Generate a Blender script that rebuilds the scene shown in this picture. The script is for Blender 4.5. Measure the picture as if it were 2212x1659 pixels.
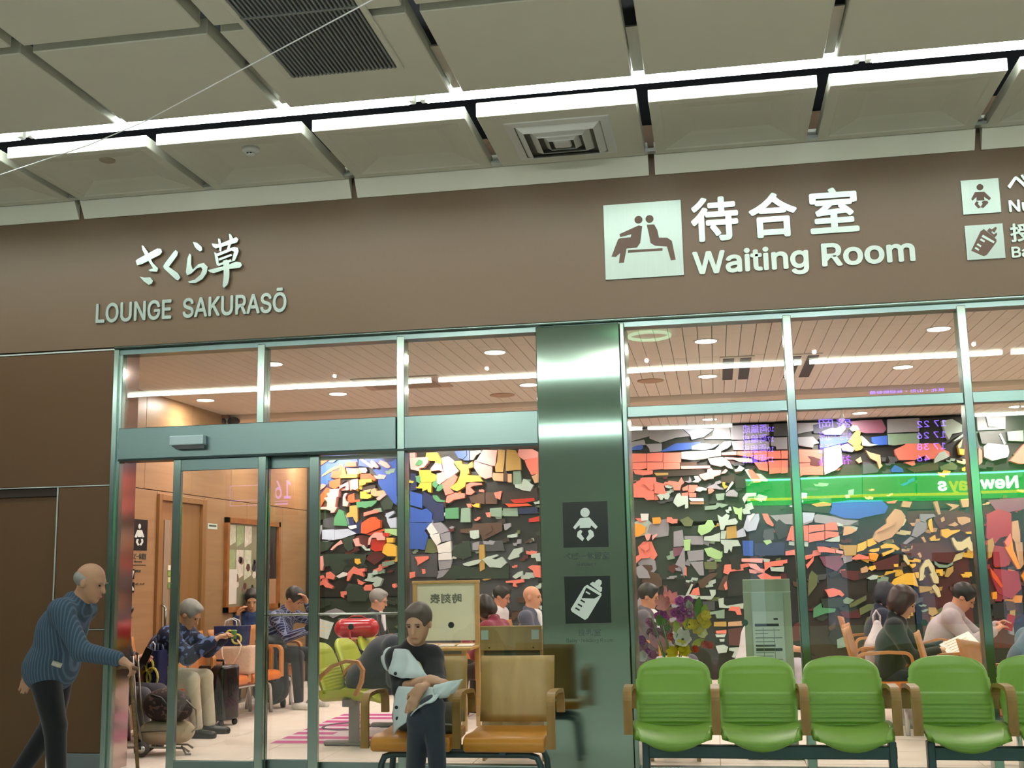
import bpy, bmesh, math, random
import numpy as np
from mathutils import Vector, Matrix
random.seed(7)
S = bpy.context.scene
COL = S.collection
for o in list(bpy.data.objects):
    bpy.data.objects.remove(o)

# ------------------------------------------------------------------ camera
IMW, IMH = 2212, 1659
FPX, YAW, TILT, ROLL, CAMD, CAMH = 2477.888, -0.171277, 0.160666, -0.020086, 8.066, 1.4
_fw = Vector((math.sin(YAW)*math.cos(TILT), math.cos(YAW)*math.cos(TILT), math.sin(TILT)))
_r0 = Vector((math.cos(YAW), -math.sin(YAW), 0)); _u0 = _r0.cross(_fw)
_r = _r0*math.cos(ROLL)+_u0*math.sin(ROLL); _u = -_r0*math.sin(ROLL)+_u0*math.cos(ROLL)
CAMPOS = Vector((0, -CAMD, CAMH))
cam = bpy.data.cameras.new('camera'); camo = bpy.data.objects.new('camera', cam); COL.objects.link(camo)
m = Matrix((_r, _u, -_fw)).transposed().to_4x4(); m.translation = CAMPOS
camo.matrix_world = m
cam.sensor_fit = 'HORIZONTAL'; cam.sensor_width = 36; cam.lens = 36*FPX/IMW
cam.clip_start = .05; cam.clip_end = 200
S.camera = camo

# ------------------------------------------------------------------ world, exposure
w = bpy.data.worlds.new('world'); S.world = w; w.use_nodes = True
w.node_tree.nodes['Background'].inputs[0].default_value = (.60, .66, .62, 1)
w.node_tree.nodes['Background'].inputs[1].default_value = .10
S.view_settings.view_transform = 'Standard'; S.view_settings.look = 'None'
S.view_settings.gamma = 1; S.view_settings.use_curve_mapping = False
S.view_settings.exposure = 0.0
S.cycles.max_bounces = 7; S.cycles.diffuse_bounces = 3; S.cycles.glossy_bounces = 4; S.cycles.transmission_bounces = 4
S.cycles.use_light_tree = False; S.cycles.transparent_max_bounces = 16; S.cycles.caustics_reflective = False; S.cycles.caustics_refractive = False
TUBE_E = 30.0        # fluorescent tubes of the concourse
DOWN_W = 19.0        # each recessed downlight of the lounge
WASH_W = 80.0        # spot lamps that wash the mural
SIGN_E = 8.0         # shop sign opposite
CSPOT_W = 215.0     # spot lamps of the concourse

# ------------------------------------------------------------------ measuring helpers
def ray(x, y):
    return _r*((x-IMW/2)/FPX) - _u*((y-IMH/2)/FPX) + _fw
def at(x, y, Y):            # point seen at pixel x,y that stands at depth Y
    d = ray(x, y); return CAMPOS + d*((Y+CAMD)/d.y)
def atz(x, y, z):           # point seen at pixel x,y at height z
    d = ray(x, y); return CAMPOS + d*((z-CAMH)/d.z)
def atx(x, y, X):
    d = ray(x, y); return CAMPOS + d*(X/d.x)

# ------------------------------------------------------------------ materials
def srgb(c):
    if isinstance(c, str):
        c = [int(c[i:i+2], 16)/255 for i in (0, 2, 4)]
    return [((v+.055)/1.055)**2.4 if v > .04045 else v/12.92 for v in c]
MATS = {}
def mat(name, col, rough=.5, metal=0.0, noise=.0, scale=8.0, stretch=(1, 1, 1), bump=0.0, bscale=None, emit=None, estr=1.0,
        spec=.5, coat=0.0, aniso=0.0, sheen=0.0, rvar=0.0):
    if name in MATS: return MATS[name]
    m = bpy.data.materials.new(name); m.use_nodes = True
    nt = m.node_tree; b = nt.nodes['Principled BSDF']; L = nt.links
    c = srgb(col)
    b.inputs['Base Color'].default_value = (*c, 1)
    b.inputs['Roughness'].default_value = rough; b.inputs['Metallic'].default_value = metal
    b.inputs['Specular IOR Level'].default_value = spec
    b.inputs['Coat Weight'].default_value = coat
    b.inputs['Sheen Weight'].default_value = sheen
    if aniso:        # brushed finish: reflections spread sideways
        b.inputs['Anisotropic'].default_value = aniso
        cx_ = nt.nodes.new('ShaderNodeCombineXYZ'); cx_.inputs[0].default_value = 1.0; cx_.inputs[1].default_value = .35; L.new(cx_.outputs[0], b.inputs['Tangent'])
    if noise or bump or rvar:
        tc = nt.nodes.new('ShaderNodeTexCoord'); mp = nt.nodes.new('ShaderNodeMapping')
        mp.inputs['Scale'].default_value = stretch
        L.new(tc.outputs['Object'], mp.inputs['Vector'])
        n = nt.nodes.new('ShaderNodeTexNoise'); n.inputs['Scale'].default_value = scale; n.inputs['Detail'].default_value = 6
        L.new(mp.outputs['Vector'], n.inputs['Vector'])
        if noise:
            mx = nt.nodes.new('ShaderNodeMix'); mx.data_type = 'RGBA'
            mx.inputs['A'].default_value = (*[v*(1-noise) for v in c], 1)
            mx.inputs['B'].default_value = (*[min(1, v*(1+noise)) for v in c], 1)
            L.new(n.outputs['Fac'], mx.inputs['Factor']); L.new(mx.outputs['Result'], b.inputs['Base Color'])
        if rvar:
            mr = nt.nodes.new('ShaderNodeMapRange'); mr.inputs['To Min'].default_value = rough-rvar; mr.inputs['To Max'].default_value = rough+rvar
            L.new(n.outputs['Fac'], mr.inputs['Value']); L.new(mr.outputs['Result'], b.inputs['Roughness'])
        if bump:
            n2 = n
            if bscale:
                n2 = nt.nodes.new('ShaderNodeTexNoise'); n2.inputs['Scale'].default_value = bscale; n2.inputs['Detail'].default_value = 4
                L.new(mp.outputs['Vector'], n2.inputs['Vector'])
            bp = nt.nodes.new('ShaderNodeBump'); bp.inputs['Strength'].default_value = bump; bp.inputs['Distance'].default_value = .01
            L.new(n2.outputs['Fac'], bp.inputs['Height']); L.new(bp.outputs['Normal'], b.inputs['Normal'])
    if emit is not None:
        if estr < 25: m.cycles.emission_sampling = 'NONE'      # small glowing marks are seen, the lamps do the lighting
        b.inputs['Emission Color'].default_value = (*srgb(emit), 1); b.inputs['Emission Strength'].default_value = estr
    MATS[name] = m
    return m
def glass_mat(name, tint=(.96, .985, .97), refl=.05, gain=1.0, rough=0.0, ripple=0.0):
    m = bpy.data.materials.new(name); m.use_nodes = True; nt = m.node_tree; nt.nodes.clear(); L = nt.links
    out = nt.nodes.new('ShaderNodeOutputMaterial'); mix = nt.nodes.new('ShaderNodeMixShader')
    tr = nt.nodes.new('ShaderNodeBsdfTransparent'); tr.inputs[0].default_value = (*tint, 1)
    gl = nt.nodes.new('ShaderNodeBsdfGlossy'); gl.inputs['Roughness'].default_value = rough
    lw = nt.nodes.new('ShaderNodeLayerWeight'); lw.inputs['Blend'].default_value = .15
    mr = nt.nodes.new('ShaderNodeMapRange'); mr.inputs['To Min'].default_value = refl; mr.inputs['To Max'].default_value = min(1, refl+.55*gain)
    L.new(lw.outputs['Fresnel'], mr.inputs['Value']); L.new(mr.outputs['Result'], mix.inputs['Fac'])
    if ripple:
        tc = nt.nodes.new('ShaderNodeTexCoord'); n = nt.nodes.new('ShaderNodeTexNoise'); n.inputs['Scale'].default_value = 1.6; n.inputs['Detail'].default_value = 0
        bp = nt.nodes.new('ShaderNodeBump'); bp.inputs['Strength'].default_value = ripple; bp.inputs['Distance'].default_value = .01
        L.new(tc.outputs['Object'], n.inputs['Vector']); L.new(n.outputs['Fac'], bp.inputs['Height']); L.new(bp.outputs['Normal'], gl.inputs['Normal'])
    L.new(tr.outputs[0], mix.inputs[1]); L.new(gl.outputs[0], mix.inputs[2]); L.new(mix.outputs[0], out.inputs[0])
    MATS[name] = m; return m
def wood(name, c1, c2, scale=3.0, axis=(1, 12, 12), rough=.45, bump=.05):
    if name in MATS: return MATS[name]
    m = bpy.data.materials.new(name); m.use_nodes = True; nt = m.node_tree; b = nt.nodes['Principled BSDF']; L = nt.links
    tc = nt.nodes.new('ShaderNodeTexCoord'); mp = nt.nodes.new('ShaderNodeMapping'); mp.inputs['Scale'].default_value = axis
    n = nt.nodes.new('ShaderNodeTexNoise'); n.inputs['Scale'].default_value = scale; n.inputs['Detail'].default_value = 8; n.inputs['Distortion'].default_value = .4
    cr = nt.nodes.new('ShaderNodeValToRGB')
    cr.color_ramp.elements[0].color = (*srgb(c1), 1); cr.color_ramp.elements[0].position = .32
    cr.color_ramp.elements[1].color = (*srgb(c2), 1); cr.color_ramp.elements[1].position = .68
    bp = nt.nodes.new('ShaderNodeBump'); bp.inputs['Strength'].default_value = bump; bp.inputs['Distance'].default_value = .005
    L.new(tc.outputs['Object'], mp.inputs['Vector']); L.new(mp.outputs['Vector'], n.inputs['Vector'])
    L.new(n.outputs['Fac'], cr.inputs['Fac']); L.new(cr.outputs['Color'], b.inputs['Base Color'])
    L.new(n.outputs['Fac'], bp.inputs['Height']); L.new(bp.outputs['Normal'], b.inputs['Normal'])
    b.inputs['Roughness'].default_value = rough
    MATS[name] = m; return m

# ------------------------------------------------------------------ object helpers
def tag(o, label=None, cat=None, group=None, kind=None):
    if label: o['label'] = label
    if cat: o['category'] = cat
    if group: o['group'] = group
    if kind: o['kind'] = kind
    return o
def empty(name, loc=(0, 0, 0), rz=0.0, **k):
    o = bpy.data.objects.new(name, None); COL.objects.link(o); o.location = loc; o.rotation_euler = (0, 0, rz)
    o.empty_display_size = .1
    return tag(o, **k)
def link(name, me, material=None, parent=None, loc=None, smooth=False, **k):
    if material is not None and not me.materials: me.materials.append(material)
    if smooth:
        me.polygons.foreach_set('use_smooth', [True]*len(me.polygons))
    o = bpy.data.objects.new(name, me); COL.objects.link(o)
    if parent is not None: o.parent = parent
    if loc is not None: o.location = loc
    return tag(o, **k)
class MB:
    """collects shapes for one part"""
    def __init__(s): s.b = bmesh.new()
    def box(s, x0, x1, y0, y1, z0, z1, bev=0.0, seg=1):
        r = bmesh.ops.create_cube(s.b, size=1)
        for v in r['verts']:
            v.co = Vector(((x0+x1)/2+v.co.x*(x1-x0), (y0+y1)/2+v.co.y*(y1-y0), (z0+z1)/2+v.co.z*(z1-z0)))
        if bev:
            es = list({e for v in r['verts'] for e in v.link_edges})
            bmesh.ops.bevel(s.b, geom=es, offset=bev, segments=seg, affect='EDGES', profile=.5)
        return s
    def prism(s, pts, y0, y1, chamfer=0.0):
        """polygon (x,z) extruded from depth y0 (front) to y1"""
        n = len(pts)
        if chamfer:
            cx = sum(p[0] for p in pts)/n; cz = sum(p[1] for p in pts)/n
        f = [s.b.verts.new((p[0], y0, p[1])) for p in pts]; k = [s.b.verts.new((p[0], y1, p[1])) for p in pts]
        try:
            s.b.faces.new(f); s.b.faces.new(k[::-1])
        except ValueError: return s
        for i in range(n):
            j = (i+1) % n; s.b.faces.new((f[j], f[i], k[i], k[j]))
        return s
    def tube(s, path, r, seg=10, caps=True, closed=False, flat=None):
        path = [Vector(p) for p in path]; n = len(path)
        rr = r if isinstance(r, (list, tuple)) else [r]*n
        rings = []; up = None
        for i, p in enumerate(path):
            if closed: t = (path[(i+1) % n]-path[i-1])
            else: t = path[min(i+1, n-1)]-path[max(i-1, 0)]
            t.normalize()
            if up is None:
                up = Vector((0, 0, 1)) if abs(t.z) < .9 else Vector((1, 0, 0))
            sd = t.cross(up); sd.normalize(); up = sd.cross(t); up.normalize()
            ring = []
            for k in range(seg):
                a = 2*math.pi*k/seg
                q = sd*math.cos(a)*rr[i]*(flat or 1)+up*math.sin(a)*rr[i]
                ring.append(s.b.verts.new(p+q))
            rings.append(ring)
        m_ = n if closed else n-1
        for i in range(m_):
            A = rings[i]; B = rings[(i+1) % n]
            for k in range(seg):
                s.b.faces.new((A[k], A[(k+1) % seg], B[(k+1) % seg], B[k]))
        if caps and not closed:
            s.b.faces.new(rings[0][::-1]); s.b.faces.new(rings[-1])
        return s
    def bar(s, path, wdt, th, wdir=(1, 0, 0)):
        """flat bar swept along a path; wdt along wdir, th across"""
        path = [Vector(p) for p in path]; wd = Vector(wdir).normalized(); n = len(path); rings = []
        for i, p in enumerate(path):
            t = path[min(i+1, n-1)]-path[max(i-1, 0)]; t.normalize()
            nn = t.cross(wd); nn.normalize()
            rings.append([s.b.verts.new(p+wd*a*wdt/2+nn*b*th/2) for a, b in ((-1, -1), (1, -1), (1, 1), (-1, 1))])
        for A, B in zip(rings, rings[1:]):
            for k in range(4): s.b.faces.new((A[k], A[(k+1) % 4], B[(k+1) % 4], B[k]))
        s.b.faces.new(rings[0][::-1]); s.b.faces.new(rings[-1]); return s
    def lathe(s, prof, c=(0, 0, 0), seg=24):
        c = Vector(c); rings = []
        for r, z in prof:
            rings.append([s.b.verts.new(c+Vector((r*math.cos(2*math.pi*k/seg), r*math.sin(2*math.pi*k/seg), z))) for k in range(seg)])
        for A, B in zip(rings, rings[1:]):
            for k in range(seg): s.b.faces.new((A[k], A[(k+1) % seg], B[(k+1) % seg], B[k]))
        s.b.faces.new(rings[0][::-1]); s.b.faces.new(rings[-1]); return s
    def ball(s, c, r, seg=12):
        c = Vector(c); r = r if isinstance(r, (tuple, list)) else (r, r, r)
        q = bmesh.ops.create_uvsphere(s.b, u_segments=seg, v_segments=max(6, seg//2+2), radius=1)
        for v in q['verts']: v.co = c+Vector((v.co.x*r[0], v.co.y*r[1], v.co.z*r[2]))
        return s
    def grid(s, fn, nu, nv, thick=0.0):
        V = [[s.b.verts.new(fn(i/nu, j/nv)) for j in range(nv+1)] for i in range(nu+1)]
        F = [s.b.faces.new((V[i][j], V[i+1][j], V[i+1][j+1], V[i][j+1])) for i in range(nu) for j in range(nv)]
        if thick:
            for f in F: f.normal_update()
            W = [[s.b.verts.new(V[i][j].co-sum((f.normal for f in V[i][j].link_faces), Vector()).normalized()*thick) for j in range(nv+1)] for i in range(nu+1)]
            for i in range(nu):
                for j in range(nv): s.b.faces.new((W[i][j+1], W[i+1][j+1], W[i+1][j], W[i][j]))
            bd = [(i, 0) for i in range(nu)]+[(nu, j) for j in range(nv)]+[(i, nv) for i in range(nu, 0, -1)]+[(0, j) for j in range(nv, 0, -1)]
            for k in range(len(bd)):
                p, q = bd[k], bd[(k+1) % len(bd)]; s.b.faces.new((V[q[0]][q[1]], V[p[0]][p[1]], W[p[0]][p[1]], W[q[0]][q[1]]))
        return s
    def xf(s, M):
        bmesh.ops.transform(s.b, matrix=M, verts=s.b.verts); return s
    def mesh(s, name='m', recalc=True):
        if recalc: bmesh.ops.recalc_face_normals(s.b, faces=s.b.faces)
        me = bpy.data.meshes.new(name); s.b.to_mesh(me); s.b.free(); return me
    def build(s, name, material, parent=None, smooth=False, loc=None, **k):
        return link(name, s.mesh(name), material, parent, loc, smooth, **k)
def copy_tree(o, parent=None):
    c = o.copy(); COL.objects.link(c); c.parent = parent
    for ch in [x for x in bpy.data.objects if x.parent == o]: copy_tree(ch, c)
    return c

# text: every character becomes a mesh of its own (the typeface that ships inside Blender, else its built-in one)
import os
FONT = None
try:
    fp = os.path.join(bpy.utils.system_resource('DATAFILES'), 'fonts', 'Inter.woff2')
    if os.path.exists(fp): FONT = bpy.data.fonts.load(fp)
except Exception:
    FONT = None
_tc = {}; _adv = {}
def _curve(body, bold=0.0, depth=0.0):
    cu = bpy.data.curves.new('glyph', 'FONT'); cu.body = body; cu.size = 1; cu.offset = bold; cu.extrude = depth/2; cu.resolution_u = 4
    if FONT and all(ord(c) < 0x2e80 for c in body): cu.font = FONT
    o = bpy.data.objects.new('glyph', cu); COL.objects.link(o); return o
def fatten(me, r):
    """heavier weight: the same outline laid eight times around itself"""
    if not r: return me
    b = bmesh.new()
    for k in range(8):
        c = me.copy(); c.transform(Matrix.Translation((r*math.cos(k*math.pi/4), .0001*k, r*math.sin(k*math.pi/4)))); b.from_mesh(c); bpy.data.meshes.remove(c)
    out = bpy.data.meshes.new('glyph'); b.to_mesh(out); b.free(); return out
def warm(pairs):
    """shape many characters at once, while the scene is still empty"""
    todo = [(c, b) for t, b in pairs for c in t if c != ' ']
    todo = list(dict.fromkeys(todo)); chars = list(dict.fromkeys(c for t, b in pairs for c in t))
    gs = [(k, _curve(k[0], 0.0, .01)) for k in todo]; ws = [(c, _curve('|'+c+'|')) for c in chars]; w0 = _curve('||')
    bpy.context.view_layer.update(); dg = bpy.context.evaluated_depsgraph_get()
    R_ = Matrix(((1, 0, 0, 0), (0, 0, -1, 0), (0, 1, 0, 0), (0, 0, 0, 1)))
    # letters drawn with overlapping strokes are filled stroke by stroke, so the overlap does not drop out
    split = {}
    for k, o in gs:
        if ord(k[0]) >= 0x2e80: continue
        cv = o.evaluated_get(dg).to_curve(dg)
        sp = [[(Vector(p.co), Vector(p.handle_left), Vector(p.handle_right)) for p in s_.bezier_points] for s_ in cv.splines if s_.type == 'BEZIER']
        ar = [sum(q[i-1][0].x*q[i][0].y-q[i][0].x*q[i-1][0].y for i in range(len(q))) for q in sp]
        o.evaluated_get(dg).to_curve_clear()
        if len(sp) < 2: continue
        sg_ = 1 if ar[max(range(len(ar)), key=lambda i: abs(ar[i]))] > 0 else -1
        outs = [i for i in range(len(sp)) if ar[i]*sg_ > 0]
        if len(outs) < 2: continue
        def inside(p, poly):
            c = False
            for i in range(len(poly)):
                a, b = poly[i-1][0], poly[i][0]
                if (a.y > p.y) != (b.y > p.y) and p.x < (b.x-a.x)*(p.y-a.y)/(b.y-a.y)+a.x: c = not c
            return c
        objs = []
        for i in outs:
            cu = bpy.data.curves.new('glyph', 'CURVE'); cu.dimensions = '2D'; cu.fill_mode = 'BOTH'; cu.extrude = .005; cu.resolution_u = 4
            for j in [i]+[h_ for h_ in range(len(sp)) if h_ not in outs and inside(sp[h_][0][0], sp[i])]:
                n_ = cu.splines.new('BEZIER'); n_.bezier_points.add(len(sp[j])-1); n_.use_cyclic_u = True
                for bp_, (c0, l0, r0) in zip(n_.bezier_points, sp[j]):
                    bp_.handle_left_type = bp_.handle_right_type = 'FREE'; bp_.co = c0; bp_.handle_left = l0; bp_.handle_right = r0
            oc = bpy.data.objects.new('glyph', cu); COL.objects.link(oc); objs.append(oc)
        split[k] = objs
    if split:
        bpy.context.view_layer.update(); dg = bpy.context.evaluated_depsgraph_get()
    for k, o in gs:
        if k in split:
            bb_ = bmesh.new()
            for oc in split[k]:
                t_ = bpy.data.meshes.new_from_object(oc.evaluated_get(dg)); bb_.from_mesh(t_); bpy.data.meshes.remove(t_)
                cu = oc.data; bpy.data.objects.remove(oc); bpy.data.curves.remove(cu)
            me = bpy.data.meshes.new('glyph'); bb_.to_mesh(me); bb_.free()
        else: me = bpy.data.meshes.new_from_object(o.evaluated_get(dg))
        me.transform(R_); _tc[(k[0], k[1], .01)] = fatten(me, k[1])
    for c, o in ws: _adv[c] = o.dimensions.x-w0.dimensions.x
    for o in [g[1] for g in gs]+[w_[1] for w_ in ws]+[w0]:
        cu = o.data; bpy.data.objects.remove(o); bpy.data.curves.remove(cu)
def glyph(ch, bold=0.0, depth=.01):
    if (ch, bold, .01) not in _tc: warm([(ch, bold)])
    return _tc[(ch, bold, .01)]
def advance(ch, bold=0.0):
    if ch not in _adv: warm([(ch, bold)])
    return _adv[ch]
warm([('LOUNGE SAKURASŌH', .018), ('待合室ベビー休憩授乳', .026), ('Waiting Room', .022), ('H', .022), ('ベビー休憩室授乳', .024), ('NurseyBab-fdig RomH', .02), ('ベビー休憩室授乳', .02), ('NurseyH', .01),
      ('Baby-feeding RoomH', .008), ('NewDaysH', .03), ('10723468両編成盛岡仙台・山形新潟福島東北秋田幹線 H', 0.0), ('16H', .01), ('ベビー休憩室授乳ッド', .015), ('NurseyH', 0.0), ('時刻表H', .02)])
def bounds(me):
    a = np.empty(len(me.vertices)*3); me.vertices.foreach_get('co', a); a = a.reshape(-1, 3)
    return a.min(0), a.max(0)
def text_line(parent, text, x0, x1, z0, z1, y, material, depth=.006, bold=.012, name='letter', track=0.0, mirror=False, cap='H', facing=-1):
    """characters laid from x0 to x1, baseline z0, capital height to z1, front face at depth y (towards -Y)"""
    lo, hi = bounds(glyph(cap, bold, .01)); ch_h = hi[2]
    pos = []; x = 0.0
    for c in text:
        pos.append(x); x += advance(c, bold)+track
    first = glyph(text[0], bold, .01); lo0, _ = bounds(first); _, hi1 = bounds(glyph(text[-1], bold, .01))
    wtot = pos[-1]+hi1[0]-lo0[0]
    sx = (x1-x0)/wtot; sz = (z1-z0)/ch_h
    out = []
    for c, p in zip(text, pos):
        if c == ' ': continue
        g = glyph(c, bold, .01); key = ('s', c, bold, round(sx, 4), round(sz, 4), depth)
        if key not in _tc:
            g2 = g.copy(); g2.transform(Matrix.Diagonal((sx, depth/.01, sz, 1))); _tc[key] = g2
        o = link(name, _tc[key], None, parent)
        if not o.data.materials: o.data.materials.append(material)
        if facing < 0: o.location = (x0+(p-lo0[0])*sx, y, z0)
        else:
            o.rotation_euler = (0, 0, math.pi); o.location = (x1-(p-lo0[0])*sx, y, z0)
        out.append(o)
    return out
def char_box(parent, ch, x0, x1, z0, z1, y, material, depth=.006, bold=.02, name='letter'):
    g = glyph(ch, bold, .01).copy(); lo, hi = bounds(g)
    g.transform(Matrix.Translation((-lo[0], 0, -lo[2]))); g.transform(Matrix.Diagonal(((x1-x0)/(hi[0]-lo[0]), depth/.01, (z1-z0)/(hi[2]-lo[2]), 1)))
    return link(name, g, material, parent, (x0, y, z0))

# ================================================================== MATERIALS OF THE PLACE
M_CEIL = mat('ceiling_panel_paint', 'e1e0d0', .6, noise=.04, scale=3)
M_VOID = mat('ceiling_void_dark', '12151f', .8)
M_STEEL = mat('brushed_steel', '93a69e', .22, 1.0, aniso=.85, noise=.06, scale=4, stretch=(60, 60, 1.2), rvar=.04)
M_STEELH = mat('satin_steel', '788c8b', .3, 1.0, noise=.05, scale=4, stretch=(1, 40, 40), rvar=.05)
M_STEELV = mat('column_steel', '8fa499', .085, 1.0, aniso=.9, noise=.03, scale=5, stretch=(1.0, 30, 70))
M_BROWN = mat('brown_fascia_laminate', '69523b', .42, noise=.10, scale=40, stretch=(14, 1, .25), bump=.03, bscale=60)
M_BROWN2 = mat('brown_wall_laminate', '573a1a', .5, noise=.10, scale=40, stretch=(14, 1, .25), bump=.03, bscale=60)
M_WHITE = mat('white_enamel', 'e8e8e4', .4)
M_GREYP = mat('grey_plastic', '9aa29f', .5)
M_BLACK = mat('black_plastic', '101214', .45)
M_TUBE = mat('lit_fluorescent_glass', 'ffffff', .4, emit=(.93, .975, .965), estr=TUBE_E)
M_INCEIL = mat('lounge_ceiling_board', 'efe4dc', .5, noise=.03, scale=5)
M_MAPLE = wood('maple_wall_panel', '9c7a54', 'a8865e', 2.2, (1, .5, 8), .4)
M_MAPLE2 = wood('maple_door_veneer', '8e6638', '9a7244', 2.2, (1, 6, .4), .4)
M_FTILE = mat('lounge_floor_tile', 'ecdfd2', .5, noise=.03, scale=3)
M_JOINT = mat('tile_joint', 'b49a80', .8)
M_CFLOOR = mat('concourse_floor_stone', 'd6d3cb', .3, noise=.08, scale=6)
M_GLASS = glass_mat('clear_glass', (.955, .985, .965), .055, 1.0, 0.0, .035)
M_DARKMET = mat('dark_metal', '2f3f3e', .35, .8)
M_CALUM = mat('pale_aluminium', 'c9ccc6', .35, .9)

# ================================================================== CONCOURSE CEILING
ZC = 4.335; GX0 = -4.8287; GP = 1.12499
ceil = empty('ceiling', kind='structure')
MB().box(-13, 13, -20, .3, 4.62, 4.75).build('slab', M_VOID, ceil)
GAP = .075
def flat_panel(wx, wy, th=.10):
    return MB().box(-wx/2, wx/2, -wy/2, wy/2, 0, th, .006).mesh('ceiling_panel')
def coffer_panel(wx, wy, th=.08, rim=.07, slope=.15, rise=.05):
    b = bmesh.new()
    def rect(d, z): return [b.verts.new((sx*(wx/2-d), sy*(wy/2-d), z)) for sx, sy in ((-1, -1), (1, -1), (1, 1), (-1, 1))]
    R = [rect(0, th), rect(0, .004), rect(.004, 0), rect(rim, 0), rect(rim+.012, .006), rect(rim+slope, rise-.012), rect(rim+slope+.04, rise)]
    for A, B in zip(R, R[1:]):
        for k in range(4): b.faces.new((A[k], A[(k+1) % 4], B[(k+1) % 4], B[k]))
    b.faces.new(R[-1]); b.faces.new(R[0][::-1])
    bmesh.ops.recalc_face_normals(b, faces=b.faces)
    me = bpy.data.meshes.new('ceiling_panel'); b.to_mesh(me); b.free(); return me
YA0, YA1 = -1.06, -.105
YB0, YB1 = -2.53, -1.47
rows = [(YB0, YB1)]
y = YB0-.08
for hgt in (1.9, 1.9):
    rows.append((y-hgt, y)); y -= hgt+.08
meA = coffer_panel(GP-GAP, YA1-YA0); meA.materials.append(M_CEIL)
meF = flat_panel(GP-GAP, YA1-YA0); meF.materials.append(M_CEIL)
for k in range(-4, 11):
    cx = GX0+GP*(k+.5)
    link('ceiling_panel', meF if k == 3 else meA, None, ceil, (cx, (YA0+YA1)/2, ZC))
for (a, b_) in rows:
    me = flat_panel(GP-GAP, b_-a); me.materials.append(M_CEIL)
    for k in range(-4, 11):
        link('ceiling_panel', me, None, ceil, (GX0+GP*(k+.5), (a+b_)/2, ZC))
MB().box(-13, 13, -20, y, ZC, ZC+.1).build('far_ceiling_field', M_CEIL, ceil)
# soffit boards that fall from the ceiling to the fascia, two panels wide each
def soffit(wx):
    pts = [(-.085, 0.0), (-.085, .015), (-.0, -.125), (-.0, .10), (-.085, .10)]
    b = MB(); q = [(-.088, .002), (-.012, -.122), (-.004, -.122), (-.004, .1), (-.088, .1)]
    L_ = [b.b.verts.new((-wx/2, p[0], p[1])) for p in q]; R_ = [b.b.verts.new((wx/2, p[0], p[1])) for p in q]
    b.b.faces.new(L_); b.b.faces.new(R_[::-1])
    for i in range(5): b.b.faces.new((L_[i], L_[(i+1) % 5], R_[(i+1) % 5], R_[i]))
    return b.mesh('soffit_board')
meS = soffit(2*GP-.045); meS.materials.append(M_CEIL)
for k in range(-4, 10, 2):
    link('soffit_board', meS, None, ceil, (GX0+GP*(k+1), 0, ZC))
# small bright clips in the gaps beside the soffit
for k in range(-3, 10):
    MB().box(GX0+GP*k-GAP/2, GX0+GP*k+GAP/2, -.16, -.10, ZC+.005, ZC+.03).build('gap_clip', M_CALUM, ceil)
    MB().box(GX0+GP*k-GAP/2+.004, GX0+GP*k+GAP/2-.004, YB1-.55, YB1+.04, ZC+.05, ZC+.06).build('gap_bracket', M_CALUM, ceil)
MB().box(-13, 13, YB1+.03, YA0-.03, ZC+.13, ZC+.15).build('light_slot_reflector', M_WHITE, ceil)

# fluorescent tubes
TY, TZ, TP, TX0 = -1.255, 4.412, 2.765, -4.52
def fluo(x, yy, label, group, z=None):
    t = empty('fluorescent_tube', (x, yy, z or TZ), label=label, cat='lamp', group=group)
    link('tube', fluo.me, None, t)
    for sx in (.018, TP-.058): link('socket', fluo.ms, None, t, (sx, 0, 0))
    return t
fluo.me = MB().tube([(.06, 0, 0), (TP-.06, 0, 0)], .033, 14).mesh('tube'); fluo.me.materials.append(M_TUBE)
fluo.ms = MB().box(0, .04, -.024, .024, -.026, .10, .006).mesh('socket'); fluo.ms.materials.append(M_WHITE)
NM = {-1: 'tube running out over the plain brown wall', 0: 'tube crossing above the slanting wire, over the lounge name',
      1: 'tube between the long slatted vent and the square diffuser', 2: 'tube above the seated-pair pictogram, ending near the picture edge'}
NM[1] = 'tube just below the slatted ceiling vent and square diffuser'
NM[2] = 'tube at the end farthest along, above the nursery pictograms'
NM[-1] = 'tube at the start of the row, over the plain brown wall'
for k in range(-3, 5):
    if k in NM: lb, g = 'lit white fluorescent '+NM[k], None
    else: lb, g = 'lit white fluorescent tube past the ends of the row', 'row ends of fluorescent tubes'
    fluo(TX0+TP*k, TY, lb, g)
for yy, nm in ((-8.75, 'second'), (-16.0, 'third')):
    for k in range(-3, 5):
        fluo(TX0+TP*k+.4, yy, f'fluorescent tube of the {nm} row, mirrored in the glass front', f'{nm} row of fluorescent tubes', 4.29)

# slatted vent in the ceiling
vr = empty('ceiling_vent', label='long dark slatted air vent set in the ceiling', cat='vent')
vx0, vx1, vy1 = atz(628, 158, ZC).x, atz(856, 138, ZC).x, -1.93
vy0 = -4.2
for a in ((vx0-.035, vx0, vy0, vy1), (vx1, vx1+.035, vy0, vy1), (vx0-.035, vx1+.035, vy1, vy1+.035), (vx0-.035, vx1+.035, vy0-.035, vy0)):
    MB().box(*a, ZC-.018, ZC+.002, .004).build('vent_frame', M_CEIL, vr)
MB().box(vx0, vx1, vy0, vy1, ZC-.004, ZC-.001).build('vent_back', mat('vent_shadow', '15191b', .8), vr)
nsl = 26; sw = (vx1-vx0)/nsl
meSl = MB().box(-.0055, .0055, vy0, vy1, 0, .016).mesh('vent_slat'); meSl.materials.append(mat('vent_slat_metal', '868e90', .5, .3))
for i in range(nsl): 
    link('vent_slat', meSl, None, vr, (vx0+sw*(i+.5), 0, ZC-.02))
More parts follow.
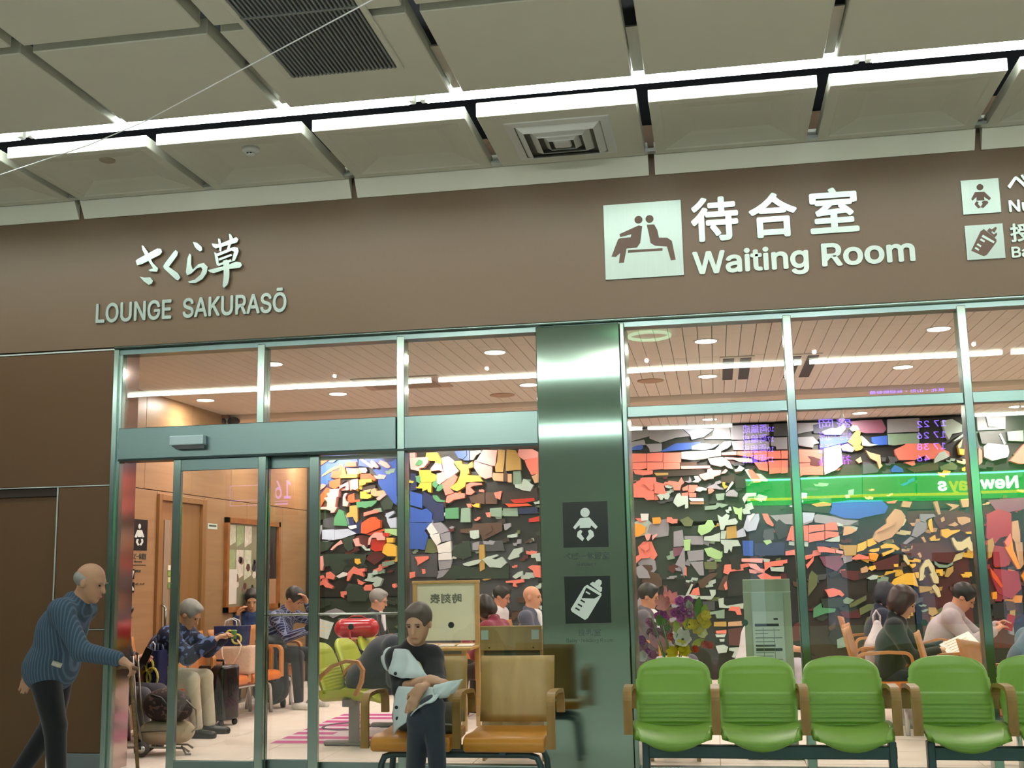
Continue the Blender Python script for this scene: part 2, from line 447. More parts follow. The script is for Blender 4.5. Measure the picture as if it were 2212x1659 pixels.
MB().box(vx0, vx1, -2.70, -2.68, ZC-.022, ZC-.004).build('vent_crossbar', mat('vent_slat_metal', '868e90'), vr)

# square air diffuser on the flat panel of the coffered row
pa, pb = atz(1112, 258, ZC), atz(1330, 320, ZC)
dcx = GX0+GP*3.5-.02; dcy = -.56
df = empty('air_diffuser', (dcx, dcy, ZC), label='square stepped white air diffuser beside the soffit', cat='vent')
def sq_ring(a, b_, z0, z1):
    m_ = bmesh.new()
    A = [m_.verts.new((sx*a, sy*a, z0)) for sx, sy in ((-1, -1), (1, -1), (1, 1), (-1, 1))]
    B = [m_.verts.new((sx*b_, sy*b_, z1)) for sx, sy in ((-1, -1), (1, -1), (1, 1), (-1, 1))]
    C = [m_.verts.new((v.co.x*1.03, v.co.y*1.03, v.co.z+.008)) for v in A]; D = [m_.verts.new((v.co.x*1.03, v.co.y*1.03, v.co.z+.008)) for v in B]
    for P, Q in ((A, B), (B, D), (D, C), (C, A)):
        for k in range(4): m_.faces.new((P[k], P[(k+1) % 4], Q[(k+1) % 4], Q[k]))
    bmesh.ops.recalc_face_normals(m_, faces=m_.faces); me = bpy.data.meshes.new('ring'); m_.to_mesh(me); m_.free(); return me
MB().box(-.33, .33, -.33, .33, -.004, -.001).build('diffuser_back', mat('diffuser_throat', '6d6a60', .7), df)
for a, b_, z0, z1 in ((.345, .29, -.006, -.012), (.28, .235, -.010, -.04), (.20, .15, -.014, -.046), (.12, .085, -.016, -.05)):
    link('diffuser_ring', sq_ring(a, b_, z0, z1), M_WHITE, df)
MB().box(-.06, .06, -.06, .06, -.05, -.02, .01).build('diffuser_core', M_WHITE, df)

sd = atz(542, 322, ZC+.045)
d = empty('smoke_detector', (sd.x, sd.y, ZC+.05), label='small round white smoke detector on the ceiling', cat='detector')
MB().lathe([(.062, 0), (.062, -.02), (.05, -.03), (.034, -.036)]).build('detector_body', M_WHITE, d, True)
MB().lathe([(.03, -.034), (.03, -.05), (.02, -.055)]).build('detector_head', M_WHITE, d, True)
for s_ in (-1, 1): MB().box(s_*.012-.006, s_*.012+.006, -.034, -.028, -.046, -.04).build('detector_slot', M_BLACK, d)
sd = atz(232, 347, ZC+.045)
MB().lathe([(.056, 0), (.056, -.006), (.05, -.010)], (sd.x, sd.y, ZC+.05)).build('ceiling_cover_plate', mat('cover_plate_paint', 'b9ae98', .6), None, True,
    label='flat round cover plate on the ceiling near the wire', cat='cover plate')
# the thin bright wire
wp = [at(830, -14, -3.3), at(312, 263, -1.72), at(252, 288, -1.66), at(190, 314, -1.60), at(-60, 398, -1.45)]
MB().tube(wp, .0036, 6).build('hanging_wire', mat('white_wire', 'f4f4f4', .3), None, True, label='thin white wire slanting across beneath the ceiling', cat='wire')

# ================================================================== FASCIA AND BROWN WALL
wf = empty('wall_front', kind='structure')
MB().box(-12, 12, 0, .25, 3.165, 4.6).build('fascia_panel', M_BROWN, wf)
# lower brown panels beside the entrance, with recessed joints
JX = -4.5
xs = atx(125, 1200, 0).x if False else at(124, 1100, 0).x
zs1, zs2 = at(60, 1054, 0).z, at(215, 1360, 0).z
zb = at(210, 1627, 0).z
MB().box(-12, JX, .065, .25, 0, 3.15).build('wall_core', M_DARKMET, wf)
g_ = .006
MB().box(-12, JX-.005, 0, .03, zs1+g_, 3.138, .003).build('brown_panel', M_BROWN2, wf)
MB().box(xs+g_, JX-.005, 0, .03, zs2+g_, zs1-g_, .003).build('brown_panel', M_BROWN2, wf)
MB().box(xs+g_, JX-.005, 0, .03, zb, zs2-g_, .003).build('brown_panel', M_BROWN2, wf)
MB().box(-12, xs-g_, .035, .06, .0, zs1-.07, .003).build('brown_panel', M_BROWN2, wf)
MB().box(-12, xs-g_, .015, .05, zs1-.07, zs1-g_, .003).build('shadow_gap_board', mat('dark_recess_board', '2a1a10', .6), wf)
MB().box(xs+g_, JX-.005, -.004, .03, 0, zb-.004, .003).build('grey_kick_plate', mat('grey_kick', '6f7678', .4, .5), wf)
MB().box(-12, JX, -.006, .01, 3.140, 3.152).build('joint_strip', M_CALUM, wf)
MB().box(-12, JX, -.004, .01, zs1-.004, zs1+.004).build('joint_strip', M_CALUM, wf)
MB().box(xs-.007, xs+.005, -.004, .02, 0, zs1).build('joint_strip', M_CALUM, wf)
MB().box(xs, JX, -.003, .01, zs2-.003, zs2+.003).build('joint_strip', M_CALUM, wf)
# long rounded trim under the fascia
MB().tube([(JX, -.012, 3.152), (12, -.012, 3.152)], .016, 10).build('trim_1', M_STEEL, None, True, kind='structure')
MB().box(JX, 12, -.002, .13, 3.10, 3.165).build('trim_2', M_STEELH, None, kind='structure')

# ================================================================== STEEL FRAME, GLASS, DOORS
XM1, XM2, XCL, XCR, XM4, XM5 = -3.337, -2.253, -1.208, -.5705, .5327, 1.693
MW = .058
fr = empty('window_frame', kind='structure')
def mull(x0, x1, z0, z1, y0=-.015, y1=.11, name='mullion', mt=None):
    return MB().box(x0, x1, y0, y1, z0, z1, .004).build(name, mt or M_STEEL, fr)
mull(XM1, XM1+MW, 2.522, 3.12); mull(XM2, XM2+MW, 0, 3.12)
mulls = [XM4, XM5, XM5+1.16, XM5+2.32]
for x in mulls: mull(x, x+MW, 0, 3.12)
ends = [XCR]+mulls+[4.6]
for a, b_ in zip([XCR]+[x+MW for x in mulls], mulls+[4.6]):
    MB().box(a, b_, .0, .10, 2.449, 2.524, .003).build('transom', M_STEELH, fr)
    MB().box(a, b_, .0, .10, 0, .07, .003).build('sill', M_STEELH, fr)
MB().box(XM2+MW, XCL, 0, .10, 0, .07, .003).build('sill', M_STEELH, fr)
# jamb with its deep polished reveal
for x0, x1, y0, y1 in ((JX-.006, JX+.035, -.02, .05), (JX+.030, JX+.062, .0, .06)):
    mull(x0, x1, 0, 3.14, y0, y1, 'jamb')
MB().box(JX+.0, JX+.045, .05, .29, 0, 3.14).build('jamb_reveal', mat('polished_reveal_steel', 'b7a8a4', .12, 1.0, noise=.04, scale=3, stretch=(1, 1, 6)), fr)
# header beam over the sliding doors, in two lengths
for a, b_ in ((JX+.062, XM2-.002), (XM2+MW+.002, XCL)):
    MB().box(a, b_, -.035, .14, 2.285, 2.522, .004).build('door_header', M_STEELH, fr)
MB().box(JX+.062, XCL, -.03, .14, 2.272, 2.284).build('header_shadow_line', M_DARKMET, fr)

wi = 0
def window(x0, x1, bays, dot=None):
    global wi
    wi += 1
    w_ = empty(f'window_{wi}', ((x0+x1)/2, .05, 0), kind='structure')
    for z0, z1 in bays:
        MB().box(x0-(x0+x1)/2, x1-(x0+x1)/2, -.005, .005, z0, z1).build('pane', M_GLASS, w_)
    if dot:
        MB().xf(Matrix()).lathe([(.022, -.001), (.022, .001)], seg=20).xf(Matrix.Rotation(math.pi/2, 4, 'X')).build('marker_dot', dot, w_, loc=((dot_x-(x0+x1)/2), -.007, dot_z))
M_DOT = mat('dark_marker_dot', '10201a', .4); M_DOTG = mat('grey_marker_dot', '2c4a42', .4)
window(JX+.062, XM1, [(2.522, 3.12)]); window(XM1+MW, XM2, [(2.522, 3.12)])
p = at(975, 1350, .05); dot_x, dot_z = p.x, p.z
window(XM2+MW, XCL, [(2.522, 3.12), (.07, 2.28)], M_DOT)
p = at(1609, 1345, .05); dot_x, dot_z = p.x, p.z
window(XCR, XM4, [(2.524, 3.12), (.07, 2.449)], M_DOTG)
p = at(1996, 1345, .05); dot_x, dot_z = p.x, p.z
window(XM4+MW, XM5, [(2.524, 3.12), (.07, 2.449)], M_DOTG)
for a, b_ in ((XM5+MW, mulls[2]), (mulls[2]+MW, mulls[3]), (mulls[3]+MW, 4.6)):
    window(a, b_, [(2.524, 3.12), (.07, 2.449)])

# sliding door leaves
def leaf(n, px0, px1, Y, st, ztop, dots):
    x0, x1 = at(px0, 1200, Y).x, at(px1, 1200, Y).x
    dr = empty(f'door_{n}', (x0, Y, 0), kind='structure'); wd = x1-x0
    MB().box(0, st, -.02, .02, .01, 2.272, .003).build('stile', M_STEEL, dr)
    MB().box(wd-st, wd, -.02, .02, .01, 2.272, .003).build('stile', M_STEEL, dr)
    MB().box(st, wd-st, -.018, .018, ztop, 2.272, .002).build('top_rail', M_STEELH, dr)
    MB().box(st, wd-st, -.018, .018, .01, .085, .002).build('bottom_rail', M_STEELH, dr)
    MB().box(st, wd-st, -.004, .004, .085, ztop).build('pane', M_GLASS, dr)
    for dx, dy in dots:
        q = at(dx, dy, Y)
        MB().lathe([(.022, -.001), (.022, .001)], seg=20).xf(Matrix.Rotation(math.pi/2, 4, 'X')).build('marker_dot', M_DOT, dr, loc=(q.x-x0, -.008, q.z))
    return dr, wd
leaf(1, 372, 574, .02, .062, 2.185, [])
d2, wd2 = leaf(2, 560, 690, .10, .075, 2.185, [(665, 1356)])
# open leaf beyond the doorway: slim top trim and guard bar
d3 = empty('door_3', (0, 0, 0), kind='structure')
x0, x1 = at(690, 1200, .16).x, XM2+.03
MB().box(x0, x1, .15, .17, 2.24, 2.272).build('top_trim', M_CALUM, d3)
MB().box(x0, x1, .156, .164, .06, 2.24).build('pane', M_GLASS, d3)
MB().box(x0-.2, x1, .15, .17, 0, .06).build('bottom_rail', M_STEELH, d3)
zz = at(760, 1326, .13).z
MB().tube([(at(577, 1330, .13).x, .13, zz), (x1, .13, zz)], .008, 8).build('guard_bar', M_CALUM, d3, True)
q = at(759, 1354, .16)
MB().lathe([(.022, -.001), (.022, .001)], seg=20).xf(Matrix.Rotation(math.pi/2, 4, 'X')).build('marker_dot', M_DOT, d3, loc=(q.x, .15, q.z))
# door sensor
p0, p1 = at(370, 972, -.06), at(444, 940, -.06)
sn = empty('door_sensor', (p0.x, -.035, p0.z), label='small grey motion sensor box on the door header', cat='sensor')
wd = p1.x-p0.x; hg = p1.z-p0.z
MB().box(0, wd, -.07, 0, hg*.28, hg, .008, 2).build('sensor_case', mat('sensor_case', 'a9bcc0', .35, .2), sn)
MB().prism([(.012, hg*.28), (wd, hg*.28), (wd, 0), (.05, 0)], -.05, -.005).build('sensor_lens', mat('sensor_lens', '0c1414', .15), sn)

# steel clad column
co = empty('steel_column', (XCL, 0, 0), label='wide brushed steel column bearing nursery signs', cat='column')
cw = XCR-XCL
MB().box(0, cw-.035, -.05, .34, 0, 3.125, .006, 2).build('column_face', M_STEELV, co)
MB().box(cw-.033, cw, -.045, .34, 0, 3.125, .006, 2).build('column_edge', M_STEEL, co)

# ================================================================== LOUNGE SHELL
LX, RX, MY, LZ = -5.44, 5.2, 6.78, 3.2
fl = empty('floor', kind='structure')
MB().box(-13, 13, -20, .0, -.08, -.002).build('concourse_slab', M_CFLOOR, fl)
MB().box(LX, RX, 0, MY+.3, -.08, -.004).build('lounge_bed', M_JOINT, fl)
TS = .60
meT = MB().box(-TS/2+.003, TS/2-.003, -TS/2+.003, TS/2-.003, -.01, 0, .002).mesh('floor_tile'); meT.materials.append(M_FTILE)
nx = int((RX-LX)/TS)+1; ny = int(MY/TS)+1
for i in range(nx):
    for j in range(ny):
        link('floor_tile', meT, None, fl, (LX+TS*(i+.5), .02+TS*(j+.5), 0))
# plank ceiling
lc = empty('ceiling', kind='structure')
MB().box(LX-.2, RX+.2, .14, MY+.3, LZ+.03, LZ+.1).build('ceiling_back', mat('ceiling_joint_shadow', '7a6250', .8), lc)
PW = .112
for y0, y1 in ((.14, 1.93), (1.93, 4.12), (4.42, MY+.1)):
    mp_ = MB().box(-PW/2+.0025, PW/2-.0025, y0+.003, y1-.003, LZ, LZ+.03, .0015).mesh('plank'); mp_.materials.append(M_INCEIL)
    for i in range(int((RX-LX)/PW)+1):
        link('plank', mp_, None, lc, (LX+PW*(i+.5), 0, 0))
MB().box(LX, RX, 4.12, 4.42, LZ-.06, LZ+.03, .005).build('ceiling_beam', mat('beam_paint', 'e2d2c6', .5), lc)
MB().box(LX-.2, RX+.2, MY+.16, MY+.4, 0, LZ+.1).build('wall_back', mat('mural_wall_dark', '1d1c1b', .8), None, kind='structure')
MB().box(RX, RX+.2, .14, MY+.4, 0, LZ+.1).build('wall_right', mat('lounge_cream_wall', 'd8bd98', .6), None, kind='structure')
wl = empty('wall_left', kind='structure')
MB().box(LX-.2, LX-.02, .25, MY+.4, 0, LZ+.1).build('wall_core', mat('panel_joint_shadow', '6b4a2a', .8), wl)
zS = 1.4+(2.094-1.4)*5.44/4.45
dy0, dy1 = atx(336, 1200, LX).y, atx(440, 1200, LX).y; dz1 = atx(336, 1066, LX).z
ys = [.27]
for yb in np.arange(.27, MY+.2, 1.02): ys.append(float(yb)+1.02)
for a, b_ in zip(ys, ys[1:]):
    MB().box(LX-.02, LX, a+.003, b_-.003, zS+.004, LZ+.02, .002).build('wood_panel', M_MAPLE, wl)
cuts = [.27, dy0, dy1, dy1+1.15, dy1+2.3, MY+.2]
for a, b_ in zip(cuts, cuts[1:]):
    if a == dy0:
        MB().box(LX-.02, LX, a+.003, b_-.003, dz1, zS-.004, .002).build('wood_panel', M_MAPLE, wl)
    else:
        MB().box(LX-.02, LX, a+.003, b_-.003, 0, zS-.004, .002).build('wood_panel', M_MAPLE, wl)
# nursery door in the left wall
nd = empty('door_4', (LX, dy0, 0), kind='structure'); dw = dy1-dy0
for a, b_, z0, z1 in ((0, .06, 0, dz1), (dw-.10, dw, 0, dz1), (.06, dw-.10, dz1-.06, dz1)):
    MB().box(-.02, .03, a, b_, z0, z1, .003).build('door_frame', M_MAPLE2, nd)
MB().box(-.03, -.005, .06, dw-.10, 0, dz1-.06).build('door_leaf', M_MAPLE2, nd)
MB().box(-.006, .002, .17, .30, .55, dz1-.25).build('vision_panel', mat('frosted_vision_panel', '9c8a72', .25), nd)
MB().tube([(.01, .14, .75), (.05, .14, .78), (.05, .14, 1.10), (.01, .14, 1.13)], .012, 8).build('pull_handle', M_STEEL, nd, True)
# far side wall of the concourse and the shop front opposite
MB().box(-13.2, -13, -20, .3, 0, 4.7).build('wall_west', mat('concourse_wall', '8d8a80', .6), None, kind='structure')
MB().box(13, 13.2, -20, .3, 0, 4.7).build('wall_east', mat('concourse_wall', '8d8a80', .6), None, kind='structure')
MB().box(-13, 13, -20.2, -20, 0, 4.7).build('wall_rear', mat('concourse_rear_wall', 'bcb8ac', .6), None, kind='structure')

# ================================================================== LOUNGE LAMPS
M_LAMP = mat('lit_downlight', 'ffffff', .4, emit=(1.0, .93, .86), estr=14.0)
_dl = MB().lathe([(.105, 0), (.105, -.004), (.086, -.006), (.086, .0)], seg=28).mesh('lamp_ring'); _dl.materials.append(M_WHITE)
_dd = MB().lathe([(.085, -.003), (.085, -.007)], seg=28).mesh('lamp_disc'); _dd.materials.append(M_LAMP)
WX = {-5.13: 'by the wood-panelled wall', -3.70: 'over the sliding doors', -1.74: 'over the notice board', 0.0: 'over the flowers', 1.80: 'over the woman reading', 3.6: 'past the picture edge'}
WY = {1.19: 'first', 2.96: 'second', 4.60: 'third', 6.28: 'last'}
for lx, tx in WX.items():
    for ly, ty in WY.items():
        d = empty('downlight', (lx, ly, LZ), label=f'round lit downlight {tx}, {ty} from the glass', cat='lamp', group='lounge downlights')
        link('lamp_ring', _dl, None, d); link('lamp_disc', _dd, None, d)
        ld = bpy.data.lights.new('downlight_lamp', 'AREA'); ld.shape = 'DISK'; ld.size = .16; ld.energy = DOWN_W; ld.color = (1.0, .86, .79)
        lo = bpy.data.objects.new('downlight_lamp', ld); COL.objects.link(lo); lo.parent = d; lo.location = (0, 0, -.012)
# spot lamps in front of the mural
for sx, nm in ((at(1000, 1000, MY).x, 'the yellow and pink blocks'), (at(1545, 990, MY).x, 'the long salmon band'), (at(1805, 990, MY).x, 'the yellow bird-like block'), (at(2165, 985, MY).x, 'the white block'),
               (at(760, 1000, MY).x, 'the orange and blue dome'), (-5.2, 'the dark corner')):
    d = empty('spot_lamp', (sx, 5.75, LZ), label=f'small white spot lamp aimed at {nm}', cat='lamp', group='mural spot lamps')
    MB().lathe([(.05, 0), (.05, -.02), (.045, -.022)], seg=16).build('spot_base', M_WHITE, d, True)
    MB().tube([(0, 0, -.02), (0, .0, -.07), (0, .09, -.13)], [.012, .012, .035], 12).build('spot_head', M_WHITE, d, True)
    ld = bpy.data.lights.new('spot_lamp_light', 'SPOT'); ld.energy = WASH_W; ld.color = (1.0, .86, .80); ld.spot_size = math.radians(88); ld.spot_blend = .9; ld.shadow_soft_size = .03
    lo = bpy.data.objects.new('spot_lamp_light', ld); COL.objects.link(lo); lo.parent = d; lo.location = (0, .11, -.14)
    lo.rotation_euler = Vector((0, 1.0, -.50)).to_track_quat('-Z', 'Y').to_euler()

# ================================================================== RELIEF MURAL
PAL = dict(o='d9562a', r='c02a18', m='551c1c', k='1b1a18', dg='27382b', g='4d8a60', lg='a2cc8c', b='2d56ac', nb='1c2850', lb='b2bed2', gy='8f8f98', dy='45484d',
           w='dcdcda', pk='e8a39c', sa='e57d6c', y='e8b940', oc='b4934c', ta='c79f78', br='51382a', db='30231c', ol='5f6a42', te='b2c6bc', pu='7d4a62', cr='a03040', oy='ee9c2e', cy='d8cc9a', ms='7e9a86')
for k_, v_ in PAL.items(): mat('mural_'+k_, v_, .42, noise=.10, scale=9, bump=.05, bscale=30)
MUR = {
'A': (660, 960, 4.879, '''
b .5 140 100 540 100 560 240 420 260 330 380 150 480
b .5 560 110 960 110 960 330 840 350 760 330 690 240 560 230
b .5 760 340 960 320 960 640 900 600 840 520 770 420
nb .4 140 480 260 400 260 560 150 560
o 3 150 125 270 125 255 165 150 235
g 4 280 125 355 125 350 155 300 195 258 192
oc 2 398 205 405 228 300 270 200 330 180 340 180 325 270 255
nb 1 720 110 960 110 960 150 905 180 860 190 790 130
w 5 535 115 595 120 600 160 640 170 665 200 650 215 600 170
pk 6 600 150 735 235 715 258 690 245 600 175
pk 6 705 170 740 185 785 235 770 255 745 250 695 195
pk 6 800 168 870 195 905 240 890 252 860 250 780 205
gy 1 560 245 640 245 655 275 640 300 590 300
o 5 440 190 545 188 548 235 470 240 430 235
o 4 375 232 425 240 425 275 355 280
ta 3 435 255 565 255 570 315 450 320
y 6 400 270 430 268 440 320 560 315 560 345 540 355 380 358 378 335 400 325
o 5 590 318 690 310 735 350 750 375 735 390 700 365 590 370
db 1 380 360 560 355 560 400 480 400 470 380 380 390
o 4 290 285 395 280 400 350 330 360 275 350
o 5 262 395 380 355 375 440 320 470 265 450
w 8 500 378 565 368 568 470 540 480 500 472
pk 5 370 440 465 395 470 480 440 488 435 440 395 455 370 480
sa 4 470 388 495 380 500 480 480 490
y 6 582 375 710 365 710 400 650 405 645 420 610 435 582 435
db 1 600 440 740 430 735 470 690 490 600 490
y 6 590 500 650 500 660 525 705 530 705 560 670 575 590 572
ta 5 700 480 745 462 760 495 830 485 850 510 790 545 735 550 700 530
pk 5 755 570 840 510 865 530 790 590 770 592
o 4 148 560 230 455 275 470 265 500 190 625 150 690
sa 3 148 440 190 415 225 430 210 450 150 490
pk 8 275 478 370 470 365 555 345 560 330 660 350 670 320 720 285 725 285 700 240 690 250 610 215 570 255 555 245 520 275 510
m 1 185 600 250 560 250 660 150 660
pk 4 148 662 245 658 245 684 148 688
pk 6 440 515 455 520 430 560 440 600 470 610 455 655 405 650 408 560 420 525
o 3 455 540 520 515 525 585 580 580 580 605 480 615 450 590
g 4 545 610 765 590 750 620 700 660 680 655 640 675 590 660 550 670
dg 2 780 590 870 540 930 620 910 680 830 690
ms 3 720 680 800 670 810 710 720 720
oc 3 470 650 555 640 555 810 540 830 515 790 510 765 440 770 440 730 470 715
g 5 315 780 365 685 410 710 455 840 450 862 310 855
dy 2 190 790 315 760 320 850 455 860 450 890 330 905 190 870
k 1 150 720 290 730 320 760 150 800
nb 2 455 770 510 765 520 840 600 800 600 940 540 940 470 890
sa 3 620 720 730 690 780 690 770 720 690 735 620 760
o 7 605 830 690 775 740 765 760 790 800 800 800 880 650 945 600 935
o 4 640 950 830 890 840 910 700 960
lb 3 850 730 935 700 940 725 880 770 880 785 960 770 960 880 900 880 870 820
lg 3 840 890 965 890 968 965 900 945 840 930
lb 2 180 900 310 895 310 1010 180 1000
lb 2 312 900 455 890 545 940 450 970 400 990 312 1005
w 3 455 860 540 850 545 880 490 895 465 885
gy 2 150 860 180 850 180 900 150 1000
r 4 825 930 895 935 880 975 830 965
pk 6 680 990 740 930 820 930 830 965 850 975 850 1010 765 1010 760 985 710 985 690 1060 670 1058
m 1 510 980 600 950 690 980 670 1040 650 1090 580 1060
r 3 710 1000 760 990 780 1015 855 1010 840 1120 740 1130 690 1100
m 1 690 1130 830 1130 840 1190 730 1270 640 1210
pk 5 510 1000 570 985 580 1045 605 1060 600 1070 540 1075
te 3 580 1065 620 1060 650 1100 690 1095 690 1120 640 1120
y 6 865 985 940 985 935 1035 870 1035
y 7 870 1040 930 1050 968 1080 968 1180 880 1180 822 1140 840 1070
dg 3 400 990 530 960 500 1040 515 1100 460 1130 420 1090
pk 4 300 1075 380 1010 400 1045 340 1070 290 1115 270 1110
dg 2 150 1020 300 1030 240 1110 150 1140
dg 2 155 1160 380 1150 640 1160 640 1210 600 1300 560 1280 420 1280 400 1330 330 1370 290 1330 260 1280 160 1300
y 5 530 1205 580 1205 585 1235 595 1250 560 1268 530 1245
k 2 400 1215 520 1200 530 1260 450 1275
pk 4 165 1180 190 1175 200 1270 185 1330 165 1325
ms 3 815 1240 940 1225 940 1260 860 1280 815 1290
sa 5 460 1350 520 1285 560 1310 640 1305 635 1340 610 1340 625 1395 570 1375 510 1360 465 1440 445 1435
w 3 330 1390 400 1345 450 1355 445 1380 360 1410
sa 4 225 1355 265 1340 320 1385 305 1425 225 1410
sa 4 185 1425 210 1430 295 1500 290 1520 220 1505 190 1470
te 4 635 1420 660 1415 670 1360 710 1360 705 1410 755 1390 820 1420 790 1490 740 1505 715 1470 740 1450 640 1440
sa 3 550 1415 600 1445 635 1450 600 1485 560 1470
sa 4 640 1480 710 1475 710 1540 630 1540 620 1510
sa 3 375 1550 440 1545 440 1580 410 1590 410 1620 380 1600
dg 3 440 1540 520 1470 600 1490 700 1560 640 1650 450 1650
sa 3 920 1470 950 1465 965 1500 940 1515 920 1500
'''),
'B': (870, 960, 5.3516, '''
pk 2 85 100 150 95 150 150 85 150
pk 3 85 155 300 150 300 210 250 270 200 275 200 310 100 290
y 3 280 100 400 95 450 170 455 225 380 230 380 190 310 190 270 150
g 4 165 215 195 175 235 190 240 225 190 250 155 240
pk 4 330 280 385 215 455 230 470 320 430 300 330 310
w 4 455 160 530 140 600 190 600 240 655 310 590 360 520 400 480 310
pk 4 400 340 480 320 520 400 430 470 400 440
y 3 190 300 330 300 330 435 215 435
y 3 335 330 400 360 390 420 335 440
y 4 215 440 340 440 335 560 300 550 290 520 235 545 235 510 180 510
g 4 160 365 210 370 210 460 165 430
g 4 350 450 385 415 420 460 390 510 350 480
g 4 405 490 460 455 475 510 430 545 395 540
sa 3 430 480 600 340 640 380 620 430 560 510 600 560 500 590 470 500
y 6 600 200 690 195 700 230 760 240 815 200 820 270 770 280 780 340 750 350 790 360 880 365 940 430 740 440 730 490 640 545 600 530 560 505 640 440 670 370 680 310 640 270
b 4 605 85 740 75 745 130 700 175 650 160
b 3 745 75 775 75 775 190 700 185 750 130
ms 2 780 80 890 70 915 90 850 130 820 180 780 180
pk 3 935 65 1100 70 1090 110 1075 250 1040 250 830 190 860 180
pk 3 830 195 1040 260 1035 380 960 400 900 370 860 320 820 260
oc 5 1110 65 1190 70 1180 230 1165 325 1080 320 1075 260 1100 210
oc 5 1210 65 1310 70 1365 170 1370 300 1310 300 1200 310 1200 200
br 3 1185 70 1210 70 1205 330 1250 340 1230 430 1180 430 1175 330
ta 4 1050 330 1170 335 1170 430 1060 420 1040 390
ta 4 1220 345 1265 345 1265 440 1220 440
pk 3 1345 60 1500 55 1565 90 1565 150 1400 180 1330 130
sa 3 1410 185 1565 120 1565 340 1490 355 1440 260
ta 4 1495 370 1565 340 1565 440 1530 450
ms 2 1280 310 1360 305 1380 460 1280 460
te 5 1300 465 1380 460 1400 400 1450 420 1490 460 1520 470 1480 545 1400 535 1310 500
sa 5 520 600 620 560 730 570 725 620 640 635 600 640 545 680 505 670
sa 5 740 470 800 440 920 450 920 470 820 480 790 500 840 550 800 585 740 580
br 2 770 600 950 560 950 690 800 680
br 2 960 550 1100 560 1090 690 960 690
sa 4 1060 560 1150 540 1130 640 1080 620
db 1 1150 560 1550 500 1565 660 1300 690 1150 690
o 4 1185 685 1400 690 1440 680 1500 710 1230 725
r 4 1250 640 1520 620 1530 650 1400 680 1290 680
g 3 350 590 400 590 440 640 500 650 490 670 400 665 360 630
y 5 800 695 830 700 850 685 895 685 890 735 830 725
sa 3 740 690 800 685 800 730 760 730
ms 2 680 740 785 730 785 900 670 900
g 2 495 740 650 730 650 860 495 860
ms 2 1010 740 1150 730 1145 840 1010 830
ms 1 1160 740 1330 735 1335 830 1170 830
nb 2 1340 730 1560 720 1560 800 1340 805
sa 3 960 790 1015 785 1020 845 980 840
br 2 820 920 1150 900 1150 1000 930 1110 900 1040 670 1020 670 980 800 970
te 4 780 1000 885 990 890 1080 830 1095 790 1080
br 3 980 940 1030 940 1040 1000 960 1050
b 3 90 720 220 760 280 740 350 800 340 900 90 900
b 4 90 905 330 910 260 1000 300 1060 260 1220 180 1210 90 1210
b 2 90 540 230 580 230 740 90 700
nb 1 95 330 155 340 170 520 90 540
nb 2 240 540 480 680 480 880 360 910 350 790 230 700
k 1 90 1220 270 1230 290 1090 330 1090 260 1270 160 1280
w 4 255 930 350 910 440 1010 330 1050
gy 4 345 915 450 900 540 1000 430 1040
w 5 320 1050 430 1030 450 1130 400 1170
gy 4 440 1040 550 1010 560 1110 460 1130
w 4 400 1170 560 1115 570 1240 420 1260
w 5 420 1265 570 1245 575 1330 420 1340
gy 4 420 1345 580 1335 560 1430 430 1450
gy 3 430 1455 550 1440 470 1530 400 1550
ol 2 270 1090 350 1090 410 1180 420 1240 360 1260 260 1250
dy 2 100 1280 400 1260 410 1530 160 1530 100 1440
sa 5 150 1300 305 1290 310 1320 180 1400 180 1360
sa 4 85 1480 150 1470 150 1530 85 1550
sa 3 225 1440 265 1440 270 1490 235 1500
dg 3 570 1230 660 1150 780 1110 800 1290 700 1330 590 1290
dg 2 430 1550 570 1400 850 1420 1230 1390 1230 1550 860 1550
dy 1 680 1120 1150 1110 1180 1230 800 1240
gy 2 810 1140 890 1120 880 1220 810 1220
te 5 700 1380 790 1350 880 1330 920 1340 880 1380 770 1410 720 1400
te 5 930 1330 980 1300 1100 1270 1110 1290 1040 1320 1080 1330 1150 1300 1210 1370 1140 1430 1060 1420 1010 1420
te 5 1290 1210 1390 1190 1390 1240 1350 1270 1350 1300 1240 1335 1220 1320 1250 1270
te 4 1490 1270 1590 1255 1595 1350 1550 1350 1540 1310 1490 1310
te 3 1215 1050 1330 1030 1325 1070 1260 1080 1210 1075
oc 4 890 1160 950 1160 955 1440 900 1470 890 1340
sa 4 1450 1420 1500 1395 1590 1400 1595 1540 1530 1530 1510 1460
sa 4 1195 1580 1400 1555 1410 1590 1310 1610 1330 1650 1280 1640 1280 1600 1200 1600
te 3 1270 1530 1330 1480 1390 1460 1390 1510 1310 1555
gy 2 1170 920 1250 910 1250 950 1200 990 1180 990
r 2 1460 860 1580 830 1580 890 1460 900
'''),
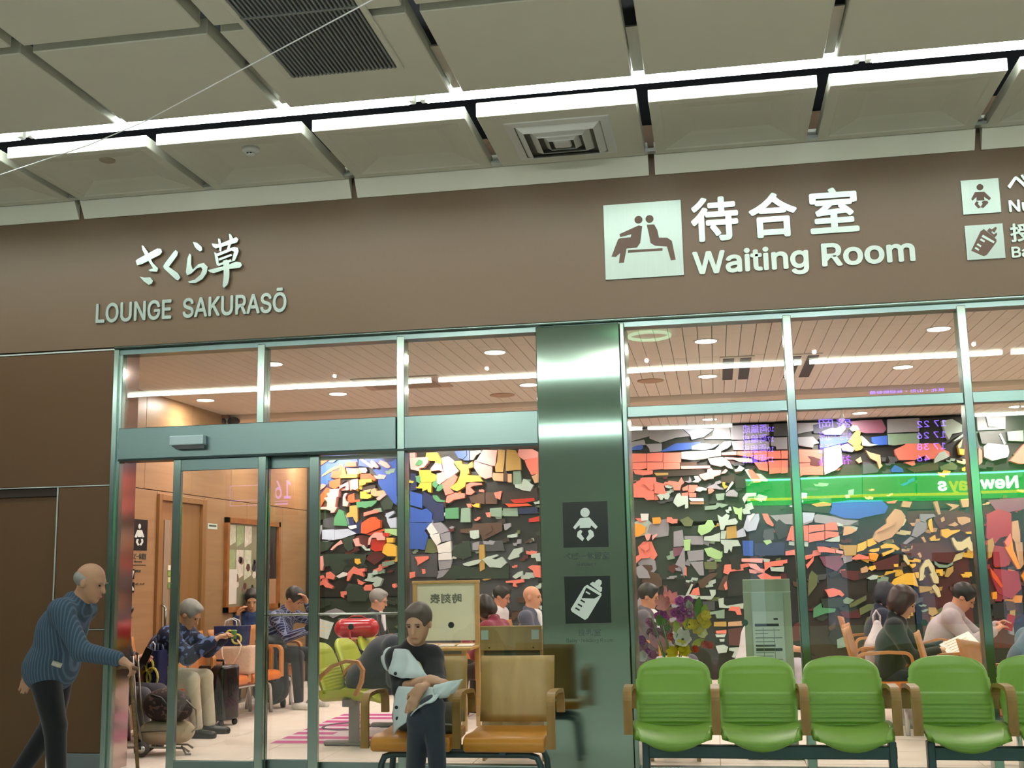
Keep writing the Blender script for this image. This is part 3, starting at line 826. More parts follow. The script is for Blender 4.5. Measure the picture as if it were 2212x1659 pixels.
'C': (1355, 890, 6.32, '''
gy 1 55 210 290 200 300 330 160 370 60 400
gy 1 300 200 730 190 860 330 660 350 450 420 300 360
lb 2 740 190 900 180 1050 230 1180 240 1050 340 880 380 860 320
gy 2 1190 210 1390 180 1420 370 1050 370 1160 330
gy 1 1400 150 1600 150 1600 380 1420 380
gy 1 1610 160 1930 150 1940 310 1800 360 1610 370
dy 1 2000 130 2180 120 2180 330 2000 330
gy 1 60 410 230 380 250 450 210 450 60 490
gy 1 250 440 470 430 470 540 310 550 300 500
b 3 60 490 140 460 210 450 220 490 190 520 60 520
b 3 450 540 530 500 660 430 900 420 1010 410 980 460 880 470 880 510 640 530 490 545
lb 4 880 470 1000 430 1070 430 1150 450 1250 440 1180 490 1080 520 880 515
lb 4 1260 460 1320 410 1410 400 1420 450 1380 490 1290 530 1200 520
gy 2 1420 400 1590 390 1590 520 1450 520
gy 2 1600 390 1800 380 1940 410 1940 510 1600 520
gy 1 1960 350 2180 345 2185 510 2040 510 2030 470 1960 460
sa 3 70 570 265 570 265 680 70 690
sa 3 272 570 485 555 485 680 272 680
sa 3 492 560 735 555 735 690 492 690
w 5 740 550 1080 530 1280 520 1280 600 1130 620 1060 640 900 660 740 640
sa 3 75 695 270 690 270 770 160 790 75 780
sa 3 275 690 490 690 490 780 275 800
sa 3 495 695 720 695 720 780 495 785
pk 4 730 740 1130 735 1135 770 740 780
br 1 730 690 950 680 950 730 730 735
w 6 1100 640 1300 620 1400 690 1440 780 1380 770 1330 730 1280 750 1140 720
pk 4 1290 560 1490 540 1490 590 1290 590
sa 3 1500 540 1710 530 1715 620 1560 600 1500 590
pk 4 1330 620 1700 640 1710 690 1540 690 1450 650 1340 650
sa 3 1720 530 1910 530 1915 650 1830 665 1730 640
sa 3 1920 540 2090 530 2095 640 1920 640
sa 3 2100 530 2190 530 2190 640 2100 640
sa 3 1730 690 1915 680 1920 810 1800 790
sa 3 1925 670 2095 660 2095 830 1940 850
sa 3 2100 660 2190 660 2190 830 2100 840
m 1 1330 650 1530 690 1530 720 1450 730 1400 690
sa 3 75 790 350 800 350 850 220 865 110 850
db 1 360 800 960 790 1060 780 1060 850 980 860 780 870 590 880 390 900
oc 1 360 830 560 830 560 860 400 870
pk 6 980 860 1090 830 1090 790 1150 770 1170 800 1280 800 1270 860 1180 890 1180 915 1100 920 1060 940 1000 900
pk 5 1290 830 1340 780 1370 800 1340 840 1280 850
te 5 910 880 970 875 1010 930 970 965 880 960 930 930
gy 4 845 880 870 910 880 960 840 970 780 950 840 940
db 1 1280 880 1470 860 1460 990 1340 960 1290 970
sa 5 570 940 700 960 740 895 780 970 740 1000 720 1070 640 1070 620 1010 530 985
te 4 515 1010 580 990 660 1020 580 1045 520 1030
sa 4 750 1040 830 1000 830 1070 760 1080
sa 4 840 1000 960 1000 960 1020 910 1100 840 1100
te 5 940 1040 1000 1025 1060 1040 1090 1050 1080 1075 1030 1070 1000 1090 935 1080
sa 5 1100 1060 1130 1030 1190 1070 1150 1110 1110 1120
sa 4 215 985 250 965 360 970 365 1060 330 1080 250 1000
sa 4 75 1020 240 1040 290 1080 370 1080 370 1200 270 1205 230 1170 75 1165
sa 5 370 980 500 1010 520 1080 550 1100 500 1130 375 1110
te 5 405 1140 450 1120 490 1130 560 1100 585 1140 560 1195 520 1195 500 1170 480 1205 450 1200 430 1160
sa 3 375 1120 400 1140 430 1200 375 1205
te 6 640 1200 680 1120 720 1110 740 1150 830 1150 835 1310 790 1320 790 1260 730 1290 690 1300 630 1240
sa 4 745 1110 830 1100 830 1150 745 1160
w 6 845 1175 1040 1180 1045 1220 880 1220 850 1200
ta 4 850 1225 1045 1220 1045 1260 860 1260
sa 4 840 1110 940 1110 940 1160 850 1165
oy 6 1300 960 1340 965 1330 1000 1375 1020 1330 1055 1300 1010
te 5 1400 990 1430 950 1455 970 1380 1070 1340 1100 1370 1040
gy 4 1340 1120 1390 1070 1450 1060 1510 1110 1500 1160 1350 1150
gy 3 1080 1040 1190 980 1260 1020 1270 1060 1200 1050
ms 3 1205 1120 1330 1110 1320 1200 1230 1210 1210 1160
ms 3 1060 1290 1210 1270 1220 1240 1290 1250 1380 1270 1290 1310 1260 1290 1200 1330 1060 1340
te 4 1460 790 1500 780 1530 730 1600 770 1560 810 1480 820
te 4 1600 790 1660 780 1700 870 1780 950 1720 960 1660 890
sa 5 1640 800 1700 790 1760 850 1830 930 1820 960 1730 970 1700 930
te 4 1760 840 1830 850 1920 930 1910 950 1830 950 1780 880
k 1 1470 880 1640 870 1690 960 1600 1040 1480 1040
te 4 1570 1180 1620 1110 1760 1105 1760 1150 1650 1160 1600 1250
lg 3 1440 1290 1520 1320 1570 1300 1560 1480 1520 1460 1510 1400 1470 1390
'''),
'D': (1355, 1110, 5.1846, '''
oy 5 280 45 370 40 380 75 370 110 290 115
sa 5 445 40 500 40 510 60 565 60 560 105 500 110 445 90
w 4 150 0 240 0 235 75 160 80
sa 3 90 50 150 50 190 85 150 100
oy 4 80 110 150 115 210 150 200 210 130 255 80 250
pk 4 195 235 270 225 245 295 220 300
pk 4 280 250 335 220 340 240 280 295
sa 4 150 360 240 335 250 390 210 420 150 380
sa 4 95 480 160 445 260 475 240 495 160 500 100 555
gy 3 100 600 160 570 230 640 260 720 200 720 130 720 100 660
ol 3 590 70 680 30 740 80 720 140 640 140
lg 5 790 200 800 130 870 120 900 70 950 70 980 140 930 200 830 245
te 6 1010 10 1060 40 1110 0 1145 20 1130 70 1210 50 1240 90 1220 120 1100 130 1080 180 1045 180
oc 4 1110 150 1220 130 1230 270 1110 280
te 4 860 255 930 250 1040 210 1040 310 945 305 900 300 860 300
te 4 1050 190 1110 190 1100 280 1045 280
gy 3 640 250 850 250 850 345 720 345 700 290 640 280
lg 4 630 290 710 285 705 410 640 415
te 5 1045 290 1240 295 1270 360 1180 365 1165 430 1140 390 1120 440 1085 440 1080 350 1050 330
lg 3 860 390 940 375 1040 420 1055 500 1000 510 900 470
gy 3 670 420 855 400 855 520 690 530
gy 3 520 200 620 180 640 360 520 370
pu 1 510 380 620 370 630 450 520 480
b 2 1290 300 1410 300 1410 470 1300 470
lb 3 1220 200 1310 150 1330 250 1230 270
lb 6 1340 20 1470 0 1480 60 1440 180 1340 200 1300 160
w 7 1350 40 1400 0 1430 0 1370 90
gy 2 1600 20 1850 0 1850 120 1700 110
sa 5 1510 0 1570 0 1600 60 1640 120 1630 145 1560 110 1530 60
k 2 1650 110 1700 60 1810 150 1790 250 1700 290 1650 190
dy 2 1530 180 1640 160 1640 290 1560 330 1520 260
lg 3 1520 300 1600 290 1620 320 1560 350
nb 1 1420 330 1760 320 1760 460 1430 470
gy 4 540 570 640 360 650 560 640 720 620 660 610 600
sa 4 640 580 665 600 665 700 630 670
gy 3 700 540 850 530 860 690 810 690 760 620
ol 3 860 540 1000 530 1000 620 870 620
sa 6 1090 570 1160 565 1165 620 1220 635 1150 650 1130 680 1075 660
k 2 1140 500 1200 460 1260 500 1270 620 1230 630 1170 600
pk 3 1280 500 1520 500 1510 550 1280 535
te 4 1520 500 1600 510 1590 540 1530 540
sa 5 1530 545 1790 510 1790 550 1740 560 1740 580 1600 590 1540 640
te 5 1595 590 1650 600 1755 590 1750 650 1610 640
pk 4 1350 555 1440 560 1500 620 1520 660 1380 600
sa 4 1455 690 1540 660 1620 700 1720 700 1720 730 1500 735
sa 4 1770 420 1870 400 1880 460 1770 465
sa 4 1830 140 2020 130 2020 280 1780 300
te 3 1810 310 2020 310 2020 370 1810 350
br 3 790 760 940 660 1010 660 1000 690 930 740 860 830 820 830
te 5 650 920 720 780 740 790 690 900 820 920 940 920 920 850 990 850 990 900 940 960 700 945 650 940
sa 4 740 840 800 820 815 910 700 910
br 2 1010 850 1080 700 1130 680 1120 800 1080 860
sa 4 1080 800 1110 750 1125 840 1100 855
k 2 1120 740 1240 740 1280 900 1130 930
dy 2 840 980 980 980 980 1080 860 1070
te 4 1020 950 1080 940 1080 1010 1110 1030 1240 1010 1300 1000 1300 1060 1120 1055 1030 1050
sa 4 1130 1080 1160 1035 1260 1040 1280 1130 1230 1130 1210 1090
ms 3 915 1100 1090 1070 1090 1170 1000 1170 990 1120 920 1130
oc 3 970 1210 1110 1205 1110 1260 970 1260
ta 3 1130 1210 1280 1200 1290 1250 1130 1260
sa 4 990 1310 1110 1300 1110 1340 1000 1340
te 4 985 1350 1105 1345 1090 1380 1000 1380
te 3 1030 1400 1090 1400 1085 1430 1040 1430
m 1 1130 1290 1280 1270 1280 1480 1140 1470
te 4 990 1480 1080 1465 1130 1490 1110 1550 1020 1560
te 4 1140 1500 1330 1490 1320 1580 1230 1570 1200 1610 1170 1600 1200 1540 1140 1530
'''),
'E': (1710, 885, 5.672, '''
gy 1 60 130 340 160 400 120 650 130 700 190 600 240 360 240 60 300
nb 1 260 190 400 150 520 140 640 120 700 190 500 300 270 290
lb 4 370 270 480 230 560 230 640 180 660 240 600 310 400 310
pu 3 720 150 860 110 1020 100 1100 120 1160 240 1120 290 900 290 760 260
te 4 705 240 740 195 800 200 830 250 740 270
gy 2 1170 110 1560 90 1560 270 1170 290
y 6 760 290 800 250 840 280 830 320 860 380 830 440 870 460 850 490 780 510 740 440 680 400 720 350
te 4 850 320 900 360 960 420 1060 430 960 450 860 440
lb 4 590 450 680 420 780 480 740 520 620 500
b 3 340 350 690 330 690 400 560 430 350 480
b 3 970 340 1170 320 1170 430 1050 440 980 400
gy 2 70 340 260 330 340 410 270 430 260 470 90 440
ms 2 1170 300 1560 290 1560 420 1390 420 1250 440 1180 430
sa 3 75 490 380 495 375 650 80 650
sa 3 80 660 385 655 385 800 140 800 90 830
w 5 390 480 590 430 610 560 620 670 540 740 400 800 390 650
m 4 190 570 260 580 350 610 360 680 310 700 220 680 230 620
sa 5 1260 490 1390 430 1390 420 1620 420 1640 560 1500 620 1310 620 1270 550
sa 5 1630 415 1800 420 1850 490 1920 520 1930 570 1880 600 1640 610 1620 520
te 6 1740 610 1800 530 1870 510 1920 580 1860 610 1740 660
te 5 1830 140 1960 120 2080 190 2080 280 1960 300 1920 370 1880 300
te 4 1980 380 2090 300 2095 330 2050 360 1990 390
cy 3 2030 440 2090 360 2070 460 2040 480
y 5 2040 480 2110 490 2105 560 2050 550
ta 5 900 500 960 530 1080 560 1090 670 1110 690 1070 730 1040 640 960 600
ta 3 780 620 840 580 860 640 820 660
dy 2 870 640 960 650 1070 740 1050 770 870 790
b 4 1210 740 1260 680 1350 720 1370 770 1220 770
sa 4 1370 650 1500 630 1510 680 1470 690
br 2 1400 720 1700 660 1790 640 1800 740 1500 770
ol 2 1810 700 1960 640 2030 690 2010 740 1830 740
y 4 2080 720 2120 700 2120 760 2080 750
dg 1 100 850 600 810 860 800 860 1050 110 1130
db 1 870 800 1510 770 1520 1080 870 1080
db 1 1530 770 2160 760 2180 1090 1540 1080
b 4 490 1140 700 1110 1100 1110 1180 1190 1140 1270 880 1320 820 1340 640 1330 460 1270 490 1200
oc 3 240 1160 380 1130 490 1150 470 1180 300 1190
k 2 130 1180 350 1190 490 1200 450 1270 140 1240
lb 3 130 1260 280 1270 260 1350 130 1400
gy 3 270 1300 310 1280 500 1310 640 1350 820 1360 700 1420 560 1420 280 1380
sa 4 1150 1130 1290 1110 1260 1150 1180 1150
ta 4 1340 1190 1360 1120 1470 1130 1440 1200
ta 5 1730 1130 1780 1120 1820 1280 1790 1290
ta 5 1880 1150 2050 1170 2000 1210 1930 1240 1960 1200
ta 4 2060 1100 2170 1090 2160 1190 2090 1200
ta 4 1820 1330 1860 1310 1870 1360 1830 1380
'''),
'F': (1710, 1090, 5.3512, '''
sa 5 0 245 120 260 190 260 190 420 0 420
sa 5 195 240 375 230 375 300 270 310 195 330
sa 5 385 225 470 205 520 215 530 300 385 300
sa 5 195 340 375 310 375 410 280 420 195 440
sa 5 385 305 540 320 540 370 440 380 385 400
te 4 520 205 590 230 590 250 530 250
ta 5 600 260 660 250 750 300 680 340 590 360
te 5 380 420 550 360 550 430 450 430
te 4 130 430 190 430 190 480 130 480
sa 6 290 485 370 485 500 520 500 565 400 550 310 550
pk 5 505 520 590 540 590 570 510 560
nb 2 270 440 540 440 560 510 400 480 290 480
gy 3 130 90 270 95 240 200 130 240
dy 3 280 120 500 130 770 180 770 240 590 240 460 200 250 190
ta 6 970 310 1090 220 1090 170 1190 50 1260 70 1310 140 1270 250 1150 380 1040 420 1000 440 930 400
ta 8 980 320 1190 195 1170 240 1020 310
cy 6 1230 120 1270 120 1320 180 1290 240 1240 270
y 5 870 410 930 390 980 450 890 490 870 480
y 5 760 460 860 420 860 500 820 530 750 550
oc 4 590 470 750 470 740 590 610 590
y 6 900 520 1010 500 1000 540 930 550 890 540
y 6 1020 480 1080 450 1180 460 1245 510 1220 530 1140 500 1030 510
y 6 1040 560 1180 510 1180 540 1050 600
oy 6 890 560 970 560 1000 580 970 650 900 630
sa 5 690 620 770 570 880 600 900 630 700 635
ol 4 1050 440 1160 400 1160 450 1060 460
gy 4 1480 110 1640 110 1660 140 1580 160 1540 190 1560 210 1480 190
gy 4 1440 200 1560 210 1540 310 1440 380 1380 360
gy 3 1280 450 1370 370 1420 390 1320 460
ta 5 1490 380 1520 370 1550 430 1530 440
y 6 1575 180 1610 160 1630 320 1600 320 1570 240
ta 5 1905 150 1990 140 2060 160 2060 200 1960 240 1920 210
ta 5 1800 240 1850 220 1880 200 1920 235 1880 255
y 6 1720 290 1800 280 1830 300 1940 290 1930 310 1840 350 1780 390 1725 360
y 5 1590 390 1650 350 1660 400 1710 390 1700 415 1600 420
y 5 2000 320 2080 310 2080 340 2020 340
cy 6 1840 390 1860 380 1900 430 1960 430 2050 370 2060 420 2095 470 2090 530 2060 540 2020 490 1960 530 1910 530 1870 470
m 1 1660 90 1900 60 2080 120 2080 330 1700 270 1640 170
m 1 1250 460 1700 430 1900 560 1850 680 1500 640 1300 560
m 1 930 680 1240 570 1240 740 980 760
m 1 560 760 900 770 880 840 720 880 580 830
pu 2 320 600 560 590 600 690 520 770 380 710
gy 3 590 600 700 560 700 650 600 680
cy 5 1290 580 1320 590 1360 680 1340 700 1290 640
ta 4 1450 570 1480 550 1500 600 1480 620
y 5 1350 690 1430 680 1430 710 1390 735
y 5 1175 690 1225 685 1225 720 1180 720
y 5 890 720 960 700 970 740 920 765 890 750
ta 5 795 740 860 710 890 740 870 780 800 790
cy 6 1470 880 1480 740 1540 640 1580 630 1640 720 1650 770 1610 790 1570 710 1530 730 1510 870
cy 6 1590 800 1650 770 1690 850 1690 910 1640 910
cy 5 1615 950 1650 920 1690 960 1720 1060 1690 1070
y 5 1660 750 1740 745 1740 820 1710 825 1700 790 1660 790
oc 5 1760 830 1790 740 1860 710 1860 770 1800 840
ms 4 1645 650 1700 690 1800 700 1860 660 1860 690 1790 730 1700 730 1650 690
y 5 1180 860 1330 790 1410 790 1460 950 1400 930 1240 920 1140 990 1120 950
y 4 1415 785 1465 780 1465 850 1440 850
te 4 865 850 940 810 1000 820 980 860 910 870
ol 3 190 950 200 820 230 760 300 820 290 930 190 1060
sa 5 165 700 255 600 250 650 180 740
sa 5 380 985 480 965 560 990 605 1040 580 1065 540 1040 500 1060 430 1070 400 1010
g 3 250 1200 340 1140 350 1190 510 1200 500 1240 380 1260 250 1310
ms 4 590 1100 640 1070 720 1100 660 1150 600 1140
ol 4 660 1150 860 1050 860 1100 740 1170 670 1190
ol 4 780 1200 880 1150 1050 1150 1060 1190 900 1220 790 1280
ms 3 520 1560 640 1510 680 1600 650 1640 530 1659
oc 4 1580 1190 1660 1190 1690 1250 1620 1290 1580 1260
y 5 1610 1300 1750 1270 1740 1340 1700 1370 1610 1360
oc 3 980 1050 1090 990 1100 1090 1030 1090
oc 3 1110 1000 1170 980 1160 1080 1110 1100
oc 3 1470 940 1620 950 1620 990 1480 1020
k 1 880 880 1200 780 1180 900 1000 990 880 1010
dg 2 340 1090 600 1070 640 1160 520 1190 360 1190
br 3 420 1420 510 1350 500 1430 440 1460
'''),
'G': (2080, 880, 3.19, '''
gy 2 90 40 290 30 290 150 100 160
w 6 150 50 175 60 180 100 240 90 235 140 170 135
w 7 135 275 165 250 300 265 310 310 300 345 195 370 140 345
k 1 110 170 270 160 280 260 130 250
ms 3 300 170 410 160 415 235 310 230
sa 4 320 370 420 250 421 390 380 390
te 4 255 180 290 250 280 260 245 190
sa 3 105 280 130 300 130 380 105 400
cr 3 160 740 240 700 330 730 330 880 250 900 220 940 160 900
cr 3 200 950 280 960 330 1050 290 1100 210 1090
cr 2 210 1110 380 1130 400 1250 330 1320 240 1280 200 1180
pu 2 170 640 420 620 420 700 330 720 250 740 210 690
oy 6 285 970 330 900 340 980 390 1110 370 1115
ta 7 330 790 370 780 385 880 385 930 350 930 330 900
ta 7 350 930 400 930 410 1080 390 1110 370 1050
sa 6 280 930 320 870 330 910 300 970
oy 6 395 1160 421 1120 421 1210
oc 5 165 920 200 900 210 950 190 1030 170 1040
r 5 170 960 190 950 195 1030 172 1045
o 4 180 1100 230 1160 270 1230 260 1245 200 1170
oy 4 200 1275 230 1270 230 1320 200 1320
oc 4 320 1400 355 1395 355 1450 320 1450
gy 4 305 1480 340 1490 350 1570 320 1560
k 2 200 1350 290 1340 290 1460 210 1450
nb 2 345 1480 421 1420 421 1560 350 1560
br 2 290 1330 350 1340 370 1400 300 1400
''')}
mu = empty('relief_mural', (0, MY, 0), label='wide relief mural of jagged coloured ceramic pieces along the back wall', cat='mural')
MB().box(LX+.01, RX-.01, .06, .15, 0, LZ-.03).build('mural_ground', mat('mural_k', '1b1a18'), mu)
PIECES = []
def m_piece(pts, colk, lev):
    P = [(min(max(p.x, LX+.03), RX-.03), min(max(p.z, .02), LZ-.035)) for p in pts]
    ar = abs(sum(P[i-1][0]*P[i][1]-P[i][0]*P[i-1][1] for i in range(len(P))))/2
    PIECES.append((ar, P, colk, lev))
# low dark ground plates, then the raised pieces read off the wall
rg = random.Random(3)
def jag(cx, cz, rx, rz, n, rnd):
    out = []
    a0 = rnd.uniform(0, 6.28)
    for i in range(n):
        a = a0+6.283*i/n
        k = rnd.uniform(.6, 1.1)
        out.append(Vector((cx+math.cos(a)*rx*k, 0, cz+math.sin(a)*rz*k)))
    return out
NP = 0
for key, (ox, oy, sc, txt) in MUR.items():
    for ln in txt.strip().split('\n'):
        t = ln.split(); q = [float(v) for v in t[2:]]
        pts = [at(ox+q[i]/sc, oy+q[i+1]/sc, MY-.0) for i in range(0, len(q)-1, 2)]
        lev = float(t[1])
        m_piece(pts, t[0], lev*.8+rg.uniform(0, .5)); NP += 1
# the wall between and behind: low plates of the same kind where frame, column and people hide it
zones = [(-5.4, -4.6, .3, 3.0, ['dg', 'dy', 'ms', 'k', 'gy'], 14), (-4.4, -1.0, .1, 1.0, ['dg', 'db', 'ol', 'k', 'br'], 16), (-1.15, -.35, .2, 2.9, ['sa', 'dg', 'gy', 'te', 'br', 'oc'], 22),
         (-.3, 3.8, .1, .9, ['dg', 'db', 'm', 'ol', 'k'], 18), (3.7, 5.1, .2, 3.0, ['cr', 'sa', 'oc', 'dg', 'gy', 'm', 'y', 'te'], 44)]
for x0, x1, z0, z1, cs, n in zones:
    for i in range(n):
        m_piece(jag(rg.uniform(x0+.1, x1-.1), rg.uniform(z0+.1, z1-.1), rg.uniform(.08, .26), rg.uniform(.06, .16), rg.randint(5, 8), rg), rg.choice(cs), rg.uniform(.2, .9)); NP += 1
# many more small stepped chips between the big pieces, coloured like their neighbours
BIG = [(sum(p[0] for p in P)/len(P), sum(p[1] for p in P)/len(P), ck) for ar, P, ck, lev in PIECES]
def chip(cx, cz, s_, rnd):
    w_, h_ = s_*rnd.uniform(.7, 1.6), s_*rnd.uniform(.35, .8); x0, x1, z0, z1 = cx-w_/2, cx+w_/2, cz-h_/2, cz+h_/2
    a, b_ = rnd.uniform(.25, .6)*w_, rnd.uniform(.3, .6)*h_
    q = [(x0, z0), (x1-a, z0+rnd.uniform(-.2, .1)*h_), (x1-a, z0+b_*.5), (x1, z0+b_*.6), (x1+rnd.uniform(-.1, .2)*w_, z1), (x0+a, z1), (x0+a*.8, z1-b_), (x0-rnd.uniform(0, .2)*w_, z1-b_)]
    t = rnd.uniform(-.35, .35); return [Vector((cx+(x-cx)*math.cos(t)-(z-cz)*math.sin(t), 0, cz+(x-cx)*math.sin(t)+(z-cz)*math.cos(t))) for x, z in q]
for i in range(420):
    cx = rg.uniform(-5.3, 4.4); cz = rg.uniform(.75, 2.75)
    near = sorted(BIG, key=lambda t: (t[0]-cx)**2+(t[1]-cz)**2)[:5]
    ck = rg.choice(near)[2] if rg.random() < .55 else rg.choice(['dg', 'dy', 'db', 'ol', 'br', 'm', 'k', 'ms'])
    m_piece(chip(cx, cz, rg.uniform(.06, .15), rg), ck, rg.uniform(.4, 1.8))
PIECES.sort(key=lambda t: -t[0])
for ar, P, ck, lev in PIECES[:292]:
    MB().prism(P, -lev*.012, .07).build('ceramic_piece', MATS['mural_'+ck], mu)
rest = PIECES[292:]
if rest:
    b = MB(); cks = []; fi = []
    for ar, P, ck, lev in rest:
        n0 = len(b.b.faces); b.prism(P, -lev*.012, .07)
        if ck not in cks: cks.append(ck)
        b.b.faces.ensure_lookup_table()
        for f in b.b.faces[n0:]: f.material_index = cks.index(ck)
    me = b.mesh('small_ceramic_pieces')
    for ck in cks: me.materials.append(MATS['mural_'+ck])
    link('small_ceramic_pieces', me, None, mu, kind='stuff')
# big dull ground fields (not pieces on top, but differently glazed ground slabs)
for x0y0x1y1, ck in (((690, 1290, 880, 1500), 'dg'), ((880, 1180, 1165, 1420), 'dy'), ((1360, 1010, 1700, 1130), 'dg'), ((1360, 1130, 1560, 1250), 'dg'), ((1560, 1180, 1735, 1420), 'k'),
                     ((1720, 1240, 2000, 1420), 'db'), ((1960, 1100, 2110, 1400), 'm'), ((2110, 1080, 2212, 1400), 'm'), ((1720, 1000, 2090, 1100), 'db'), ((690, 1060, 880, 1290), 'k')):
    a = at(x0y0x1y1[0], x0y0x1y1[1], MY); b_ = at(x0y0x1y1[2], x0y0x1y1[3], MY)
    MB().box(a.x, b_.x, .045, .07, b_.z, a.z).build('ground_slab', MATS['mural_'+ck], mu)

# ================================================================== SIGNS ON THE FASCIA
M_LET = mat('sign_steel', 'aebcb4', .32, 1.0, noise=.04, scale=6, stretch=(1, 1, 12))
M_PLT = mat('sign_plate_steel', '98a59d', .38, 1.0, noise=.05, scale=4, stretch=(12, 1, 1))
M_LETD = mat('fascia_cutout_brown', '5b4131', .5)
def F(x, y, Y=-.012): p = at(x, y, Y); return (p.x, p.z)
# calligraphic lounge name, brush strokes read off the photograph (zoom frame: 3.0157x from 0,450)
BR = {'sa': ['890 345 905 333 1030 265 1055 268 1062 287 1050 305 935 365 900 375', '930 245 941 248 968 285 985 330 1004 362 1037 395 1030 416 985 414 972 405 1004 394 982 360 953 310 934 275',
             '917 448 950 455 985 452 1003 475 995 496 975 501 945 480'],
      'ku': ['1150 275 1165 290 1160 312 1106 385 1165 425 1181 455 1166 473 1150 466 1075 396 1069 380 1085 355 1135 290'],
      'ra': ['1262 222 1290 228 1320 255 1323 275 1310 284 1290 272 1275 255',
             '1240 298 1252 310 1250 370 1262 402 1300 366 1335 360 1358 385 1352 425 1325 465 1280 490 1240 489 1230 480 1275 468 1312 435 1325 402 1315 386 1290 393 1250 430 1225 440 1217 420 1222 380 1228 330'],
      'sou': ['1385 232 1430 238 1500 210 1545 191 1558 205 1550 226 1480 246 1410 266 1392 252', '1425 200 1440 204 1451 250 1446 286 1435 281 1431 245', '1497 169 1508 172 1523 195 1501 270 1480 286 1490 250 1501 205',
              '1402 290 1415 294 1429 330 1431 372 1420 379 1410 340', '1415 300 1530 255 1556 262 1561 285 1536 346 1515 351 1531 286 1515 280 1425 316', '1430 331 1514 301 1519 313 1435 345', '1426 366 1511 336 1516 351 1430 381',
              '1361 406 1390 400 1480 377 1545 351 1575 357 1583 375 1570 391 1480 401 1400 426 1375 421', '1460 344 1486 339 1501 360 1501 450 1491 500 1466 523 1457 510 1465 440']}
sg = empty('lounge_name_lettering', (0, 0, 0), label='brushed steel brush-script lounge name raised on the brown fascia', cat='sign')
for nm, sts in BR.items():
    b = MB()
    for i, s_ in enumerate(sts):
        q = [float(v) for v in s_.split()]
        b.prism([F(q[k]/3.0157, 450+q[k+1]/3.0157) for k in range(0, len(q), 2)], -.028-.0006*i, -.012)
    b.build('brush_character', M_LET, sg)
    for s_ in sts[:1]:
        q = [float(v) for v in s_.split()]; c_ = F(q[0]/3.0157+6, 450+q[1]/3.0157+3)
sg = empty('lounge_english_lettering', label='small steel capital letters below the brush-script lounge name', cat='sign')
a, b_ = F(207, 697), F(619, 672); z0 = at(412, 684, 0).z
text_line(sg, 'LOUNGE  SAKURASŌ', a[0], b_[0], F(207, 697)[1], F(207, 657)[1], -.010, M_LET, .016, .018)
# waiting room
sg = empty('waiting_room_lettering', label='large steel waiting room title in two scripts on the fascia', cat='sign')
for ch, x0, y0, x1, y1 in (('待', 1492, 425, 1595, 521), ('合', 1617, 416, 1722, 513), ('室', 1748, 405, 1854, 503)):
    p0 = F((x0+x1)/2, y1); p1 = F((x0+x1)/2, y0); q0 = F(x0, (y0+y1)/2)[0]; q1 = F(x1, (y0+y1)/2)[0]
    char_box(sg, ch, q0, q1, p0[1], p1[1], -.008, M_LET, .012, .026)
text_line(sg, 'Waiting', F(1497, 590)[0], F(1748, 580)[0], F(1505, 591)[1], F(1505, 544)[1], -.008, M_LET, .012, .022)
text_line(sg, 'Room', F(1776, 574)[0], F(1978, 563)[0], F(1780, 574)[1], F(1780, 526)[1], -.008, M_LET, .012, .022)
# pictogram plates
def plate(name, label, c4, glyphs, sc, ox, oy, extra=None):
    pl = empty(name, label=label, cat='sign')
    xs_ = [F(*c)[0] for c in c4]; zs_ = [F(*c)[1] for c in c4]
    x0, x1 = (xs_[0]+xs_[3])/2, (xs_[1]+xs_[2])/2; z1, z0 = (zs_[0]+zs_[1])/2, (zs_[2]+zs_[3])/2
    MB().box(x0, x1, -.012, 0, z0, z1).build('plate', M_PLT, pl)
    for g in glyphs:
        if isinstance(g, tuple):
            cx, cy, r = g; c = F(ox+cx/sc, oy+cy/sc); rr = abs(F(ox+(cx+r)/sc, oy+cy/sc)[0]-c[0])
            MB().prism([(c[0]+rr*math.cos(t*math.pi/12), c[1]+rr*math.sin(t*math.pi/12)) for t in range(24)], -.0145, -.011).build('pictogram', M_LETD, pl)
        else:
            q = [float(v) for v in g.split()]
            MB().prism([F(ox+q[k]/sc, oy+q[k+1]/sc) for k in range(0, len(q), 2)], -.0145, -.011).build('pictogram', M_LETD, pl)
    return pl, x0, x1, z0, z1
plate('waiting_room_pictogram', 'square steel plate with two people seated back to back', [(1303, 443.5), (1470.5, 431.8), (1477, 594), (1308.5, 604.5)],
      [(297, 287, 20), (352, 283, 20), '203 358 298 315 316 319 306 402 290 425 238 430 225 500 200 502 206 452 190 466 186 472 163 470 196 384 206 379 258 374 262 359 206 373',
       '338 312 375 310 391 338 399 376 440 376 463 392 482 485 458 488 438 420 380 416 357 402 349 360', '245 438 416 428 417 440 245 451'], 2.2994, 1250, 350)
BABY = [(1993, 125, 17), '1968 150 2015 148 2048 180 2040 190 2012 172 2016 190 1976 192 1976 174 1957 192 1950 183', '1974 195 1987 199 1983 209 1997 225 1985 231 1966 210', '2014 193 2001 198 2006 207 1996 224 2010 229 2035 203 2030 193']
plate('nursery_pictogram', 'steel plate with a baby figure, above the bottle plate', [(2076, 390.5), (2157, 384.6), (2162.5, 458), (2080, 464)], BABY, 2.2994, 1250, 350)
BOT = ['1950 440 1995 345 2012 333 2075 385 2075 398 2027 462 2012 468', '2028 342 2040 328 2055 338 2050 350 2062 360 2076 350 2078 362 2066 376', '2052 335 2070 322 2078 328 2066 350 2056 346']
pl, x0, x1, z0, z1 = plate('baby_feeding_pictogram', 'steel plate with a slanted baby bottle, under the baby plate', [(2084, 488), (2166, 482.5), (2172, 557), (2089, 562)], BOT, 2.2994, 1250, 350)
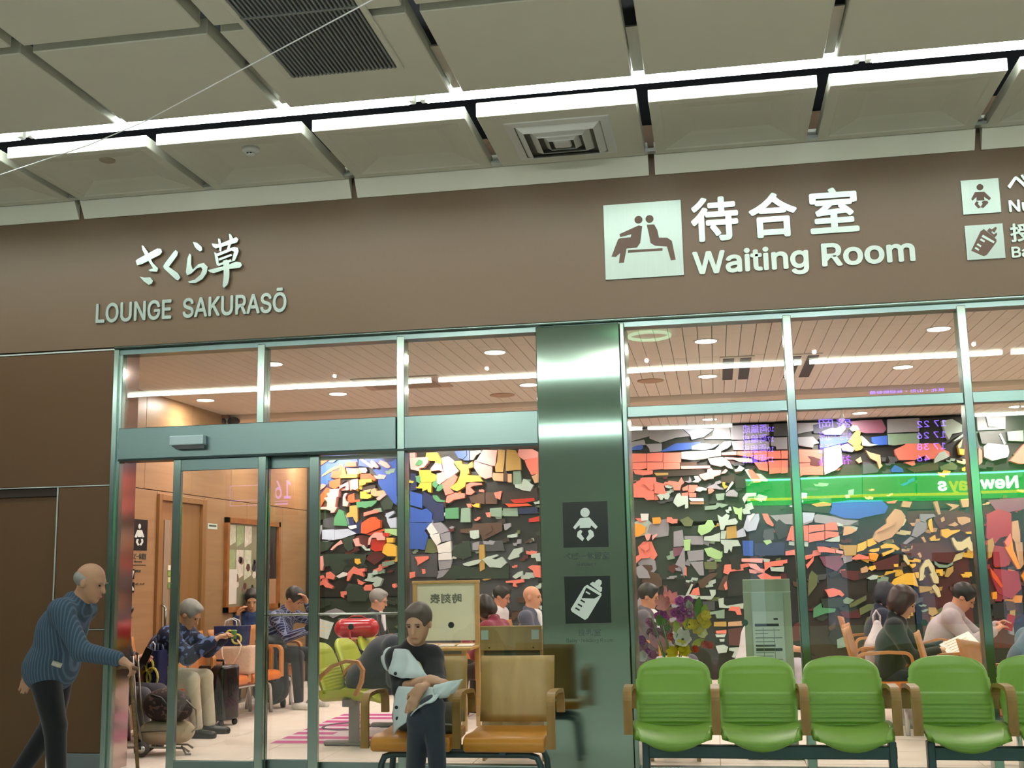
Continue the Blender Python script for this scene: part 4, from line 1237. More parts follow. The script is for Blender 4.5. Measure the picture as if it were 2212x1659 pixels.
for g in ('2000 372 2008 362 2066 396 2060 404', '1992 388 1998 380 2018 392 2014 400', '1976 412 1982 404 2000 416 1996 424', '1966 430 1971 422 1990 434 1985 442'):
    q = [float(v) for v in g.split()]
    MB().prism([F(1250+q[k]/2.2994, 350+q[k+1]/2.2994) for k in range(0, len(q), 2)], -.016, -.014).build('pictogram_mark', M_LET, pl)
sg = empty('nursery_lettering', label='steel nursery lettering cut off by the picture edge', cat='sign')
for i, ch in enumerate('ベビー休憩室'):
    x0 = F(2176, 400)[0]+i*.165; char_box(sg, ch, x0, x0+(.145 if ch != 'ー' else .14), F(2190, 415)[1]+(.06 if ch == 'ー' else 0), F(2190, 415)[1]+(.13 if ch != 'ー' else .075), -.008, M_LET, .012, .024)
text_line(sg, 'Nursery', F(2180, 455)[0], F(2180, 455)[0]+.42, F(2190, 457)[1], F(2190, 432)[1], -.008, M_LET, .012, .02)
sg = empty('baby_feeding_lettering', label='steel baby feeding room lettering cut off by the picture edge', cat='sign')
for i, ch in enumerate('授乳室'):
    x0 = F(2182, 505)[0]+i*.165; char_box(sg, ch, x0, x0+.145, F(2190, 523)[1], F(2190, 523)[1]+.13, -.008, M_LET, .012, .024)
text_line(sg, 'Baby-feeding Room', F(2186, 555)[0], F(2186, 555)[0]+1.0, F(2190, 556)[1], F(2190, 533)[1], -.008, M_LET, .012, .02)

# signs on the steel column (zoom frame: 2.68x from 1150,1040)
M_SBLK = mat('sign_black_film', '0d1513', .3); M_SWHT = mat('sign_white_film', 'dde6e0', .4); M_SGRY = mat('sign_grey_print', '37443f', .5)
M_SDIM = mat('sign_dim_print', '4a5a52', .5)
def G(x, y): p = at(1150+x/2.68, 1040+y/2.68, -.052); return (p.x-XCL, p.z)
def cpoly(parent, s_, y0, y1, mt, nm):
    if isinstance(s_, tuple):
        cx, cy, r = s_; c = G(cx, cy); rr = abs(G(cx+r, cy)[0]-c[0]); P = [(c[0]+rr*math.cos(t*math.pi/12), c[1]+rr*math.sin(t*math.pi/12)) for t in range(24)]
    else:
        q = [float(v) for v in s_.split()]; P = [G(q[k], q[k+1]) for k in range(0, len(q), 2)]
    return MB().prism(P, y0, y1).build(nm, mt, parent)
pn = cpoly(co, '174 122 434 113 442 379 181 384', -.0525, -.0495, M_SBLK, 'nursery_sign_plate'); pn['label'] = 'black square sign with a white baby figure'
for s_ in ((305, 180, 27), '277 212 330 208 378 262 366 276 340 254 336 268 274 270 274 252 247 278 236 266', '278 280 290 288 282 305 300 330 290 346 258 318 262 292', '336 278 322 286 328 304 312 330 322 346 358 316 352 290'):
    cpoly(pn, s_, -.0545, -.052, M_SWHT, 'pictogram')
pb_ = cpoly(co, '184 551 449 546 457 818 193 824', -.0525, -.0495, M_SBLK, 'bottle_sign_plate'); pb_['label'] = 'black square sign with a white baby bottle'
for s_ in ('222 740 300 610 318 598 400 648 400 660 322 790 305 802 230 755', '332 594 350 580 404 614 402 636 392 640', '360 586 372 572 385 566 400 574 402 590 392 606'):
    cpoly(pb_, s_, -.0545, -.052, M_SWHT, 'pictogram')
for s_ in ('312 614 390 660 360 678 285 676', ):
    cpoly(pb_, s_, -.0552, -.054, M_SBLK, 'pictogram_window')
for s_ in ('312 634 336 648 332 656 308 642', '298 656 322 670 318 678 294 664', '282 682 306 696 302 704 278 690', '266 706 290 720 286 728 262 714', '252 728 276 742 272 750 248 736'):
    cpoly(pb_, s_, -.0558, -.055, M_SBLK if s_[0] == '2' else M_SWHT, 'pictogram_mark')
for i, ch in enumerate('ベビー休憩室'):
    x0 = G(181+i*44.5, 432)[0]; x1 = G(181+i*44.5+41, 432)[0]; z0 = G(300, 451)[1]; z1 = G(300, 411)[1]
    if ch == 'ー': z0, z1 = G(300, 436)[1], G(300, 428)[1]
    char_box(co, ch, x0, x1, z0, z1, -.0505, M_SGRY, .002, .02, 'column_letter')
text_line(co, 'Nursery', G(257, 487)[0], G(368, 487)[0], G(300, 488)[1], G(300, 466)[1], -.0505, M_SGRY, .002, .01, 'column_letter')
for i, ch in enumerate('授乳室'):
    x0 = G(263+i*46, 870)[0]; x1 = G(263+i*46+42, 870)[0]
    char_box(co, ch, x0, x1, G(300, 895)[1], G(300, 852)[1], -.0505, M_SDIM, .002, .02, 'column_letter')
text_line(co, 'Baby-feeding Room', G(197, 930)[0], G(468, 925)[0], G(300, 930)[1], G(300, 909)[1], -.0505, M_SDIM, .002, .008, 'column_letter')

# ================================================================== THE OTHER SIDE OF THE CONCOURSE (mirrored in the glass and steel)
SHY = -19.4
def mir(x, y, Y): p = at(x, y, -Y); return Vector((p.x, Y, p.z))
sh = empty('shop_front', (0, SHY, 0), label='shop front with a glowing green name band, mirrored in the glass', cat='shop')
a = mir(1612, 1042, SHY); b_ = mir(2212, 1090, SHY)
zt, zbm = mir(2050, 1020, SHY).z, mir(2050, 1079, SHY).z
sx0, sx1 = a.x, 9.0
M_SG = mat('lit_green_sign', '10b84c', .4, emit=(.08, .78, .32), estr=SIGN_E); M_SY = mat('lit_yellow_stripe', 'd8ee40', .4, emit=(.75, .92, .18), estr=SIGN_E*1.05)
M_SW = mat('lit_white_letters', 'ffffff', .4, emit=(1, 1, 1), estr=SIGN_E*1.5); M_SC = mat('lit_cyan_edge', 'aef4ff', .4, emit=(.55, .95, 1), estr=SIGN_E*1.6)
xx = sx0; pw = 1.72
while xx < sx1:
    MB().box(xx+.006, min(xx+pw, sx1)-.006, -.1, 0, zbm, zt).build('sign_panel', M_SG, sh); xx += pw
hh = zt-zbm
MB().box(sx0, sx1, 0, .006, zbm+hh*.17, zbm+hh*.27).build('sign_stripe', M_SY, sh)
MB().box(sx0, sx1, 0, .02, zt-hh*.09, zt-hh*.03).build('sign_edge_light', M_SC, sh)
lx0 = mir(2203, 1050, SHY).x; lxm = mir(2120, 1050, SHY).x; lx1 = mir(2028, 1050, SHY).x
zz0, zz1 = zbm+hh*.36, zbm+hh*.80
# read from inside the concourse the name runs the right way round; only the mirror turns it
def rl(t, xa, xb, mt): text_line(sh, t, min(xa, xb), max(xa, xb), zz0, zz1, .008, mt, .012, .03, 'sign_letter', facing=1)
rl('New', lxm, lx0, M_SW); rl('Day', mir(2052, 1050, SHY).x, mir(2116, 1050, SHY).x, M_SY); rl('s', lx1, mir(2048, 1050, SHY).x, M_SW)
MB().box(sx0, sx1, -.5, -.4, 0, zbm).build('shop_back', mat('shop_interior', 'c8ccd0', .5, emit=(.75, .85, 1), estr=.55), sh)
for i in range(6):
    MB().box(sx0+.3+i*1.9, sx0+1.7+i*1.9, -.38, -.05, 0, 1.6).build('shop_shelf', mat('shop_shelf_dark', '4a4f5c', .5), sh)
# departure board
DBY = -12.2
p0, p1 = mir(1600, 1005, DBY), mir(2060, 832, DBY)
db = empty('departure_board', ((p0.x+p1.x)/2, DBY, p0.z), label='hanging departure board with violet figures, mirrored in the glass', cat='board')
wd = p1.x-p0.x; zt_ = mir(1900, 832, DBY).z
MB().box(-wd/2-.1, wd/2+.1, -.12, 0, -.05, zt_-p0.z+.05, .01).build('board_case', mat('board_case', '17171d', .5), db)
for s_ in (-1, 1): MB().box(s_*wd*.35-.02, s_*wd*.35+.02, -.08, -.04, zt_-p0.z, 4.34-p0.z).build('board_hanger', M_GREYP, db)
M_LED = mat('violet_led', '8060ff', .5, emit=(.50, .36, 1.0), estr=20.0); M_LEDP = mat('magenta_led', 'b040ff', .5, emit=(.62, .2, .95), estr=20.0)
def led(t, xa, xb, ya, yb, mt):
    A = mir(xa, yb, DBY); B = mir(xb, ya, DBY)
    x0, x1 = sorted((A.x-db.location.x, B.x-db.location.x))
    text_line(db, t, x0, x1, A.z-p0.z, B.z-p0.z, .004, mt, .004, .0, 'led_letter', facing=1)
for i, t in enumerate(('17 22', '17 26', '17 38')): led(t, 1985, 2045, 905+i*26-i, 921+i*26-i, M_LED)
led('46', 1985, 2012, 982, 996, M_LED)
for i, t in enumerate(('10両編成', '17両編成', '10両編成', '17両編成')): led(t, 1606, 1672, 920+i*22, 933+i*22, M_LED)
for i, (t, m_) in enumerate((('盛岡', M_LED), ('仙台・山形', M_LED), ('新潟', M_LED), ('福島', M_LEDP))): led(t, 1770, 1840, 908+i*27, 922+i*27, m_)
led('東北・山形・秋田新幹線', 1880, 2042, 838, 849, M_LED)
# platform number sign
PNY = -13.0
pa, pb2 = mir(585, 1090, PNY), mir(622, 1036, PNY)
pn_ = empty('platform_number_sign', (pa.x, PNY, pa.z), label='violet platform number sign, mirrored in the door glass', cat='sign')
M_LEDW = mat('pale_violet_led', 'c0b0ff', .5, emit=(.66, .56, 1.0), estr=4.5)
MB().box(-.95, .45, -.1, -.0, -.2, .62, .01).build('sign_case', mat('board_case', '17171d'), pn_)
text_line(pn_, '16', 0, pb2.x-pa.x, .12, pb2.z-pa.z, .004, M_LEDW, .004, .01, 'led_letter', facing=1)
for a_ in ((0, .28, 0, .03), (0, .28, .06, .075), (-.85, -.1, .38, .388), (-.85, -.1, .10, .108), (-.85, -.1, -.0, .008), (-.85, -.842, 0, .388), (-.28, -.12, .18, .24)):
    MB().box(a_[0], a_[1], 0, .004, a_[2], a_[3]).build('led_line', M_LEDW, pn_)
for z_ in (-.75, .3): MB().box(z_-.015, z_+.015, -.07, -.04, .6, 4.34-pa.z).build('sign_hanger', M_GREYP, pn_)
# lamp beams over the concourse with spot lamps turned to the lounge front
for i, (sx, nm) in enumerate(((-5.2, 'the brown wall end'), (-3.0, 'the door header'), (-.8, 'the steel column'), (1.4, 'the waiting room title'), (3.4, 'the nursery plates'))):
    d = empty('concourse_spot_lamp', (sx, -7.3, 4.335), label=f'small spot lamp under the concourse ceiling turned to {nm}', cat='lamp', group='concourse spot lamps')
    MB().tube([(0, 0, 0), (0, 0, -.12)], .014, 8).build('spot_stem', M_WHITE, d, True)
    MB().tube([(0, -.05, -.10), (0, .10, -.17)], [.04, .055], 14).build('spot_head', M_WHITE, d, True)
    ld = bpy.data.lights.new('concourse_spot_light', 'SPOT'); ld.energy = CSPOT_W*(.45 if i == 0 else 1); ld.color = (1.0, .95, .86); ld.spot_size = math.radians(44); ld.spot_blend = 1.0; ld.shadow_soft_size = .022
    lo = bpy.data.objects.new('concourse_spot_light', ld); COL.objects.link(lo); lo.parent = d; lo.location = (0, .12, -.18)
    lo.rotation_euler = Vector((0, 7.3, -1.75)).to_track_quat('-Z', 'Y').to_euler()
# ring lamp seen greenish in the glass beside the column
p = atz(1400, 731, 4.25); rp = mir(1402, 731, -p.y if p.y > 0 else p.y)
rl_ = empty('ring_lamp', (rp.x, rp.y, 4.30), label='round greenish ceiling lamp, mirrored beside the steel column', cat='lamp')
MB().tube([(.26*math.cos(t*math.pi/16), .26*math.sin(t*math.pi/16), 0) for t in range(32)], .022, 8, closed=True).build('lamp_ring', mat('lit_green_ring', 'd0ffe0', .4, emit=(.72, 1, .8), estr=5), rl_, True)
MB().lathe([(.26, .012), (.26, .034)], seg=32).build('lamp_back', M_WHITE, rl_)

# ================================================================== LOUNGE FIXTURES
# wall sign by the nursery door
ws = empty('nursery_wall_sign', (LX, 0, 0), label='black baby sign with lettering on the wood wall', cat='sign')
def WL(x, y): p = atx(x, y, LX+.002); return (p.y, p.z)
def wpoly(parent, pts, d0, d1, mt, nm):
    b = MB(); b.prism([(q[0], q[1]) for q in pts], -d1, -d0)
    b.xf(Matrix(((0, -1, 0, 0), (1, 0, 0, 0), (0, 0, 1, 0), (0, 0, 0, 1)))); return b.build(nm, mt, parent)
def wrect(x0, y0, x1, y1):
    a_, b2 = WL(x0, (y0+y1)/2)[0], WL(x1, (y0+y1)/2)[0]; m0, m1 = WL((x0+x1)/2, y1)[1], WL((x0+x1)/2, y0)[1]
    return [(a_, m0), (b2, m0), (b2, m1), (a_, m1)]
wpoly(ws, wrect(287, 1122, 318, 1189), 0, .004, M_SBLK, 'sign_plate')
def wcirc(cx, cy, r, n=16):
    c = WL(cx, cy); rr = abs(WL(cx, cy-r)[1]-c[1]); return [(c[0]+rr*math.cos(6.283*t/n), c[1]+rr*math.sin(6.283*t/n)) for t in range(n)]
wpoly(ws, wcirc(301, 1137, 5.5), .003, .006, M_SWHT, 'pictogram')
wpoly(ws, [WL(*q) for q in ((296, 1145), (306, 1145), (311, 1160), (307, 1161), (305, 1156), (305, 1160), (297, 1160), (297, 1156), (294, 1162), (290, 1160))], .003, .006, M_SWHT, 'pictogram')
wpoly(ws, [WL(*q) for q in ((295, 1164), (299, 1165), (297, 1171), (301, 1177), (297, 1179), (293, 1171))], .003, .006, M_SWHT, 'pictogram')
wpoly(ws, [WL(*q) for q in ((304, 1164), (308, 1164), (309, 1171), (304, 1179), (301, 1176), (305, 1171))], .003, .006, M_SWHT, 'pictogram')
wpoly(ws, wrect(284, 1220, 315, 1221.5), 0, .003, M_SBLK, 'sign_rule')
wpoly(ws, wrect(281, 1229, 290, 1251), 0, .004, M_SBLK, 'small_sign_plate'); wpoly(ws, wrect(281, 1258, 290, 1280), 0, .004, M_SBLK, 'small_sign_plate')
wpoly(ws, [WL(*q) for q in ((283, 1246), (287, 1232), (289, 1234), (286, 1248))], .003, .005, M_SWHT, 'pictogram'); wpoly(ws, [WL(*q) for q in ((282, 1275), (285, 1265), (288, 1270), (289, 1276))], .003, .005, M_SWHT, 'pictogram')
def wtext(parent, t, x0, y0, x1, y1, mt, bold=.015):
    r = wrect(x0, y0, x1, y1)
    e = text_line(parent, t, 0, r[1][0]-r[0][0], 0, r[2][1]-r[1][1], 0, mt, .003, bold, 'sign_letter', cap=('室' if ord(t[0]) > 500 else 'H'))
    for o in e:
        lx = o.location.x; lz = o.location.z
        o.rotation_euler = (0, 0, math.pi/2); o.location = (.002, r[0][0]+lx, r[0][1]+lz)
wtext(ws, 'ベビー休憩室', 284, 1195, 316, 1207, M_SGRY); wtext(ws, 'Nursery', 290, 1211, 307, 1215, M_SGRY, .0)
wtext(ws, '授乳室', 292, 1231, 304, 1236, M_SGRY); wtext(ws, 'ベビーベッド', 292, 1259, 312, 1264, M_SGRY)
sm = empty('small_wall_notice', (LX, 0, 0), label='small pale notice on the wood wall beside the poster', cat='sign')
wpoly(sm, wrect(449, 1131, 469, 1143), 0, .004, mat('notice_paper', 'cfe0d4', .6), 'notice_card'); wpoly(sm, wrect(451, 1134, 467, 1138), .0035, .005, M_SDIM, 'notice_print')
# poster frame
pf = empty('poster_frame', (LX, 0, 0), label='wooden framed pair of posters on the wood wall', cat='poster')
M_FRW = wood('poster_frame_wood', '8a5424', 'a86a32', 3, (2, 2, 2), .35)
A_, B_ = WL(483, 1220)[0], WL(599, 1220)[0]; Z1, Z0 = WL(483, 1117)[1], WL(483, 1324)[1]
wd = B_-A_; t_ = .06
for r in (((A_, Z0), (B_, Z0), (B_, Z0+t_), (A_, Z0+t_)), ((A_, Z1-t_), (B_, Z1-t_), (B_, Z1), (A_, Z1)), ((A_, Z0), (A_+t_, Z0), (A_+t_, Z1), (A_, Z1)), ((B_-t_, Z0), (B_, Z0), (B_, Z1), (B_-t_, Z1))):
    wpoly(pf, r, 0, .045, M_FRW, 'frame_bar')
xm = WL(552, 1220)[0]
pl1 = wpoly(pf, [(A_+t_, Z0+t_), (xm, Z0+t_), (xm, Z1-t_), (A_+t_, Z1-t_)], .005, .012, mat('poster_garden', '8a8a6e', .4), 'poster'); pl1['label'] = 'poster of a garden seen through window panes'
pl2 = wpoly(pf, [(xm+.02, Z0+t_+.3), (B_-t_, Z0+t_+.3), (B_-t_, Z1-t_), (xm+.02, Z1-t_)], .005, .012, mat('poster_dark', '2a2226', .4), 'poster'); pl2['label'] = 'dark poster with a pale round emblem'
wpoly(pf, [(xm+.02, Z0+t_), (B_-t_, Z0+t_), (B_-t_, Z0+t_+.3), (xm+.02, Z0+t_+.3)], .005, .012, mat('poster_lower', 'b08a6a', .5), 'poster')
hw = (xm-A_-t_)
pr = random.Random(5)
for i in range(3):
    for j in range(2):
        x0 = A_+t_+.03+i*hw*.27; z1 = Z1-t_-.02-j*.28
        wpoly(pl1, [(x0, z1-.25-j*.1), (x0+hw*.24, z1-.25+.06-j*.1), (x0+hw*.24, z1), (x0, z1)], .011, .014, mat(f'garden_pane_{(i+j)%3}', ('c8ccb4', '9fb083', 'd6cfc0')[(i+j) % 3], .5, noise=.45, scale=18), 'printed_pane')
for i in range(16):
    c0 = A_+t_+hw*pr.uniform(.3, .95); c1 = Z0+t_+pr.uniform(.12, .55); r = pr.uniform(.03, .07)
    wpoly(pl1, [(c0+r*math.cos(k), c1+r*.8*math.sin(k)) for k in (0, 1, 2.2, 3.4, 4.5, 5.5)], .011, .0145, mat(f'garden_print_{i%4}', ('5c3a3c', '2e3038', '8c6a62', 'd8d0c8')[i % 4], .5), 'printed_shape')
wpoly(pl1, [(A_+t_+.02, Z0+t_+.03), (A_+t_+hw*.33, Z0+t_+.03), (A_+t_+hw*.33, Z0+t_+.42), (A_+t_+.02, Z0+t_+.42)], .011, .0146, mat('printed_white', 'e0dcd4', .5), 'printed_block')
cm = (xm+B_-t_)/2
wpoly(pl2, [(cm+.1*math.cos(6.283*k/20), Z0+t_+.45+.1*math.sin(6.283*k/20)) for k in range(20)], .011, .0135, mat('printed_white', 'e0dcd4'), 'emblem_disc')
wpoly(pl2, [(cm+.085*math.cos(6.283*k/20), Z0+t_+.45+.085*math.sin(6.283*k/20)) for k in range(20)], .013, .0145, mat('poster_dark', '2a2226'), 'emblem_field')
wpoly(pl2, [(cm+.05*math.cos(6.283*k/20), Z0+t_+.46+.05*math.sin(6.283*k/20)) for k in range(20)], .0142, .0155, mat('printed_white', 'e0dcd4'), 'emblem_core')
# round stickers on the door
st = empty('sticker_strip', (LX, 0, 0), label='strip of green and white stickers on the nursery door', cat='sticker')
for i, cc in enumerate(('e8e4d0', '88a848', 'd8d89a', '6f9a44')): wpoly(st, wrect(362, 1221+i*13, 369, 1232+i*13), .0, .008, mat('sticker_'+cc, cc, .5), 'sticker')
# ceiling fixtures of the lounge
p = atz(487, 897, LZ)
cmr = empty('ceiling_camera', (p.x, p.y, LZ), label='dark twin-dome camera under the lounge ceiling', cat='camera')
MB().box(-.12, .06, -.05, .05, -.035, 0, .006).build('camera_plate', mat('camera_plate', '8a5a44', .5), cmr)
for s_ in (-.06, .10): MB().ball((s_, 0, -.075), (.075, .06, .05), 14).build('camera_dome', mat('smoked_dome', '2a201c', .15), cmr, True)
def lvent(px, py, w_, l_, label, n):
    p = atz(px, py, LZ); v = empty('lounge_ceiling_vent', (p.x, p.y, LZ), label=label, cat='vent')
    MB().box(-w_/2, w_/2, -l_/2, l_/2, -.012, 0, .004).build('vent_plate', M_INCEIL, v)
    for i in range(n):
        x = -w_/2+w_*(i+.5)/n; MB().box(x-w_/n*.32, x+w_/n*.32, -l_/2+.04, l_/2-.04, -.016, -.010).build('vent_slot', mat('vent_slot_dark', '3a2c26', .6), v)
lvent(1590, 795, .30, 1.25, 'twin-slot ceiling vent nearest the column side', 2); lvent(1728, 790, .30, 1.25, 'twin-slot ceiling vent behind the middle mullion', 2)
p = atz(870, 826, LZ); v = empty('lounge_ceiling_vent', (p.x, p.y, LZ), label='wide square return air grille above the doorway', cat='vent')
MB().box(-.42, .42, -.34, .34, -.012, 0, .004).build('vent_plate', mat('grille_plate', 'bfa28c', .5), v)
MB().box(-.32, .32, -.24, .24, -.02, -.010, .004).build('vent_core', mat('grille_core', '9c8270', .6), v)
for px, py in ((1085, 853), (1405, 822)):
    p = atz(px, py, LZ); MB().lathe([(.13, 0), (.13, -.006), (.11, -.012)], (p.x, p.y, LZ)).build('ceiling_speaker', mat('speaker_paint', 'c09a84', .6), None, True,
        label=f'flat round ceiling speaker {"left" if px < 1200 else "right"} of the steel column' if False else f'flat round ceiling speaker {"over the notice board" if px < 1200 else "beside the steel column"}', cat='speaker')

# ================================================================== PEOPLE: figures grown from joint chains
def smin(a, b, k):
    h = np.clip(.5+.5*(b-a)/k, 0, 1); return b*(1-h)+a*h-k*h*(1-h)
def V3(*a): return np.array(a, float)
def nrm(v): return v/max(1e-9, np.linalg.norm(v))
def cone(a, b, ra, rb, k=.03, flat=None): return ('c', np.asarray(a, float), np.asarray(b, float), ra, rb, k, flat)
def ell(c, r, R=None, k=.03, sub=False): return ('e', np.asarray(c, float), np.asarray(r, float), np.eye(3) if R is None else R, k, sub)
def sdf_mesh(prims, res):
    lo = np.full(3, 1e9); hi = np.full(3, -1e9); bb = []
    for p in prims:
        if p[0] == 'c':
            r = max(p[3], p[4])*(max(1, p[6][1]) if p[6] else 1); a = np.minimum(p[1], p[2])-r; b = np.maximum(p[1], p[2])+r
        else:
            r = max(p[2]); a = p[1]-r; b = p[1]+r
        bb.append((a, b))
        if not (p[0] == 'e' and p[5]): lo = np.minimum(lo, a); hi = np.maximum(hi, b)
    lo -= 3*res; hi += 3*res
    n = np.ceil((hi-lo)/res).astype(int)+1
    Fd = np.full(n, 1.0, np.float32)
    for p, (a, b) in zip(prims, bb):
        k = p[5] if p[0] == 'c' else p[4]; mg = k+2*res
        i0 = np.clip(np.floor((a-mg-lo)/res).astype(int), 0, n-1); i1 = np.clip(np.ceil((b+mg-lo)/res).astype(int)+1, 1, n)
        if np.any(i1 <= i0): continue
        X, Y, Z = np.meshgrid(*[(lo[d]+res*np.arange(i0[d], i1[d])).astype(np.float32) for d in range(3)], indexing='ij', sparse=True)
        if p[0] == 'c':
            A, B, ra, rb, _, fl_ = p[1:]
            ab = B-A; L2 = max(1e-9, ab@ab)
            dx, dy, dz = X-A[0], Y-A[1], Z-A[2]
            if fl_ is not None:
                ax = fl_[0]; f = 1/fl_[1]-1; q = (dx*ax[0]+dy*ax[1]+dz*ax[2])*f
                dx, dy, dz = dx+q*ax[0], dy+q*ax[1], dz+q*ax[2]
            t = np.clip((dx*ab[0]+dy*ab[1]+dz*ab[2])/L2, 0, 1)
            d = np.sqrt((dx-t*ab[0])**2+(dy-t*ab[1])**2+(dz-t*ab[2])**2)-(ra+(rb-ra)*t)
            sub = False
        else:
            C, r, R, _, sub = p[1:]
            dx, dy, dz = X-C[0], Y-C[1], Z-C[2]
            u = [dx*R[0, i]+dy*R[1, i]+dz*R[2, i] for i in range(3)]
            k0 = np.sqrt((u[0]/r[0])**2+(u[1]/r[1])**2+(u[2]/r[2])**2); k1 = np.sqrt((u[0]/r[0]**2)**2+(u[1]/r[1]**2)**2+(u[2]/r[2]**2)**2)
            d = k0*(k0-1)/np.maximum(k1, 1e-6)
        sl = tuple(slice(i0[q], i1[q]) for q in range(3))
        Fd[sl] = -smin(-Fd[sl], d, k) if sub else smin(Fd[sl], d, k)
    s = Fd < 0
    cs = sum(s[i:n[0]-1+i, j:n[1]-1+j, l:n[2]-1+l].astype(np.int8) for i in (0, 1) for j in (0, 1) for l in (0, 1))
    act = (cs > 0) & (cs < 8); cells = np.argwhere(act); idx = np.full(act.shape, -1, np.int32); idx[act] = np.arange(len(cells))
    cor = [(i, j, l) for i in (0, 1) for j in (0, 1) for l in (0, 1)]
    fv = [Fd[cells[:, 0]+c[0], cells[:, 1]+c[1], cells[:, 2]+c[2]] for c in cor]
    acc = np.zeros((len(cells), 3)); cnt = np.zeros(len(cells))
    for a in range(8):
        for b in range(a+1, 8):
            df_ = [cor[b][q]-cor[a][q] for q in range(3)]
            if sum(abs(v) for v in df_) != 1: continue
            m_ = (fv[a] < 0) != (fv[b] < 0)
            t = fv[a][m_]/(fv[a][m_]-fv[b][m_])
            acc[m_] += np.array(cor[a])+t[:, None]*np.array(df_); cnt[m_] += 1
    verts = lo+res*(cells+acc/np.maximum(cnt, 1)[:, None])
    quads = []
    for ax in range(3):
        b1, b2 = [(1, 2), (2, 0), (0, 1)][ax]
        sh = [slice(None)]*3; sh2 = [slice(None)]*3
        sh[ax] = slice(0, n[ax]-1); sh2[ax] = slice(1, n[ax])
        e = s[tuple(sh)] != s[tuple(sh2)]
        pts = np.argwhere(e); pts = pts[(pts[:, b1] > 0) & (pts[:, b2] > 0) & (pts[:, b1] < n[b1]-1) & (pts[:, b2] < n[b2]-1)]
        o1 = np.zeros(3, int); o1[b1] = 1; o2 = np.zeros(3, int); o2[b2] = 1
        g = lambda q: idx[q[:, 0], q[:, 1], q[:, 2]]
        Q = np.stack([g(pts-o1-o2), g(pts-o2), g(pts), g(pts-o1)], 1)
        fl_ = ~s[pts[:, 0], pts[:, 1], pts[:, 2]]
        Q[fl_] = Q[fl_][:, ::-1]; quads.append(Q)
    quads = np.concatenate(quads); quads = quads[(quads >= 0).all(1)]
    me = bpy.data.meshes.new('figure')
    me.vertices.add(len(verts)); me.vertices.foreach_set('co', verts.astype(np.float32).ravel())
    me.loops.add(len(quads)*4); me.loops.foreach_set('vertex_index', quads.astype(np.int32).ravel())
    me.polygons.add(len(quads)); me.polygons.foreach_set('loop_start', np.arange(0, len(quads)*4, 4, dtype=np.int32))
    me.polygons.foreach_set('use_smooth', np.ones(len(quads), bool))
    me.update(calc_edges=True); me.validate(); return me
def rotv(axis, a):
    return np.array(Matrix.Rotation(a, 3, Vector(axis)))
def ik(a, t, l1, l2, hint):
    d = t-a; D = np.linalg.norm(d); D2 = min(D, (l1+l2)*.995); u = nrm(d); t = a+u*D2
    x = (l1*l1-l2*l2+D2*D2)/(2*D2); h_ = math.sqrt(max(0, l1*l1-x*x))
    hp = hint-u*(hint@u); return a+u*x+nrm(hp)*h_, t
def hand_prims(w_, d, pn, side, curl=.6, spread=.0):
    """palm, four fingers and thumb; d along the hand, pn out of the palm"""
    d = nrm(d); pn = nrm(pn-d*(pn@d)); sx = np.cross(d, pn)*side          # towards the thumb
    P = [cone(w_, w_+d*.03, .024, .026, .015, (sx, 1.25)), cone(w_+d*.025, w_+d*.085, .019, .017, .012, (sx, 1.9))]
    for i, L in enumerate((.040, .045, .042, .034)):
        off = (.027-.018*i)
        b0 = w_+d*.088+sx*off; a1 = curl*.8; d1 = d*math.cos(a1)+pn*math.sin(a1)+sx*spread*(1.5-i)*.1
        b1 = b0+d1*L; a2 = curl*1.7; d2 = d*math.cos(a2)+pn*math.sin(a2); b2 = b1+d2*L*.85
        P += [cone(b0, b1, .0095, .0085, .006), cone(b1, b2, .0085, .007, .004)]
    t0 = w_+d*.03+sx*.026; t1 = t0+nrm(d*.7+sx*.6+pn*.4)*.04; t2 = t1+nrm(d*.9+pn*.5+sx*.1)*.032
    return P+[cone(t0, t1, .013, .0105, .012), cone(t1, t2, .0105, .008, .005)]
